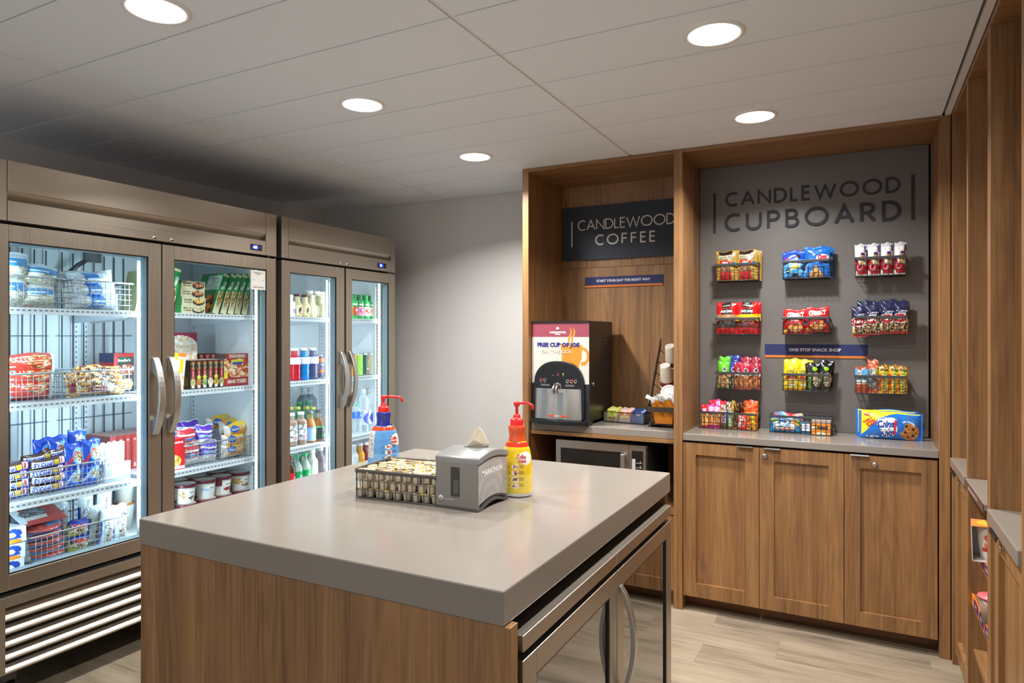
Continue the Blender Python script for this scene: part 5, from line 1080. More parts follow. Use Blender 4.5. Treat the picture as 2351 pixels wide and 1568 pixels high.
OR = [('b', '#1c48b8'), ('r', 0, 0, 1, .70, '#4c9fdc'), ('n', 0, 0, 1, .3, ['#3f8fd6', '#5cb0e8', '#2f7ac8'], 8), ('e', .70, .80, .11, .08, '#1a1a1c'), ('e', .22, .28, .11, .08, '#1f1c1c'), ('e', .22, .28, .08, .02, '#e6e2da'), ('e', .55, .12, .12, .07, '#1f1c1c'), ('e', .92, .38, .1, .09, '#1f1c1c'), ('e', .12, .62, .08, .06, '#22386e'), ('p', [(.08, .76), (.34, .80), (.18, .66)], '#c8303c')]
me = pouch('cookie_bag', .112, .145, .045, OR, [('OREO', .55, .55, .024, '#ffffff', {'bold': .06, 'wd': .062, 'rot': 10}), ('mini', .54, .42, .018, '#f0c22c', {'bold': .06, 'wd': .048, 'rot': 10})], 'film', 24, 30, 4, cv=.05)
W2(me, 'cookie_bag', 'light blue mini cookie bag at the left of the top middle basket', 'snack bag', -.322, 3.884, 1.7535, 'blue cookie bags', tilt=-.03)
W2(me, 'cookie_bag', 'blue cookie bag half hidden behind the light blue mini cookie bag', 'snack bag', -.315, 3.935, 1.765, 'blue cookie bags', tilt=-.05)
CX = [('b', '#1c64b8'), ('n', 0, 0, 1, 1, ['#1c64b8', '#2272c8', '#185aa8'], 7), ('p', [(.20, .02), (.80, .02), (.45, .42)], '#c98f50'), ('ne', .45, .12, .26, .12, ['#d9a868', '#a86c34', '#e8c48c'], 15), ('e', .72, .64, .25, .10, '#dfe6f2')]
me = pouch('snack_mix_bag', .125, .165, .045, CX, [('Chex', .72, .665, .021, '#c8202c', {'bold': .07, 'wd': .048, 'rot': 6}), ('mix', .72, .53, .024, '#25307c', {'bold': .07, 'wd': .042, 'rot': 6}), ('TRADITIONAL', .14, .40, .010, '#a9cdee', {'rot': 72, 'wd': .08})], 'film', 26, 34, 8, cv=.05)
W2(me, 'snack_mix_bag', 'blue snack mix bag with a tan triangle, right in the top middle basket', 'snack bag', -.212, 3.884, 1.7535, 'blue snack mix bags')
W2(me, 'snack_mix_bag', 'blue snack mix bag behind, its corner poking out at the basket side', 'snack bag', -.200, 3.935, 1.7535, 'blue snack mix bags', tilt=.03)
DN = [('b', '#e3e0dc'), ('n', 0, .55, 1, .90, ['#eceae6', '#dedad4'], 4), ('r', 0, .88, 1, 1, '#c9cdd0'), ('p', [(0, .62), (.30, .42), (1, .30), (1, .06), (.3, .06), (0, .2)], '#b3142c'), ('e', .40, .28, .24, .10, '#e8d9dc'), ('e', .40, .28, .20, .08, '#b3142c'), ('r', .52, .44, .92, .72, '#4f2a82'), ('r', .86, .74, .99, .96, '#5c3790')]
me = pouch('donut_pack', .052, .165, .045, DN, [('DONUT', .64, .50, .013, '#f0c824', {'bold': .05, 'rot': 90, 'wd': .052}), ('GEMS', .90, .50, .008, '#e8e4f0', {'bold': .03, 'rot': 90, 'wd': .035})], 'film', 14, 34, 3, cv=.04, wr=.003)
t_ = ('first from the left', 'second from the left', 'third from the left', 'fourth, at the right end')
for k in range(4): W2(me, 'donut_pack', 'white donut pack in the top right basket, ' + t_[k], 'snack bag', -.005 + .0565 * k, 3.888, 1.7535, 'white donut packs in the top right basket', tilt=.02 * (k - 1.5))
W2(me, 'donut_pack', 'white donut pack behind the first one in the top right basket', 'snack bag', .012, 3.940, 1.7535, 'white donut packs in the top right basket')
# row 2
def JL(band, meat): return [('b', '#b8181c'), ('r', .26, .84, .74, 1, '#1c1a1a'), ('e', .50, .70, .30, .12, '#2a2422'), ('r', 0, .42, 1, .62, band), ('n', 0, .20, 1, .40, meat, 13), ('r', .15, .395, .85, .42, '#241c1a'), ('p', [(.38, .66), (.5, .60), (.62, .66), (.5, .635)], '#d02020')]
m1 = pouch('jerky_bag', .112, .176, .035, JL('#a8845a', ['#3a2c2c', '#4a3a38', '#2e2424']), [('JACK LINKS', .50, .725, .012, '#f4f2ee', {'bold': .05, 'wd': .064}), ('100 CALORIES', .50, .90, .006, '#e0dcd8', {'wd': .040})], 'film', 24, 36, 2, cv=.03)
m2 = pouch('jerky_bag', .112, .176, .035, JL('#e3b81c', ['#5a2420', '#7c3430', '#b8181c', '#451a18']), [('JACK LINKS', .50, .725, .012, '#f4f2ee', {'bold': .05, 'wd': .064}), ('70 CALORIES', .50, .90, .007, '#e0dcd8', {'wd': .040})], 'film', 24, 36, 5, cv=.03)
g = 'red jerky bags'
W2(m1, 'jerky_bag', 'red jerky bag with a tan band, front left in its basket', 'snack bag', -.672, 3.882, 1.457, g); W2(m2, 'jerky_bag', 'red jerky bag with a yellow band, front right in its basket', 'snack bag', -.563, 3.882, 1.457, g)
W2(m1, 'jerky_bag', 'red jerky bag in the back row behind the tan banded one', 'snack bag', -.662, 3.925, 1.459, g, tilt=.02); W2(m2, 'jerky_bag', 'red jerky bag in the back row behind the yellow banded one', 'snack bag', -.556, 3.925, 1.458, g, tilt=.03)
CZ = [('b', '#b01c1e'), ('n', 0, 0, 1, 1, ['#b01c1e', '#a3181a', '#bc2426'], 6), ('p', [(.18, .30), (.40, .42), (.50, .33), (.72, .48), (.86, .26), (.60, .05), (.34, .12)], '#dfa05c'), ('ne', .5, .26, .18, .10, ['#e3ac6c', '#d08c48'], 9), ('e', .93, .44, .06, .05, '#2a6fc0'), ('r', .02, .05, .16, .18, '#d9c83c')]
me = pouch('cracker_bag', .118, .132, .05, CZ, [('CHEEZ-IT', .52, .78, .021, '#f6efe6', {'bold': .07, 'wd': .085, 'rot': 3}), ('Original', .5, .56, .008, '#ffffff', {'bold': .03, 'wd': .04})], 'film', 26, 28, 6, cv=.05)
g = 'red cracker bags'
W2(me, 'cracker_bag', 'red cracker bag on the left in the middle row centre basket', 'snack bag', -.320, 3.888, 1.457, g, tilt=.01); W2(me, 'cracker_bag', 'red cracker bag on the right, standing a little taller', 'snack bag', -.210, 3.890, 1.466, g, tilt=-.03)
KR = [('b', '#1c2346'), ('r', 0, 0, 1, .42, '#8a6a44'), ('n', 0, .05, 1, .45, ['#b8925c', '#3a2a20', '#e0d0b0', '#7c2c24', '#c9a468', '#2a2428'], 13), ('e', .45, .50, .46, .17, '#e8e2e0'), ('e', .43, .50, .42, .145, '#b3181c'), ('r', 0, 0, 1, .07, '#c01c20'), ('n', .1, .72, .9, .76, ['#1c2346', '#dfe3f0', '#1c2346'], 20)]
me = pouch('trail_mix_bag', .068, .155, .035, KR, [("Kar's", .44, .51, .016, '#f6f2f2', {'bold': .04, 'wd': .042}), ("SWEET 'N", .55, .70, .006, '#c9d2e8', {'wd': .032}), ('SALTY MIX', .55, .655, .006, '#c9d2e8', {'wd': .034})], 'film', 18, 32, 2, cv=.04)
g = 'navy and red trail mix bags'
for k, (x, y, z, tl, lab) in enumerate(((-.010, 3.882, 1.443, -.04, 'trail mix bag at the front left end of its basket'), (.047, 3.880, 1.452, -.02, 'trail mix bag second from the left in the front row'), (.112, 3.882, 1.457, .02, 'trail mix bag third from the left in the front row'), (.168, 3.882, 1.460, .05, 'trail mix bag at the front right end of its basket'),
                                      (.012, 3.925, 1.475, -.02, 'navy topped trail mix bag in the back row, left'), (.075, 3.930, 1.472, .02, 'navy topped trail mix bag in the back row, second'), (.128, 3.930, 1.478, -.03, 'navy topped trail mix bag in the back row, third'), (.170, 3.935, 1.472, .04, 'navy topped trail mix bag in the back row, right end'))):
    W2(me, 'trail_mix_bag', lab, 'snack bag', x, y, z, g, tilt=tl)
# row 3
def NUT(c1, c2, pal): return [('b', c1), ('n', .04, .05, .96, .52, pal, 9), ('r', 0, .0, 1, .05, c1), ('r', 0, .52, 1, .62, c2), ('e', .62, .72, .20, .085, '#d8d6d6'), ('e', .62, .72, .16, .065, '#3c3c44')]
PAL1 = ['#c9a06c', '#b08450', '#e0c090', '#a87844']; PAL2 = ['#6a4a3c', '#3a2c2c', '#a88a78', '#d0c4bc']; PAL3 = ['#c8844c', '#a8542c', '#e0b078', '#8c4426']
gm = pouch('nut_bag', .062, .150, .035, NUT('#5cc020', '#c0304a', PAL1), [('Cashews', .55, .60, .007, '#f4e8e8', {'wd': .038, 'bold': .03})], 'film', 16, 30, 1, cv=.04)
bm_ = pouch('nut_bag', .062, .150, .035, NUT('#24348a', '#8a2440', PAL2), [('Raisins', .55, .60, .007, '#f4e8e8', {'wd': .038, 'bold': .03})], 'film', 16, 30, 2, cv=.04)
mm = pouch('nut_bag', .062, .150, .035, NUT('#962038', '#d8cfc4', PAL3), [], 'film', 16, 30, 3, cv=.04)
mq = pouch('nut_bag', .062, .150, .035, NUT('#b8203c', '#d8cfc4', PAL3), [], 'film', 16, 30, 4, cv=.04)
g = 'nut bags in the lower left basket'
for me, x, y, z, tl, lab in ((gm, -.692, 3.882, 1.153, .03, 'bright green nut bag at the front left'), (gm, -.690, 3.930, 1.180, .0, 'bright green nut bag behind the front green one'), (bm_, -.650, 3.895, 1.153, .06, 'blue nut bag at the front, beside the green one'), (bm_, -.640, 3.940, 1.188, .02, 'blue nut bag at the back, standing tallest'),
                            (mm, -.605, 3.890, 1.150, -.04, 'maroon nut bag left of the crimson one'), (mq, -.575, 3.880, 1.148, .0, 'crimson nut bag in the centre of the front row'), (mm, -.528, 3.885, 1.150, .05, 'maroon nut bag at the front right end'), (mm, -.575, 3.925, 1.180, .0, 'maroon nut bag in the back row, left'), (mm, -.533, 3.935, 1.180, .02, 'maroon nut bag in the back row, right')):
    W2(me, 'nut_bag', lab + ' of the lower left basket' if 'basket' not in lab else lab, 'snack bag', x, y, z, g, tilt=tl)
CNY = [('b', '#e3c81c'), ('r', 0, .95, 1, 1, '#d8bc18'), ('p', [(.30, .78), (.5, .66), (.7, .78), (.62, .62), (.38, .62)], '#b09a20'), ('ne', .45, .34, .42, .12, ['#d8a83c', '#c9b85c', '#e8d070', '#a8a04c'], 12), ('r', 0, .02, 1, .08, '#c98a1c'), ('r', .2, .14, .7, .22, '#dcd8c8')]
me = pouch('corn_snack_bag', .088, .168, .035, CNY, [('CORN', .48, .60, .020, '#c9c02c', {'bold': .10, 'wd': .056}), ('CORN', .48, .60, .020, '#2a2418', {'bold': .02, 'wd': .052}), ('NUTS', .48, .46, .022, '#c01c24', {'bold': .08, 'wd': .056})], 'film', 22, 34, 3, cv=.04)
g = 'bright yellow corn snack bags'
W2(me, 'corn_snack_bag', 'yellow corn snack bag at the left end of the lower centre basket', 'snack bag', -.334, 3.884, 1.153, g, tilt=.02); W2(me, 'corn_snack_bag', 'yellow corn snack bag overlapping, second from the left', 'snack bag', -.276, 3.892, 1.153, g, tilt=.0)
W2(me, 'corn_snack_bag', 'yellow corn snack bag hidden behind the left one', 'snack bag', -.328, 3.935, 1.156, g, tilt=.01)
PI = [('b', '#121312'), ('n', 0, 0, 1, 1, ['#121312', '#1a1c1a'], 6), ('ne', .72, .42, .24, .26, ['#b0a07c', '#8a7c60', '#cfc2a0', '#6a6050'], 13), ('e', .62, .80, .16, .07, '#86c41c')]
me = pouch('pistachio_bag', .078, .152, .04, PI, [('PISTACHIOS', .26, .38, .013, '#7ab81c', {'bold': .04, 'wd': .085, 'rot': 90})], 'film', 20, 32, 5, cv=.04)
g = 'black pistachio bags'
W2(me, 'pistachio_bag', 'black pistachio bag beside the yellow bags', 'snack bag', -.228, 3.880, 1.153, g, tilt=-.02); W2(me, 'pistachio_bag', 'black pistachio bag at the right end of the lower centre basket', 'snack bag', -.182, 3.892, 1.155, g, tilt=.05)
W2(me, 'pistachio_bag', 'black pistachio bag in the back row, its top edge leaning right', 'snack bag', -.180, 3.935, 1.166, g, tilt=.08)
CL = [('b', '#5aa0cc'), ('r', 0, .92, 1, 1, '#a8502c'), ('r', 0, 0, 1, .34, '#a8482a'), ('r', .1, .34, .9, .50, '#d0c8b4'), ('r', .20, .52, .44, .95, '#a32c30'), ('e', .76, .62, .1, .04, '#7a3c24')]
me = pouch('energy_bar', .062, .132, .02, CL, [('CLIF', .32, .74, .012, '#f2e6dc', {'bold': .06, 'wd': .042, 'rot': 90})], 'film', 14, 26, 1, cv=.05)
W2(me, 'energy_bar', 'blue and brown energy bar at the left end of the lower right basket', 'snack bar', -.002, 3.875, 1.156, 'energy bars', tilt=0)
W2(me, 'energy_bar', 'blue energy bar partly hidden behind the front blue one', 'snack bar', .012, 3.905, 1.158, 'energy bars', tilt=.04)
KD = [('b', '#54504e'), ('n', 0, .15, 1, .74, ['#8a8480', '#3a3634', '#b5aca4', '#625a54'], 16), ('n', 0, .74, 1, 1, ['#b84c24', '#b84c24', '#d9a890'], 17), ('n', 0, 0, 1, .14, ['#b84c24', '#b84c24', '#d9a890'], 17), ('r', .55, .58, .95, .70, '#7aa83c')]
me = pouch('nut_bar', .050, .170, .022, KD, [('KIND', .52, .66, .014, '#f0ece4', {'bold': .05, 'wd': .034, 'rot': 90})], 'film', 14, 34, 2, cv=.05)
W2(me, 'nut_bar', 'clear nut bar with orange dotted ends, tallest in the lower right basket', 'snack bar', .050, 3.882, 1.156, None, tilt=-.01)
NV = [('b', '#d8a418'), ('r', .25, .10, .80, .78, '#d9c83c'), ('r', .46, .14, .72, .74, '#1c6a34'), ('n', 0, .82, 1, 1, ['#8a5a2c', '#d8a418', '#5a381c'], 14), ('e', .68, .83, .14, .06, '#1c7a4c'), ('r', 0, .10, .24, .72, '#c04c20'), ('n', .5, 0, 1, .12, ['#6a4424', '#c9a06a'], 14)]
me = pouch('granola_bar', .046, .140, .022, NV, [('NATURE', .60, .56, .008, '#e8e49c', {'bold': .04, 'wd': .036, 'rot': 90}), ('VALLEY', .60, .30, .008, '#e8e49c', {'bold': .04, 'wd': .034, 'rot': 90})], 'film', 14, 30, 4, cv=.04)
g = 'yellow and green granola bars'
for x, y, z, tl, lab in ((.098, 3.880, 1.157, -.02, 'granola bar in the front row, left'), (.140, 3.880, 1.157, .01, 'granola bar in the front row, middle'), (.176, 3.880, 1.157, .02, 'granola bar in the front row, right end'), (.110, 3.92, 1.160, 0, 'granola bar in the back row, left'), (.150, 3.92, 1.160, .02, 'granola bar in the back row, right')):
    W2(me, 'granola_bar', 'yellow ' + lab, 'snack bar', x, y, z, g, tilt=tl)

# counter basket of candy bars
def bar(name, w, h, c1, art, texts=(), t_=.02, seed=0): return pouch(name, w, h, t_, [('b', c1)] + art, texts, 'film', max(8, int(w / .004)), max(14, int(h / .005)), seed, cv=.05)
g = 'candy in the left counter basket'; zb = .9365
sb1 = bar('candy_bar', .034, .128, '#d81c34', [('r', 0, .10, 1, .62, '#e8c03c'), ('n', 0, .1, 1, .6, ['#f0d24c', '#e89a3c', '#f4e8a4'], 9), ('r', .15, .66, .85, .84, '#f4c8d8')], [('STARBURST', .5, .42, .010, '#e03c24', {'bold': .05, 'wd': .058, 'rot': 90})], seed=1)
sb2 = bar('candy_bar', .034, .130, '#e0409c', [('r', 0, .14, 1, .60, '#ecd04c'), ('n', 0, .14, 1, .6, ['#f0d24c', '#e06a3c', '#f4e8a4'], 9), ('n', 0, .62, 1, .92, ['#f2b8dc', '#e868b4', '#f6d8ea'], 9), ('r', 0, .03, 1, .13, '#b8207c')], [('STARBURST', .5, .40, .010, '#d83c24', {'bold': .05, 'wd': .055, 'rot': 90})], seed=3)
for me, x, y, z, tl, lab in ((sb1, -.782, 3.822, zb, .0, 'red topped fruit candy pack at the far left'), (sb2, -.750, 3.822, zb, .02, 'pink fruit candy pack, second from the left'), (sb2, -.719, 3.824, zb - .001, .0, 'pink fruit candy pack, third from the left'), (sb1, -.748, 3.860, zb + .022, .0, 'red fruit candy pack in the second row, left'), (sb2, -.715, 3.862, zb + .026, .0, 'pink fruit candy pack in the second row, middle'), (sb1, -.692, 3.858, zb + .020, .04, 'red fruit candy pack in the second row, right')):
    W2(me, 'candy_bar', lab + ' of the counter basket', 'candy', x, y, z, g, tilt=tl)
me = bar('candy_bar', .030, .132, '#6a4630', [('r', .22, .22, .92, .74, '#e8e4ea'), ('r', 0, .22, .16, .74, '#c8283c'), ('n', 0, .76, 1, 1, ['#b8a48c', '#8a7460', '#e0d6c8', '#4a3a30'], 9)], [('SNICKERS', .56, .48, .013, '#26309c', {'bold': .05, 'wd': .062, 'rot': -90})], seed=5)
W2(me, 'candy_bar', 'brown candy bar with blue lettering standing beside the pink packs', 'candy', -.680, 3.824, zb, g, tilt=.02)
W2(me, 'candy_bar', 'brown candy bar behind, beside the one with blue lettering', 'candy', -.668, 3.865, zb + .012, g, tilt=.08)
me = bar('candy_bar', .026, .118, '#7a5c40', [('r', 0, .12, 1, .80, '#9cc894'), ('n', 0, .8, 1, 1, ['#b8906c', '#e0c8a8', '#6a4a30'], 9)], seed=6)
W2(me, 'candy_bar', 'green and brown candy bar in the middle of the front row', 'candy', -.644, 3.824, zb, g, tilt=.02)
me = pouch('candy_bar', .028, .135, .02, [('b', '#8a5a34'), ('n', 0, 0, 1, 1, ['#b07c4c', '#5a3820', '#d8b088', '#7c4c2c', '#3a2418'], 8)], (), 'foil', 9, 26, 7, cv=.04)
for k, (x, y, z, tl) in enumerate(((-.618, 3.826, zb, .06), (-.628, 3.87, zb + .004, .10), (-.608, 3.91, zb + .004, .12))):
    W2(me, 'candy_bar', 'bronze foil candy bar, ' + ('front one', 'one behind the front one', 'rearmost one')[k] + ' of the counter basket', 'candy', x, y, z, g, tilt=tl)
me = bar('candy_bar', .034, .14, '#2c2458', [('r', .5, 0, 1, 1, '#d8b02c')], seed=8)
W2(me, 'candy_bar', 'dark purple and gold candy bar poking up at the back', 'candy', -.655, 3.915, zb + .008, g, tilt=.05)
me = pouch('candy_pack', .080, .086, .022, [('b', '#d8341c'), ('e', .52, .48, .34, .34, '#f2e4dc'), ('e', .52, .48, .31, .30, '#d8341c'), ('r', .18, .84, .42, .93, '#f2e4dc')], [('KitKat', .50, .48, .018, '#f6f0ec', {'bold': .05, 'wd': .046, 'rot': 78})], 'film', 20, 20, 2, cv=.05)
W2(me, 'candy_pack', 'red wafer candy pack with a white oval, front right of the counter basket', 'candy', -.595, 3.832, zb, None, tilt=.06, lean=-.12)
me = bar('candy_pack', .056, .100, '#e87818', [('n', .1, .05, .9, .22, ['#6a3c1c', '#d8a03c', '#f0c860'], 9)], [('Reese\'s', .62, .60, .022, '#e8d81c', {'bold': .06, 'wd': .066, 'rot': -78}), ('BIG CUP', .28, .62, .006, '#3a2010', {'bold': .03, 'wd': .035, 'rot': 80})], seed=9)
W2(me, 'candy_pack', 'orange peanut butter cup pack at the front right corner', 'candy', -.533, 3.830, zb, None, tilt=.05)
me = pouch('candy_pack', .078, .10, .03, [('b', '#d8441c'), ('n', 0, .1, 1, 1, ['#d8441c', '#c83814', '#e05c2c', '#e07c3c'], 10), ('r', .60, .12, .82, .24, '#e0c8b8')], (), 'film', 18, 22, 10, cv=.04)
W2(me, 'candy_pack', 'orange red candy bag leaning tall behind the peanut butter cup pack', 'candy', -.548, 3.905, zb + .055, None, lean=-.1)
W2(bar('candy_pack', .07, .09, '#e87818', [], seed=3), 'candy_pack', 'plain orange candy pack lying between the orange packs', 'candy', -.542, 3.872, zb + .006, None, lean=-.3)
# counter basket of gum
SK = [('b', '#1c7cb8'), ('n', 0, 0, 1, 1, ['#1c7cb8', '#2a90cc', '#1868a4'], 6), ('ne', .15, .75, .14, .16, ['#e8c03c', '#d84c8c', '#5cb83c'], 7), ('ne', .85, .70, .16, .22, ['#e8c03c', '#d8346c', '#e88a3c', '#5cb83c'], 7), ('e', .52, .25, .36, .08, '#d8702c')]
me = pouch('candy_bag', .152, .078, .035, SK, [('Skittles', .48, .52, .032, '#f4f4f8', {'bold': .09, 'wd': .115})], 'film', 34, 18, 2, cu=.03, cv=.02)
W2(me, 'candy_bag', 'blue bag of rainbow candies at the front of the middle counter basket', 'candy', -.362, 3.828, zb, 'rainbow candy bags')
me = pouch('candy_bag', .145, .085, .03, [('b', '#c8202c'), ('n', 0, 0, 1, 1, ['#c8202c', '#e8c83c', '#d84070', '#3c8cc8', '#d83c34'], 6)], (), 'film', 30, 16, 5, cu=.03, cv=.02)
W2(me, 'candy_bag', 'red and yellow candy bag behind the blue one', 'candy', -.350, 3.870, zb + .006, 'rainbow candy bags'); W2(me, 'candy_bag', 'rearmost red and yellow candy bag in the middle basket', 'candy', -.362, 3.912, zb + .010, 'rainbow candy bags', tilt=.04)
me = carton('gum_box', .038, .03, .058, [('b', '#d8e4ec'), ('r', 0, 0, 1, .28, '#22506c'), ('r', .15, .36, .85, .92, '#e8f0f4'), ('r', 0, .9, 1, 1, '#5c8cac')], [('b', '#7ca8c4')], ft=[('ICE', .5, .62, .012, '#3c6c98', {'rot': 90, 'bold': .03})])
W2(me, 'gum_box', 'small pale blue gum box between the candy bag and the gum packs', 'candy', -.262, 3.832, zb)
for k in range(5):
    me = carton('gum_pack', .088, .014, .072, [('b', '#e88c1c'), ('r', 0, .80, 1, 1, '#f0d8d0'), ('p', [(.0, .55), (.35, .55), (.0, .35)], '#f4e4c8'), ('p', [(.1, 0), (.5, .25), (.9, 0)], '#f2dcb8'), ('ne', .88, .30, .12, .2, ['#7cb43c', '#e8b43c', '#e05c3c'], 9)], [('b', '#d89c4c')], [('b', '#f0e0dc'), ('r', 0, .4, 1, .6, '#d86c6c')], ft=[('Trident', .50, .52, .022, '#202428', {'bold': .05, 'wd': .066})]) if k == 0 else me
    W2(me, 'gum_pack', 'orange and white gum pack, %s in its row' % ('front one', 'second', 'third', 'fourth', 'rearmost')[k], 'candy', -.190 + .001 * k, 3.822 + .0165 * k, zb + .001 * k, 'orange gum packs')

# cookie packs
CH = [('b', '#1a6cc8'), ('n', .4, .1, 1, 1, ['#1a6cc8', '#1a6cc8', '#1e78d4', '#1a6cc8'], 9), ('p', [(.04, .12), (.04, 1), (.74, .98), (.50, .90), (.32, .76), (.20, .56), (.12, .30)], '#e6d81c'), ('p', [(.55, .945), (.96, .93), (.96, .965), (.55, .985)], '#e6d81c'), ('p', [(.06, .86), (.17, .97), (.16, .80)], '#c8303c'),
      ('e', .80, .32, .145, .30, '#b8783c'), ('ne', .80, .32, .140, .29, ['#b8783c', '#c88c4c', '#a8682e', '#c4844a'], 26), ('e', .645, .50, .085, .22, '#1a6cc8'), ('e', .76, .52, .024, .05, '#3c2014'), ('e', .86, .42, .024, .045, '#3c2014'), ('e', .74, .30, .026, .045, '#3c2014'), ('e', .86, .20, .026, .05, '#3c2014'), ('e', .78, .13, .02, .04, '#3c2014'), ('e', .80, .42, .014, .03, '#4a2a18'), ('e', .90, .30, .014, .03, '#4a2a18'),
      ('e', .92, .58, .016, .025, '#7a3c2c'), ('e', .80, .86, .018, .02, '#7a3c2c'), ('e', .90, .05, .016, .03, '#7a3c2c'), ('n', .12, .04, .32, .11, ['#dfeaf4', '#1a6cc8'], 22),
      ('p', [(.30, .72), (.52, .80), (.60, .74), (.60, .55), (.62, .36), (.55, .16), (.44, .10), (.36, .14), (.34, .40), (.28, .52)], '#e8ecf2')]
CT = [('FAMILY', .135, .68, .0125, '#c8241c', {'bold': .05, 'wd': .047, 'rot': 36}), ('SIZE!', .185, .58, .019, '#c8241c', {'bold': .06, 'wd': .047, 'rot': 36}), ('Chips', .425, .58, .034, '#1c3c98', {'bold': .05, 'wd': .078, 'rot': 4}), ('Ahoy', .455, .27, .034, '#1c3c98', {'bold': .05, 'wd': .078, 'rot': 6}), ('!', .575, .48, .062, '#c8242c', {'bold': .10, 'wd': .014, 'rot': -6}),
      ('Real Chocolate Chip Cookies', .44, .79, .005, '#dfeaf6', {'wd': .07}), ('share Me', .80, .76, .014, '#3c8cdc', {'wd': .06, 'rot': -8})]
for i, ch in enumerate('ORIGINAL'):
    a = R(118 - 13 * i); CT.append((ch, .770 + .145 * math.cos(a) * .9, .44 + .255 * math.sin(a), .0095, '#f2f6fa', {'bold': .04, 'rot': 22 - 11 * i}))
me = pouch('cookie_pack', .278, .138, .062, CH, CT, 'film', 92, 44, 3, cu=.035, cv=.004, wr=.0014)
g = 'blue family size cookie packs'
W2(me, 'cookie_pack', 'blue family size cookie pack lying in front at the right of the counter', 'snack pack', .122, 3.832, .9325, g, tilt=.01)
W2(me, 'cookie_pack', 'blue family size cookie pack directly behind the front one', 'snack pack', .108, 3.900, .9345, g, tilt=-.005)

# ================================================================== coffee niche
t = thing('coffee_machine', 'black coffee machine with a FREE CUP OF JOE front panel on the niche counter', 'coffee machine', (-1.565, 3.60, .933))
xl, xr, top = -.181, .181, .601
MB().box(xl + .004, xr, .012, .40, .022, top, '#191512', 'plastic').build('housing', t, bevel=.003)
m = MB()
for cx_ in (.10, .30): m.lathe([(.015, 0), (.013, .022)], '#141210', 'plastic', 10).at(0, 0, 0)
for sx in (-.15, .15):
    for sy in (.06, .36): m.at(sx, sy, 0).lathe([(.016, 0), (.014, .022)], '#141210', 'plastic', 10)
m.at().build('foot', t)
m = MB()
for k in range(13):
    for c2 in (.255, .30): m.box(xr + .0002, xr + .0012, c2, c2 + .03, .50 - k * .026, .507 - k * .026, '#050505', 'matte')
m.box(xr + .0002, xr + .0015, .22, .222, .14, .54, '#0a0a0a', 'matte'); m.build('side_vents', t)
MB().at(xr, .062, .235, ry=R(90)).lathe([(.011, 0), (.011, .006), (.0005, .007)], mat='alu', seg=16).build('lock', t)
# front panel artwork with arch cut-out
ww = xr - xl; z0, z1 = .236, .590
def inarch(x, z): # arch outline of the control fascia
    cx_, hw_, zs, zt = -.004, .158, .235, .367
    if abs(x - cx_) > hw_: return False
    return z < zs + (zt - zs) * math.sqrt(max(0, 1 - (abs(x - cx_) / hw_) ** 2.6))
m = MB(); nu, nv = 120, 116
mug = [(.515, .655), (.885, .64), (.875, .42), (.83, .30), (.80, .12), (.60, .12), (.54, .34)]
for jx in range(nv):
    for ix in range(nu):
        u0, u1, v0, v1 = ix / nu, (ix + 1) / nu, jx / nv, (jx + 1) / nv; uc, vc = (u0 + u1) / 2, (v0 + v1) / 2
        X, Z = xl + uc * ww, z0 + vc * (z1 - z0)
        if inarch(X, Z): continue
        c2 = '#c6c1b6'
        if vc > .765: c2 = '#8f4050'
        if inside(mug, uc, vc): c2 = '#e08428'
        e = ((uc - .90) / .105) ** 2 + ((vc - .45) / .15) ** 2; e2 = ((uc - .895) / .068) ** 2 + ((vc - .455) / .095) ** 2
        if e < 1 < e2 and uc > .87: c2 = '#e08428'
        for off in (0, 1):
            sx = .675 + .055 * off - .022 * math.sin((vc - .655) * 24)
            if .655 < vc < .93 - off * .02 and abs(uc - sx) < .019 * math.sin(math.pi * min(1, (vc - .62) / .31)) ** .8: c2 = '#e08428'
        m.poly([(xl + u0 * ww, 0, z0 + v0 * (z1 - z0)), (xl + u1 * ww, 0, z0 + v0 * (z1 - z0)), (xl + u1 * ww, 0, z0 + v1 * (z1 - z0)), (xl + u0 * ww, 0, z0 + v1 * (z1 - z0))], c2, 'card')
fy = lambda a, b: (a, -.0012, b)
m.text('FREE CUP OF JOE', fy, -.011, .463, .0235, '#2c2c78', .055, .268); m.text('ON THE GO!', fy, -.025, .4225, .019, '#c9b8a4', .03, .190); m.text('ON THE GO!', lambda a, b: (a, -.0018, b), -.025, .4225, .019, '#d8cfbe', .0, .186)
m.text('CANDLEWOOD', fy, -.014, .535, .012, '#f0e8ea', .03, .104); m.text('SUITES', fy, -.014, .523, .0065, '#f0e8ea', .03, .032)
m.at(-.014, -.001, .556, rx=R(90)).lathe([(.0095, 0), (.0095, .001), (.0005, .001)], '#f2eef0', 'card', 20).at(); m.text('S', lambda a, b: (a, -.0030, b), -.014, .556, .010, '#8f4050', .02)
o = m.build('front_panel', t); o['label'] = 'printed front panel with orange mug'
m = MB().box(xl, xr, .002, .014, .0, .590, '#22262c', 'plastic').box(xl - .0, xr, -.004, .014, .590, .601, '#1a1816', 'plastic'); m.build('door_frame', t)
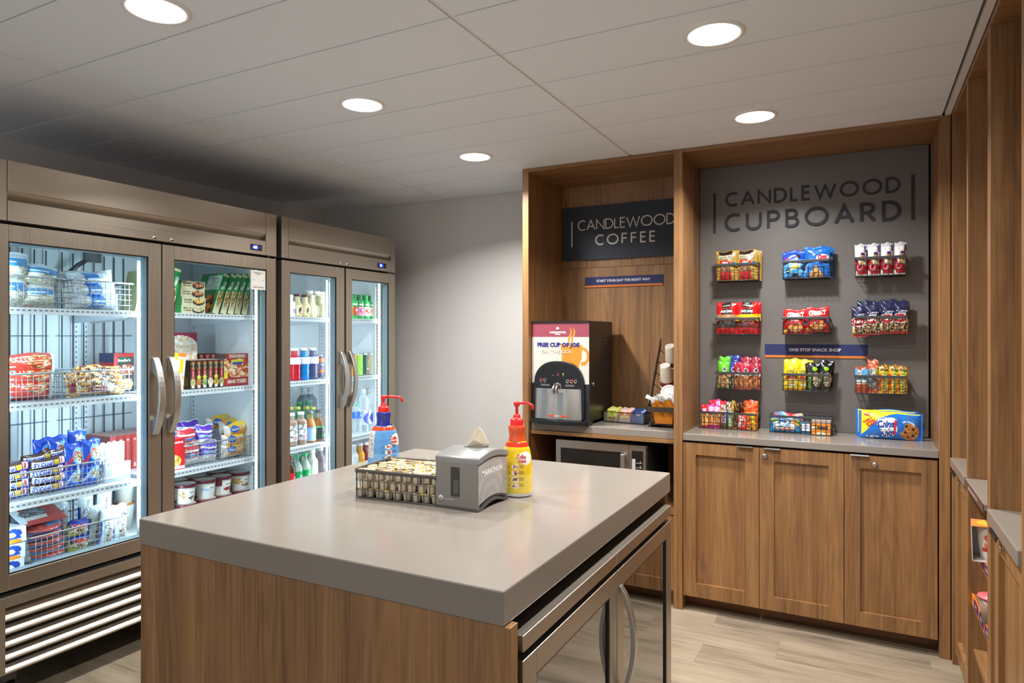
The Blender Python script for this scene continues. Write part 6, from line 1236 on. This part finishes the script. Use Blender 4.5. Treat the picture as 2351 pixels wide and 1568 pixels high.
# arch fascia
n = 36; oc, ic = [], []
for i in range(n + 1):
    q = -1 + 2 * i / n; q = math.copysign(abs(q) ** .75, q); zz = .235 + .132 * math.sqrt(max(0, 1 - abs(q) ** 2.6)); oc.append((-.004 + .158 * q, zz))
fl = [(-.162, .030), (-.166, .12)] + oc + [(.158, .12), (.154, .030)]
MB().prism([(p[0], p[1]) for p in fl], 1, -.016, .001, '#15171b', 'plastic').build('arch_frame', t, bevel=.004)
m = MB(); inn = [(p[0] * .90 - .0004, .232 + (p[1] - .235) * .84) for p in oc]
m.prism(inn + [(inn[-1][0], .205), (inn[0][0], .205)], 1, -.019, -.015, '#101114', 'plastic'); cpn = m.build('control_panel', t)
m = MB()
for (x, z, c2) in ((-.112, .256, '#c83c34'), (-.088, .256, '#7c7c80'), (.056, .252, '#8a8a8e'), (.081, .252, '#d8642c'), (.105, .252, '#8a8a8e')):
    m.at(x, -.019, z, rx=R(90)).lathe([(.0095, 0), (.0095, .003), (.0068, .003), (.0068, .0005), (.0005, .0005)], cols=[c2, c2, c2, '#151618', '#151618'], seg=20)
m.at()
for x in (-.112, -.088, .056, .081, .105, -.035, -.004, .028): m.box(x - .007, x + .007, -.0194, -.019, (.240 if abs(x) > .04 else .2835), (.2415 if abs(x) > .04 else .285), '#a8a8a8', 'matte')
for x in (-.085, .070): 
    for q in range(3): m.box(x - .028, x + .028, -.0194, -.019, .222 + q * .004, .2236 + q * .004, '#8a8a8a', 'matte')
m.build('buttons', cpn)
MB().box(-.0065, -.0015, -.0205, -.019, .292, .297, '#ff1c14', 'glow').box(.0265, .0315, -.0205, -.019, .292, .297, '#a8e01c', 'glow').build('indicator_lights', cpn)
# stainless splash back, curved
m = MB(); n = 26
for i in range(n):
    q0, q1 = -1 + 2 * i / n, -1 + 2 * (i + 1) / n
    f_ = lambda q: (-.004 + .148 * q, -.017 - .020 * (1 - q * q) ** .5 + .012 * math.cos(q * 9) * .3)
    a_, b_ = f_(q0), f_(q1)
    ids = [m.av((a_[0], a_[1], .030)), m.av((b_[0], b_[1], .030)), m.av((b_[0] * .97, b_[1], .208)), m.av((a_[0] * .97, a_[1], .208))]
    m.face(ids, '#ffffff', 'alu', True)
sp = m.build('splash_back', t)
m = MB(); 
for x0_, x1_, c2 in ((-.060, -.020, '#d8541c'), (-.018, .014, '#c8c4bc'), (.016, .062, '#d8541c')): m.box(x0_, x1_, -.0415, -.040, .046 + .0, .0545, c2, 'matte'); m.text('WARNING', lambda a, b: (a, -.0419, b), (x0_ + x1_) / 2 + .003, .0502, .0035, '#3c140c', .02, .022)
m.build('warning_label', sp)
m = MB().at(-.008, -.019, .214, rx=R(90)).lathe([(.028, 0), (.028, .004), (.020, .006), (.0005, .002)], '#4a4642', 'plastic', 24).at(); m.box(-.058, .058, -.046, -.020, .186, .206, mat='alu')
for x in (-.018, .002): m.tube([(x, -.022, .222), (x, -.045, .226), (x - .002, -.056, .214), (x - .003, -.057, .178)], .0065, 8, '#d8d8d6', 'chrome')
m.build('spout', t)
m = MB(); pts = [(-.172, .0), (-.172, -.035)] + [(-.172 + .344 * i / 14, -.035 - .045 * math.sin(math.pi * i / 14)) for i in range(1, 14)] + [(.172, -.035), (.185, -.02), (.185, .05), (-.172, .05)]
m.prism(pts, 2, .002, .026, '#15181d', 'plastic')
m.prism([(p[0] * .86, p[1] * .86 - .004) for p in pts[:17]], 2, .0262, .028, '#2a2c30', 'chrome'); m.build('drip_tray', t, bevel=.004)

# tea tray
t = thing('tea_tray', 'low clear and black tray of tea packets beside the coffee machine', 'tray', (-1.243, 3.862, .933), R(-7))
m = MB()
for a in ((-.128, .128, -.052, -.050, .004, .062), (-.128, .128, .050, .052, .004, .062), (-.128, -.126, -.052, .052, .004, .062), (.126, .128, -.052, .052, .004, .062)): m.box(*a, '#8a9090', 'clear')
m.box(-.128, .128, -.052, .052, .001, .004, '#2a2a2c', 'plastic')
for x in (-.042, .042): m.box(x - .001, x + .001, -.05, .05, .004, .055, '#8a9090', 'clear')
m.build('tray_body', t)
m = MB()
for a in ((-.13, .13, -.054, -.051, .059, .063), (-.13, .13, .051, .054, .059, .063), (-.13, -.127, -.054, .054, .059, .063), (.127, .13, -.054, .054, .059, .063), (-.13, .13, -.054, -.051, 0, .004)): m.box(*a, '#1c1c1e', 'plastic')
m.build('frame', t)
TEA = [([('b', '#c8cc30'), ('r', 0, .9, 1, 1, '#dfe07a'), ('ne', .58, .22, .34, .20, ['#c8642c', '#e0a03c', '#5a3018', '#c8cc30'], 7), ('r', .3, .80, .8, .85, '#5c6420')], 'yellow tea packet with a butterfly', 'yellow'),
       ([('b', '#e0b8ac'), ('r', 0, .46, 1, .84, '#d8602c'), ('e', .5, .46, .42, .10, '#e8c03c'), ('r', 0, .84, 1, 1, '#ecc8bc')], 'pink and orange tea packet', 'pink'),
       ([('b', '#1c4c9c'), ('n', 0, 0, 1, 1, ['#1c4c9c', '#2458ac', '#184088'], 6), ('r', .2, .70, .9, .74, '#c8d8f0'), ('r', .2, .5, .9, .53, '#a8bce0')], 'blue tea packet', 'blue')]
for k, (a_, lab, cn) in enumerate(TEA):
    me = pouch('tea_packet', .070, .072, .008, a_, [('TEA', .5, .62, .010, '#5c5420' if k == 0 else '#ffffff', {'wd': .02})], 'film', 12, 12, k, cv=.04, wr=.0008)
    for q in range(4):
        d_ = -.040 + .018 * q; x = -.084 + .084 * k; a0 = R(-7)
        W2(me, 'tea_packet', '%s, %s' % (lab, ('frontmost in the tray', 'second in the tray', 'third in the tray', 'rearmost in the tray')[q]), 'tea packet', -1.243 + x * math.cos(a0) - d_ * math.sin(a0), 3.862 + x * math.sin(a0) + d_ * math.cos(a0), .938 + .003 * q, '%s tea packets' % cn, lean=-.28, rz=a0)

# cup rack
t = thing('cup_rack', 'sloping dark metal rack for cups and lids at the right of the coffee niche', 'rack', (-.985, 3.80, .933))
m = MB()
for sx in (-.088, .088):
    m.prism([(-.118, .090), (-.118, .118), (-.085, .135), (.180, .50), (.19, .50), (.19, .455), (-.060, .090)], 0, sx - .002, sx + .002, '#3b332d', 'plastic')
m.build('side_rail', t)
m = MB()
m.box(-.09, .09, -.118, -.112, .090, .118, '#3b332d', 'plastic'); m.box(-.085, .085, -.07, .19, .012, .018, '#2a2420', 'plastic'); m.box(-.09, -.075, -.075, .19, .0, .022, '#3b332d', 'plastic'); m.box(.075, .09, -.075, .19, .0, .022, '#3b332d', 'plastic')
for q in range(5):
    y_, z_ = -.02 + .045 * q, .17 + .065 * q; m.tube([(-.086, y_, z_), (-.05, y_ + .012, z_ - .03), (.05, y_ + .012, z_ - .03), (.086, y_, z_)], .002, 5, '#1f1a17', 'plastic')
m.build('rack_frame', t)
t = thing('condiment_bin', 'orange tapered bin full of white packets at the foot of the cup rack', 'bin', (-.985, 3.745, .955))
a_ = [(-.048, -.028), (.048, -.028), (.048, .04), (-.048, .04)]; b_ = [(-.068, -.045), (.062, -.045), (.062, .055), (-.068, .055)]
m = MB()
lo = [m.av((p[0], p[1], 0)) for p in a_]; hi = [m.av((p[0], p[1], .132)) for p in b_]
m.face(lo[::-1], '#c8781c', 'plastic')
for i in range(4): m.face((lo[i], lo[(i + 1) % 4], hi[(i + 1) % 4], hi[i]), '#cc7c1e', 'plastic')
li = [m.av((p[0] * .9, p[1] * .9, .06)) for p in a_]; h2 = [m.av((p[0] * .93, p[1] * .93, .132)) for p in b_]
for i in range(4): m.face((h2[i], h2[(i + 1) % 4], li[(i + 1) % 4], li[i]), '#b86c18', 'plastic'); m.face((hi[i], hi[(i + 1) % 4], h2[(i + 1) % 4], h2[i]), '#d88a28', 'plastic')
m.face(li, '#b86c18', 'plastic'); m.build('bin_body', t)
me = pouch('sugar_packet', .020, .058, .006, [('b', '#e8e6e2'), ('r', .3, .4, .7, .6, '#d8d8d8')], (), 'matte', 5, 8, 1, cv=.05, wr=.0005)
random.seed(5)
for k in range(84):
    u, v = random.uniform(-.056, .050), random.uniform(-.036, .046)
    W2(me, 'sugar_packet', 'small white sugar packet heaped in the orange bin', 'packet', -.985 + u, 3.745 + v, 1.076 + random.uniform(0, .016) * (1 - abs(u) / .08), 'white packets in the orange bin', tilt=random.choice((-1, 1)) * random.uniform(1.0, 1.7), lean=random.uniform(-.5, .3), rz=random.uniform(-1.5, 1.5))
def cupstack(lab, x, y, z, ln, n=5):
    t = thing('paper_cup_stack', lab, 'cup', (x, y, z)); t.rotation_euler = (ln, 0, 0)
    m = MB(); pr, cl = [], []
    L_ = .125
    for q in range(n): pr += [(.044, -.012 * q), (.0445, -.012 * q - .010)]
    m = MB().lathe([(.0275, .125), (.030, .122), (.0385, .030), (.0392, .025), (.040, .0)], cols=['#cfc6b8', '#cbc0ae', '#8a2a34', '#8a2a34'], mat='card', seg=28, caps=(0, 1))
    m.text('CANDLEWOOD', lambda a, b: ((.0345) * math.sin(a / .034), -.0345 * math.cos(a / .034), b), 0, .06, .007, '#8a8490', .02, .06)
    m.build('cup', t)
    MB().lathe([(.0005, .1255), (.025, .1255), (.0285, .128), (.0288, .110), (.030, .108)], '#dedad2', 'card', 28, caps=(0, 0)).build('cup_base', t)
    m = MB()
    for q in range(n): m.lathe([(.0400 + .0004 * q, -.010 * q), (.0425, -.010 * q - .001), (.0425, -.010 * q - .004), (.0400, -.010 * q - .006), (.0402, -.010 * (q + 1))], cols=['#e4ddd0', '#e4ddd0', '#8a2a34', '#8a2a34'], mat='card', seg=24, caps=(0, 0))
    m.build('nested_rims', t)
cupstack('upper stack of upside down paper cups in the cup rack', -.990, 3.935, 1.275, .45); cupstack('lower stack of upside down paper cups, nearer the lids', -1.000, 3.860, 1.165, .45)
for k in range(3):
    m = MB().lathe([(.046, 0), (.048, .004), (.046, .008), (.040, .013), (.038, .010), (.0005, .010)], '#e3e3e1', 'plastic', 30, caps=(0, 0))
    m.at(.004, -.016, .0115).lathe([(.010, 0), (.010, .002), (.0005, .002)], '#d6d6d4', 'plastic', 14)
    W2(m.mesh('cup_lid'), 'cup_lid', 'white plastic cup lid above the orange bin, ' + ('front one', 'middle one', 'rear one')[k], 'lid', -.974, 3.790 + .013 * k, 1.125 - .006 * k, 'white cup lids', lean=1.05)

# ================================================================== on the island
zi = .9205; bz = R(5.8); ca, sa = math.cos(bz), math.sin(bz)
FLx, FLy = -1.470, 1.697
bw, bd, bh = .312, .236, .096
bcx, bcy = FLx + bw / 2 * ca - bd / 2 * sa, FLy + bw / 2 * sa + bd / 2 * ca
t = thing('wire_basket', 'dark wire basket packed with coffee creamer cups on the island', 'basket', (bcx, bcy, zi), bz)
m = MB(); hw, hd = bw / 2, bd / 2; C_ = '#4c4540'
def rr(gx, gy, z, c_=.014):
    p = []
    for sx, sy, a0 in ((1, 1, 0), (-1, 1, 90), (-1, -1, 180), (1, -1, 270)):
        for k in range(5): a = R(a0 + 22.5 * k); p.append((sx * (gx - c_) + c_ * math.cos(a), sy * (gy - c_) + c_ * math.sin(a), z))
    return p
for z_a, z_b in ((bh - .012, bh),):
    o_, i_ = rr(hw, hd, z_a), rr(hw - .003, hd - .003, z_a, .012); n = len(o_)
    A = [m.av(p) for p in o_]; Bq = [m.av((p[0], p[1], z_b)) for p in o_]; Cq = [m.av(p) for p in i_]; D_ = [m.av((p[0], p[1], z_b)) for p in i_]
    for i in range(n):
        k = (i + 1) % n
        m.face((A[i], A[k], Bq[k], Bq[i]), C_, 'plastic', True); m.face((Bq[i], Bq[k], D_[k], D_[i]), C_, 'plastic'); m.face((D_[i], D_[k], Cq[k], Cq[i]), C_, 'plastic', True); m.face((Cq[i], Cq[k], A[k], A[i]), C_, 'plastic')
m.build('rim', t)
m = MB(); r = .0016
for z in (.004, .030, .060): m.tube(rr(hw - .002, hd - .002, z), r, 5, C_, 'plastic', True)
n = 14
for i in range(n + 1):
    x = -hw + .012 + (2 * hw - .024) * i / n; m.tube([(x, -hd + .004, bh - .004), (x, -hd + .004, .006), (x, -hd + .007, .002), (x, hd - .007, .002), (x, hd - .004, .006), (x, hd - .004, bh - .004)], r, 5, C_, 'plastic')
n = 10
for i in range(n + 1):
    y = -hd + .012 + (2 * hd - .024) * i / n; m.tube([(-hw + .004, y, bh - .004), (-hw + .004, y, .006), (-hw + .007, y, .002), (hw - .007, y, .002), (hw - .004, y, .006), (hw - .004, y, bh - .004)], r, 5, C_, 'plastic')
m.build('wire_mesh', t)
# creamers
cup = MB().lathe([(.0105, 0), (.0125, .001), (.0150, .0235), (.0168, .0255), (.0168, .0270)], '#e6ddca', 'plastic', 16, caps=(1, 0)).mesh('creamer_cup')
m = MB(); lid_cols = ['#e6cf4c', '#e8d870', '#d85c74', '#f2ece0', '#e6cf4c', '#5c9cd0', '#efe0a0']
random.seed(3)
LIDS = []
for v_ in range(4):
    m = MB(); n = 14; c0 = m.av((0, 0, .0277)); ring1 = [m.av((.0095 * math.cos(2 * math.pi * i / n), .0095 * math.sin(2 * math.pi * i / n), .0279)) for i in range(n)]
    ring2 = []
    for i in range(n):
        r_ = .0176 if i not in (2,) else .023
        ring2.append(m.av((r_ * math.cos(2 * math.pi * i / n), r_ * math.sin(2 * math.pi * i / n), .0277)))
    for i in range(n):
        k = (i + 1) % n
        m.face((c0, ring1[i], ring1[k]), '#f4eee2' if (i * 3 + v_) % 5 else '#d04c68', 'film')
        m.face((ring1[i], ring2[i], ring2[k], ring1[k]), lid_cols[(i * 2 + v_ * 3) % 7] if (i + v_) % 3 else '#e4cc3c', 'film')
    m.text('MINI', lambda a, b: (a, b, .0283), 0, 0, .005, '#c8284c', .03, .014); LIDS.append(m.mesh('foil_lid'))
nx, ny = 9, 7; g = 'coffee creamer cups in the island basket'; cnt = 0
for L_ in range(3):
    for iy in range(ny):
        for ix in range(nx):
            if L_ < 2 and not (iy in (0,) or ix in (0,) or iy == ny - 1 or ix == nx - 1): continue
            ox = .5 if (iy + L_) % 2 else 0
            if ix == nx - 1 and ox: continue
            x = -hw + .020 + (2 * hw - .040) * (ix + ox) / (nx - 1); y = -hd + .021 + (2 * hd - .042) * iy / (ny - 1)
            jx, jy = random.uniform(-.002, .002), random.uniform(-.0015, .0015); z = .005 + .0285 * L_
            X, Y = bcx + (x + jx) * ca - (y + jy) * sa, bcy + (x + jx) * sa + (y + jy) * ca
            flip = random.random() < (.10 if L_ < 2 else .04); tl = random.uniform(-.06, .06) if L_ < 2 else random.uniform(-.16, .16)
            o = tag(place(cup, 'creamer_cup', None, (X, Y, zi + z + (.003 * random.random() if L_ == 2 else 0)), rot=(tl, random.uniform(-.12, .12) if L_ == 2 else random.uniform(-.04, .04), random.uniform(0, 6.28))), 'small coffee creamer cup with a yellow and pink foil lid in the wire basket', 'creamer', g)
            place(LIDS[cnt % 4], 'foil_lid', o); cnt += 1

# napkin dispenser
t = thing('napkin_dispenser', 'grey napkin dispenser with a clear printed side on the island', 'napkin dispenser', (-1.096, 1.828, zi))
w_, d_, h_ = .150, .192, .162; hx2, hy2 = w_ / 2, d_ / 2
def archy(z, rise, n=12): return [(-hy2 + d_ * i / n, z + rise * math.sin(math.pi * i / n)) for i in range(n + 1)]
# lid: domed along y (higher in the middle)
top = archy(.158, .016); bot = archy(.138, .014)
MB().prism(top + bot[::-1], 0, -hx2 - .004, hx2 + .004, '#7e7e7c', 'plastic', True).build('top_cover', t, bevel=.004)
MB().prism(archy(.139, .013) + [(hy2, .012), (hy2 - .02, .010)] + [(hy2 - d_ * i / 10, .008 + .018 * math.sin(math.pi * i / 10)) for i in range(1, 10)] + [(-hy2, .010)], 0, -hx2 + .002, hx2 - .004, '#76716c', 'plastic').build('housing', t)
MB().box(-hx2, hx2, -hy2 - .002, -hy2 + .012, .006, .146, '#77736e', 'plastic').build('front_wall', t, bevel=.002)
MB().prism([(-hy2 - .004, 0), (-hy2 - .004, .008), (-hy2 + .02, .008)] + [(-hy2 + .02 + (d_ - .04) * i / 10, .008 + .018 * math.sin(math.pi * i / 10)) for i in range(1, 10)] + [(hy2 - .02, .008), (hy2, .008), (hy2, 0), (hy2 - .02, 0)] + [(hy2 - .02 - (d_ - .04) * i / 10, .0 + .016 * math.sin(math.pi * i / 10)) for i in range(1, 10)] + [(-hy2 + .02, 0)], 0, -hx2 - .002, hx2 + .003, '#4a4744', 'plastic').build('base', t)
m = MB().box(-.018, .012, -hy2 - .0035, -hy2 - .0018, .040, .128, '#2a2826', 'plastic').box(-.008, .010, -hy2 - .0042, -hy2 - .0034, .048, .090, '#4c4a47', 'plastic'); m.build('window', t)
m = MB().at(-.055, -hy2 - .0022, .030, rx=R(90)).lathe([(.0085, 0), (.0085, .0006), (.0005, .0006)], '#c9c8c4', 'card', 20).at()
m.poly([(-.060, -hy2 - .0032, .027), (-.050, -hy2 - .0032, .027), (-.055, -hy2 - .0032, .035)], '#77736e', 'card'); m.text('Georgia-Pacific', lambda a, b: (a, -hy2 - .0026, b), -.026, .029, .0052, '#bdbcb8', .01, .036); m.build('maker_mark', t)
# clear printed side with iridescent sheen
mm_, nt, b_, out = newmat('iridescent'); tc = N(nt, 'ShaderNodeTexCoord'); wv = N(nt, 'ShaderNodeTexWave', wave_type='RINGS', rings_direction='X', i_Scale=9.0, i_Distortion=3.5, i_Detail=1.5)
mp2 = N(nt, 'ShaderNodeMapping'); mp2.inputs['Location'].default_value = (0, .02, -.02); nt.links.new(tc.outputs['Object'], mp2.inputs[0]); nt.links.new(mp2.outputs[0], wv.inputs['Vector']); cr = N(nt, 'ShaderNodeValToRGB'); e = cr.color_ramp.elements
e[0].color = (*hx('#96928e'), 1); e[1].color = (*hx('#a49f9a'), 1)
for p_, c_ in ((.3, '#938f9c'), (.5, '#959a94'), (.65, '#a39f8c'), (.8, '#9c9092')): k = e.new(p_); k.color = (*hx(c_), 1)
nt.links.new(wv.outputs['Fac'], cr.inputs[0]); nt.links.new(cr.outputs[0], b_.inputs['Base Color']); b_.inputs['Roughness'].default_value = .08; b_.inputs['Coat Weight'].default_value = 1.0; MATS['iridescent'] = mm_
sd = [(-hy2 + .003, .018)] + [(-hy2 + .003 + (d_ - .008) * i / 10, .018 + .016 * math.sin(math.pi * i / 10)) for i in range(1, 11)] + [(hy2 - .005, .136)] + [(hy2 - .005 - (d_ - .008) * i / 10, .136 + .012 * math.sin(math.pi * i / 10)) for i in range(1, 11)]
sp = MB().prism(sd, 0, hx2 - .004, hx2 + .001, mat='iridescent').build('side_panel', t)
m = MB(); gx = lambda a, b: (hx2 + .0014, a, b)
m.text('MARATHON', gx, -.008, .112, .0165, '#e6e4e0', .035, .128); m.text('THE SMARTER NAPKIN THAT LETS YOU DO MORE', gx, -.006, .1005, .003, '#dad8d4', .01, .112); m.text('C', gx, .070, .028, .010, '#e6e4e0', .02)
m.build('lettering', sp)
m = MB(); m.box(-.030, .030, -.004, .050, .171, .1755, '#5c5a58', 'plastic'); m.build('slot', t)
A = [(-.026, .000, .172), (.026, .036, .172), (.034, .044, .182), (.016, .034, .222), (.006, .026, .236), (-.006, .014, .222), (-.022, .004, .186)]
m = MB(); ctr1, ctr2 = (-.002, .010, .196), (.012, .020, .188)
P_ = [m.av(p) for p in A]; q1, q2 = m.av(ctr1), m.av(ctr2)
for tr in ((0, q2, q1), (0, 1, q2), (1, 2, q2), (2, 3, q2), (3, q1, q2), (3, 4, q1), (4, 5, q1), (5, 6, q1), (6, 0, q1)): m.face([P_[i] if i < 7 and not i in (q1, q2) else i for i in tr], '#cbbda6', 'matte')
bk = [m.av((p[0], p[1] + .004, p[2])) for p in A]; m.face(bk, '#bfb098', 'matte')
for i in range(7): m.face((P_[i], P_[(i + 1) % 7], bk[(i + 1) % 7], bk[i]), '#cbbda6', 'matte')
tag(m.build('paper_napkin', loc=(-1.096, 1.828, zi)), 'folded brown paper napkin poking out of the dispenser', 'napkin')

# creamer pump bottles
def pump_bottle(label, loc, rz, c_main, c_grad, c_neck, c_band, stem, hz):
    t = thing('pump_bottle', label, 'bottle', loc, rz, 'coffee creamer pump bottles'); ex, ey = ((1.08, .90) if stem > .02 else (1.24, .92))
    pr = [(.040, 0), (.047, .003), (.0485, .014), (.0487, .06), (.0480, .10), (.0455, .130), (.0405, .155), (.0335, .172), (.0285, .180)]
    fine = []
    for i in range(len(pr) - 1):
        for k in range(9): q = k / 9; fine.append((pr[i][0] + (pr[i + 1][0] - pr[i][0]) * q, pr[i][1] + (pr[i + 1][1] - pr[i][1]) * q))
    fine.append(pr[-1])
    art = [('b', c_main), ('r', -1, 0, 2, .40, c_grad), ('r', -1, 0, 2, .07, '#dcdcda'), ('r', -1, .90, 2, .985, c_band), ('r', -.42, .34, .22, .895, '#dedbd4'), ('n', -.40, .36, .20, .86, ['#dedbd4', '#dedbd4', '#a8a59e', '#dedbd4'], 34),
           ('e', .80, .70, .20, .125, '#e8c040'), ('e', .80, .71, .185, .115, '#f0ece6')] + [('e', .56, .56 - .115 * k, .085, .045, '#f2ede2') for k in range(4)] + [('ne', .56, .56 - .115 * k, .06, .03, ['#c86c4c', '#e8dcc0', '#8a4a34', '#f2ede2'], 30) for k in range(4)]
    m = MB().lathe(fine, seg=110, art=art, mat='film', ex=ex, ey=ey, caps=(1, 0))
    Rr = .0483
    for T in (('Coffee', .030, .133, .0135, '#c8283c', .03, .032), ('mate', .032, .120, .012, '#c8283c', .03, .026)): m.text(T[0], lambda a, b: ((Rr - (b - .1) * .10 if b > .1 else Rr) * ex * math.sin(a / Rr) * 1.012, -(Rr - (b - .1) * .10 if b > .1 else Rr) * ey * math.cos(a / Rr) * 1.02, b), T[1], T[2], T[3], T[4], T[5], T[6], mat='film')
    for k in range(4):
        zt = .102 - .0205 * k
        cyltext(m, Rr * 1.006, '%d' % (k + 1), -.0085, zt, .006, '#3a5a8a' if c_main < '#a' else '#8a6c20', .02, None, 0, 'film', ex, ey)
        for q in range(3): 
            for s_ in range(6): a0 = .019 + s_ * .003; m.poly([((Rr + .0012) * ex * math.sin(a / Rr), -(Rr + .0012) * ey * math.cos(a / Rr), b) for a, b in ((a0, zt + .004 - q * .004), (a0 + .0028, zt + .004 - q * .004), (a0 + .0028, zt + .0055 - q * .004), (a0, zt + .0055 - q * .004))], '#4c6c94' if c_main < '#a' else '#a8862c', 'film')
    m.build('bottle_body', t)
    n_ = [(.0285, .180), (.0262, .190), (.0252, .200), (.0270, .212), (.0285, .222), (.0278, .230), (.0262, .2315)]
    MB().lathe(n_, c_neck, 'film', 32, caps=(0, 1)).build('neck_sleeve', t)
    MB().lathe([(.0215, .2316), (.0222, .250), (.0205, .252), (.0125, .2525), (.0122, .262), (.0100, .266), (.0085, .268)], '#dc2420', 'plastic', 32, caps=(0, 1)).build('collar', t)
    zt = .268 + stem
    p = MB().lathe([(.0052, .266), (.0052, zt), (.0085, zt + .002), (.0105, zt + .008), (.0105, zt + .015), (.0080, zt + .0175), (.0005, zt + .018)], '#dc2420', 'plastic', 20, caps=(0, 0)).at(0, 0, 0, rz=hz)
    L = 1.4 if stem < .02 else 1.05
    p.tube([(.0, 0, zt + .012), (.020 * L, 0, zt + .0135), (.040 * L, 0, zt + .011), (.050 * L, 0, zt + .006), (.052 * L, 0, zt - .008)], .0048, 8, '#dc2420', 'plastic')
    p.build('pump_head', t); return t
pump_bottle('yellow coffee creamer bottle with a red pump, behind the napkin dispenser', (-1.019, 1.985, zi), R(8), '#ecc41c', '#ecd24c', '#d84c1c', '#d8341c', .024, R(6))
pump_bottle('blue coffee creamer bottle with a red pump, behind the creamer basket', (-1.655, 2.087, zi), R(50), '#5c9cd8', '#7cb0e0', '#1c2c8c', '#d8441c', .010, R(-24))
t = thing('sachet_tray', 'black tray of green and silver sachets behind the creamer basket', 'tray', (-1.30, 2.04, zi), bz)
MB().box(-.13, .13, -.05, .05, 0, .004, '#33302e', 'plastic').box(-.13, .13, -.052, -.050, 0, .03, '#33302e', 'plastic').box(-.13, .13, .050, .052, 0, .03, '#33302e', 'plastic').box(-.132, -.130, -.052, .052, 0, .03, '#33302e', 'plastic').box(.130, .132, -.052, .052, 0, .03, '#33302e', 'plastic').build('tray_body', t)
me1 = pouch('sweetener_sachet', .055, .06, .006, [('b', '#dfe6dc'), ('e', .5, .5, .3, .3, '#4cae34')], (), 'film', 8, 8, 1); me2 = pouch('sweetener_sachet', .055, .06, .006, [('b', '#b8b8b6')], (), 'foil', 8, 8, 2)
for k in range(5):
    x = -.10 + .045 * k; W2(me1 if k < 3 else me2, 'sweetener_sachet', ('white and green' if k < 3 else 'silver') + ' sachet behind the creamer basket, ' + ('first', 'second', 'third', 'fourth', 'fifth')[k] + ' from the left', 'sachet', -1.30 + x * ca, 2.04 + x * sa, zi + .018, 'sachets behind the creamer basket', lean=-.5, rz=bz)

# ================================================================== goods in the right hand bays
def noodle(lab, x, y, z, ln, rz):
    t = thing('noodle_cup_box', lab, 'food box', (x, y, z)); t.rotation_euler = (0, ln, rz)
    m = MB(); m.box(-.060, .060, -.055, .050, .118, .120, '#e8863c', 'card').box(-.060, -.058, -.055, .050, 0, .120, '#dcd6cc', 'card').box(-.060, .060, -.055, .050, 0, .002, '#dcd6cc', 'card').box(-.060, .060, .048, .050, 0, .120, '#dcd6cc', 'card')
    m.lathe([(.0005, .1206), (.045, .1206)], '#e8b03c', 'card', 18, caps=(0, 0)); m.build('sleeve', t)
    art = [('b', '#e6e0d4'), ('r', -1, .84, 2, .92, '#b8a04c'), ('r', -1, .10, 2, .16, '#b8a04c'), ('r', .2, .30, .8, .36, '#d8442c')]
    m = MB().at(0, -.004, .003).lathe([(.036 + .011 * i / 8, .112 * i / 8) for i in range(9)], seg=36, art=art, mat='card'); m.build('cup_body', t)
    m = MB().at(0, -.004, .003)
    for s, z_, h_ in (('CUP', .078, .020), ('NOODLES', .052, .017)): m.text(s, lambda a, b: (.0465 * math.sin(a / .0455), -.0465 * math.cos(a / .0455), b), 0, z_, h_, '#d8382c', .04, .050, mat='card')
    m.build('lettering', t)
noodle('white boxed noodle cup with orange top on the upper open shelf at right', .396, 2.790, .686, -.03, R(-6))
t = thing('snack_cup', 'small snack cup with a pink lid on the lower open shelf at right', 'cup', (.388, 2.745, .481))
MB().lathe([(.030, 0), (.040, .085)], '#8a7468', 'plastic', 22).build('cup_body', t); MB().lathe([(.043, .085), (.043, .092), (.0005, .093)], '#e0646c', 'plastic', 22, caps=(1, 0)).build('lid', t)
me = pouch('chip_bag', .13, .17, .05, [('b', '#1c4cb8'), ('r', 0, .4, 1, .6, '#e8c424'), ('r', 0, .0, 1, .1, '#e8c424')], (), 'film', 14, 18, 2)
for k in range(2): W2(me, 'chip_bag', 'blue and yellow chip bag on a low open shelf at right, ' + ('front', 'back')[k], 'snack bag', .425, 2.68 + .07 * k, .276, 'chip bags on the bottom open shelf', rz=R(-60))
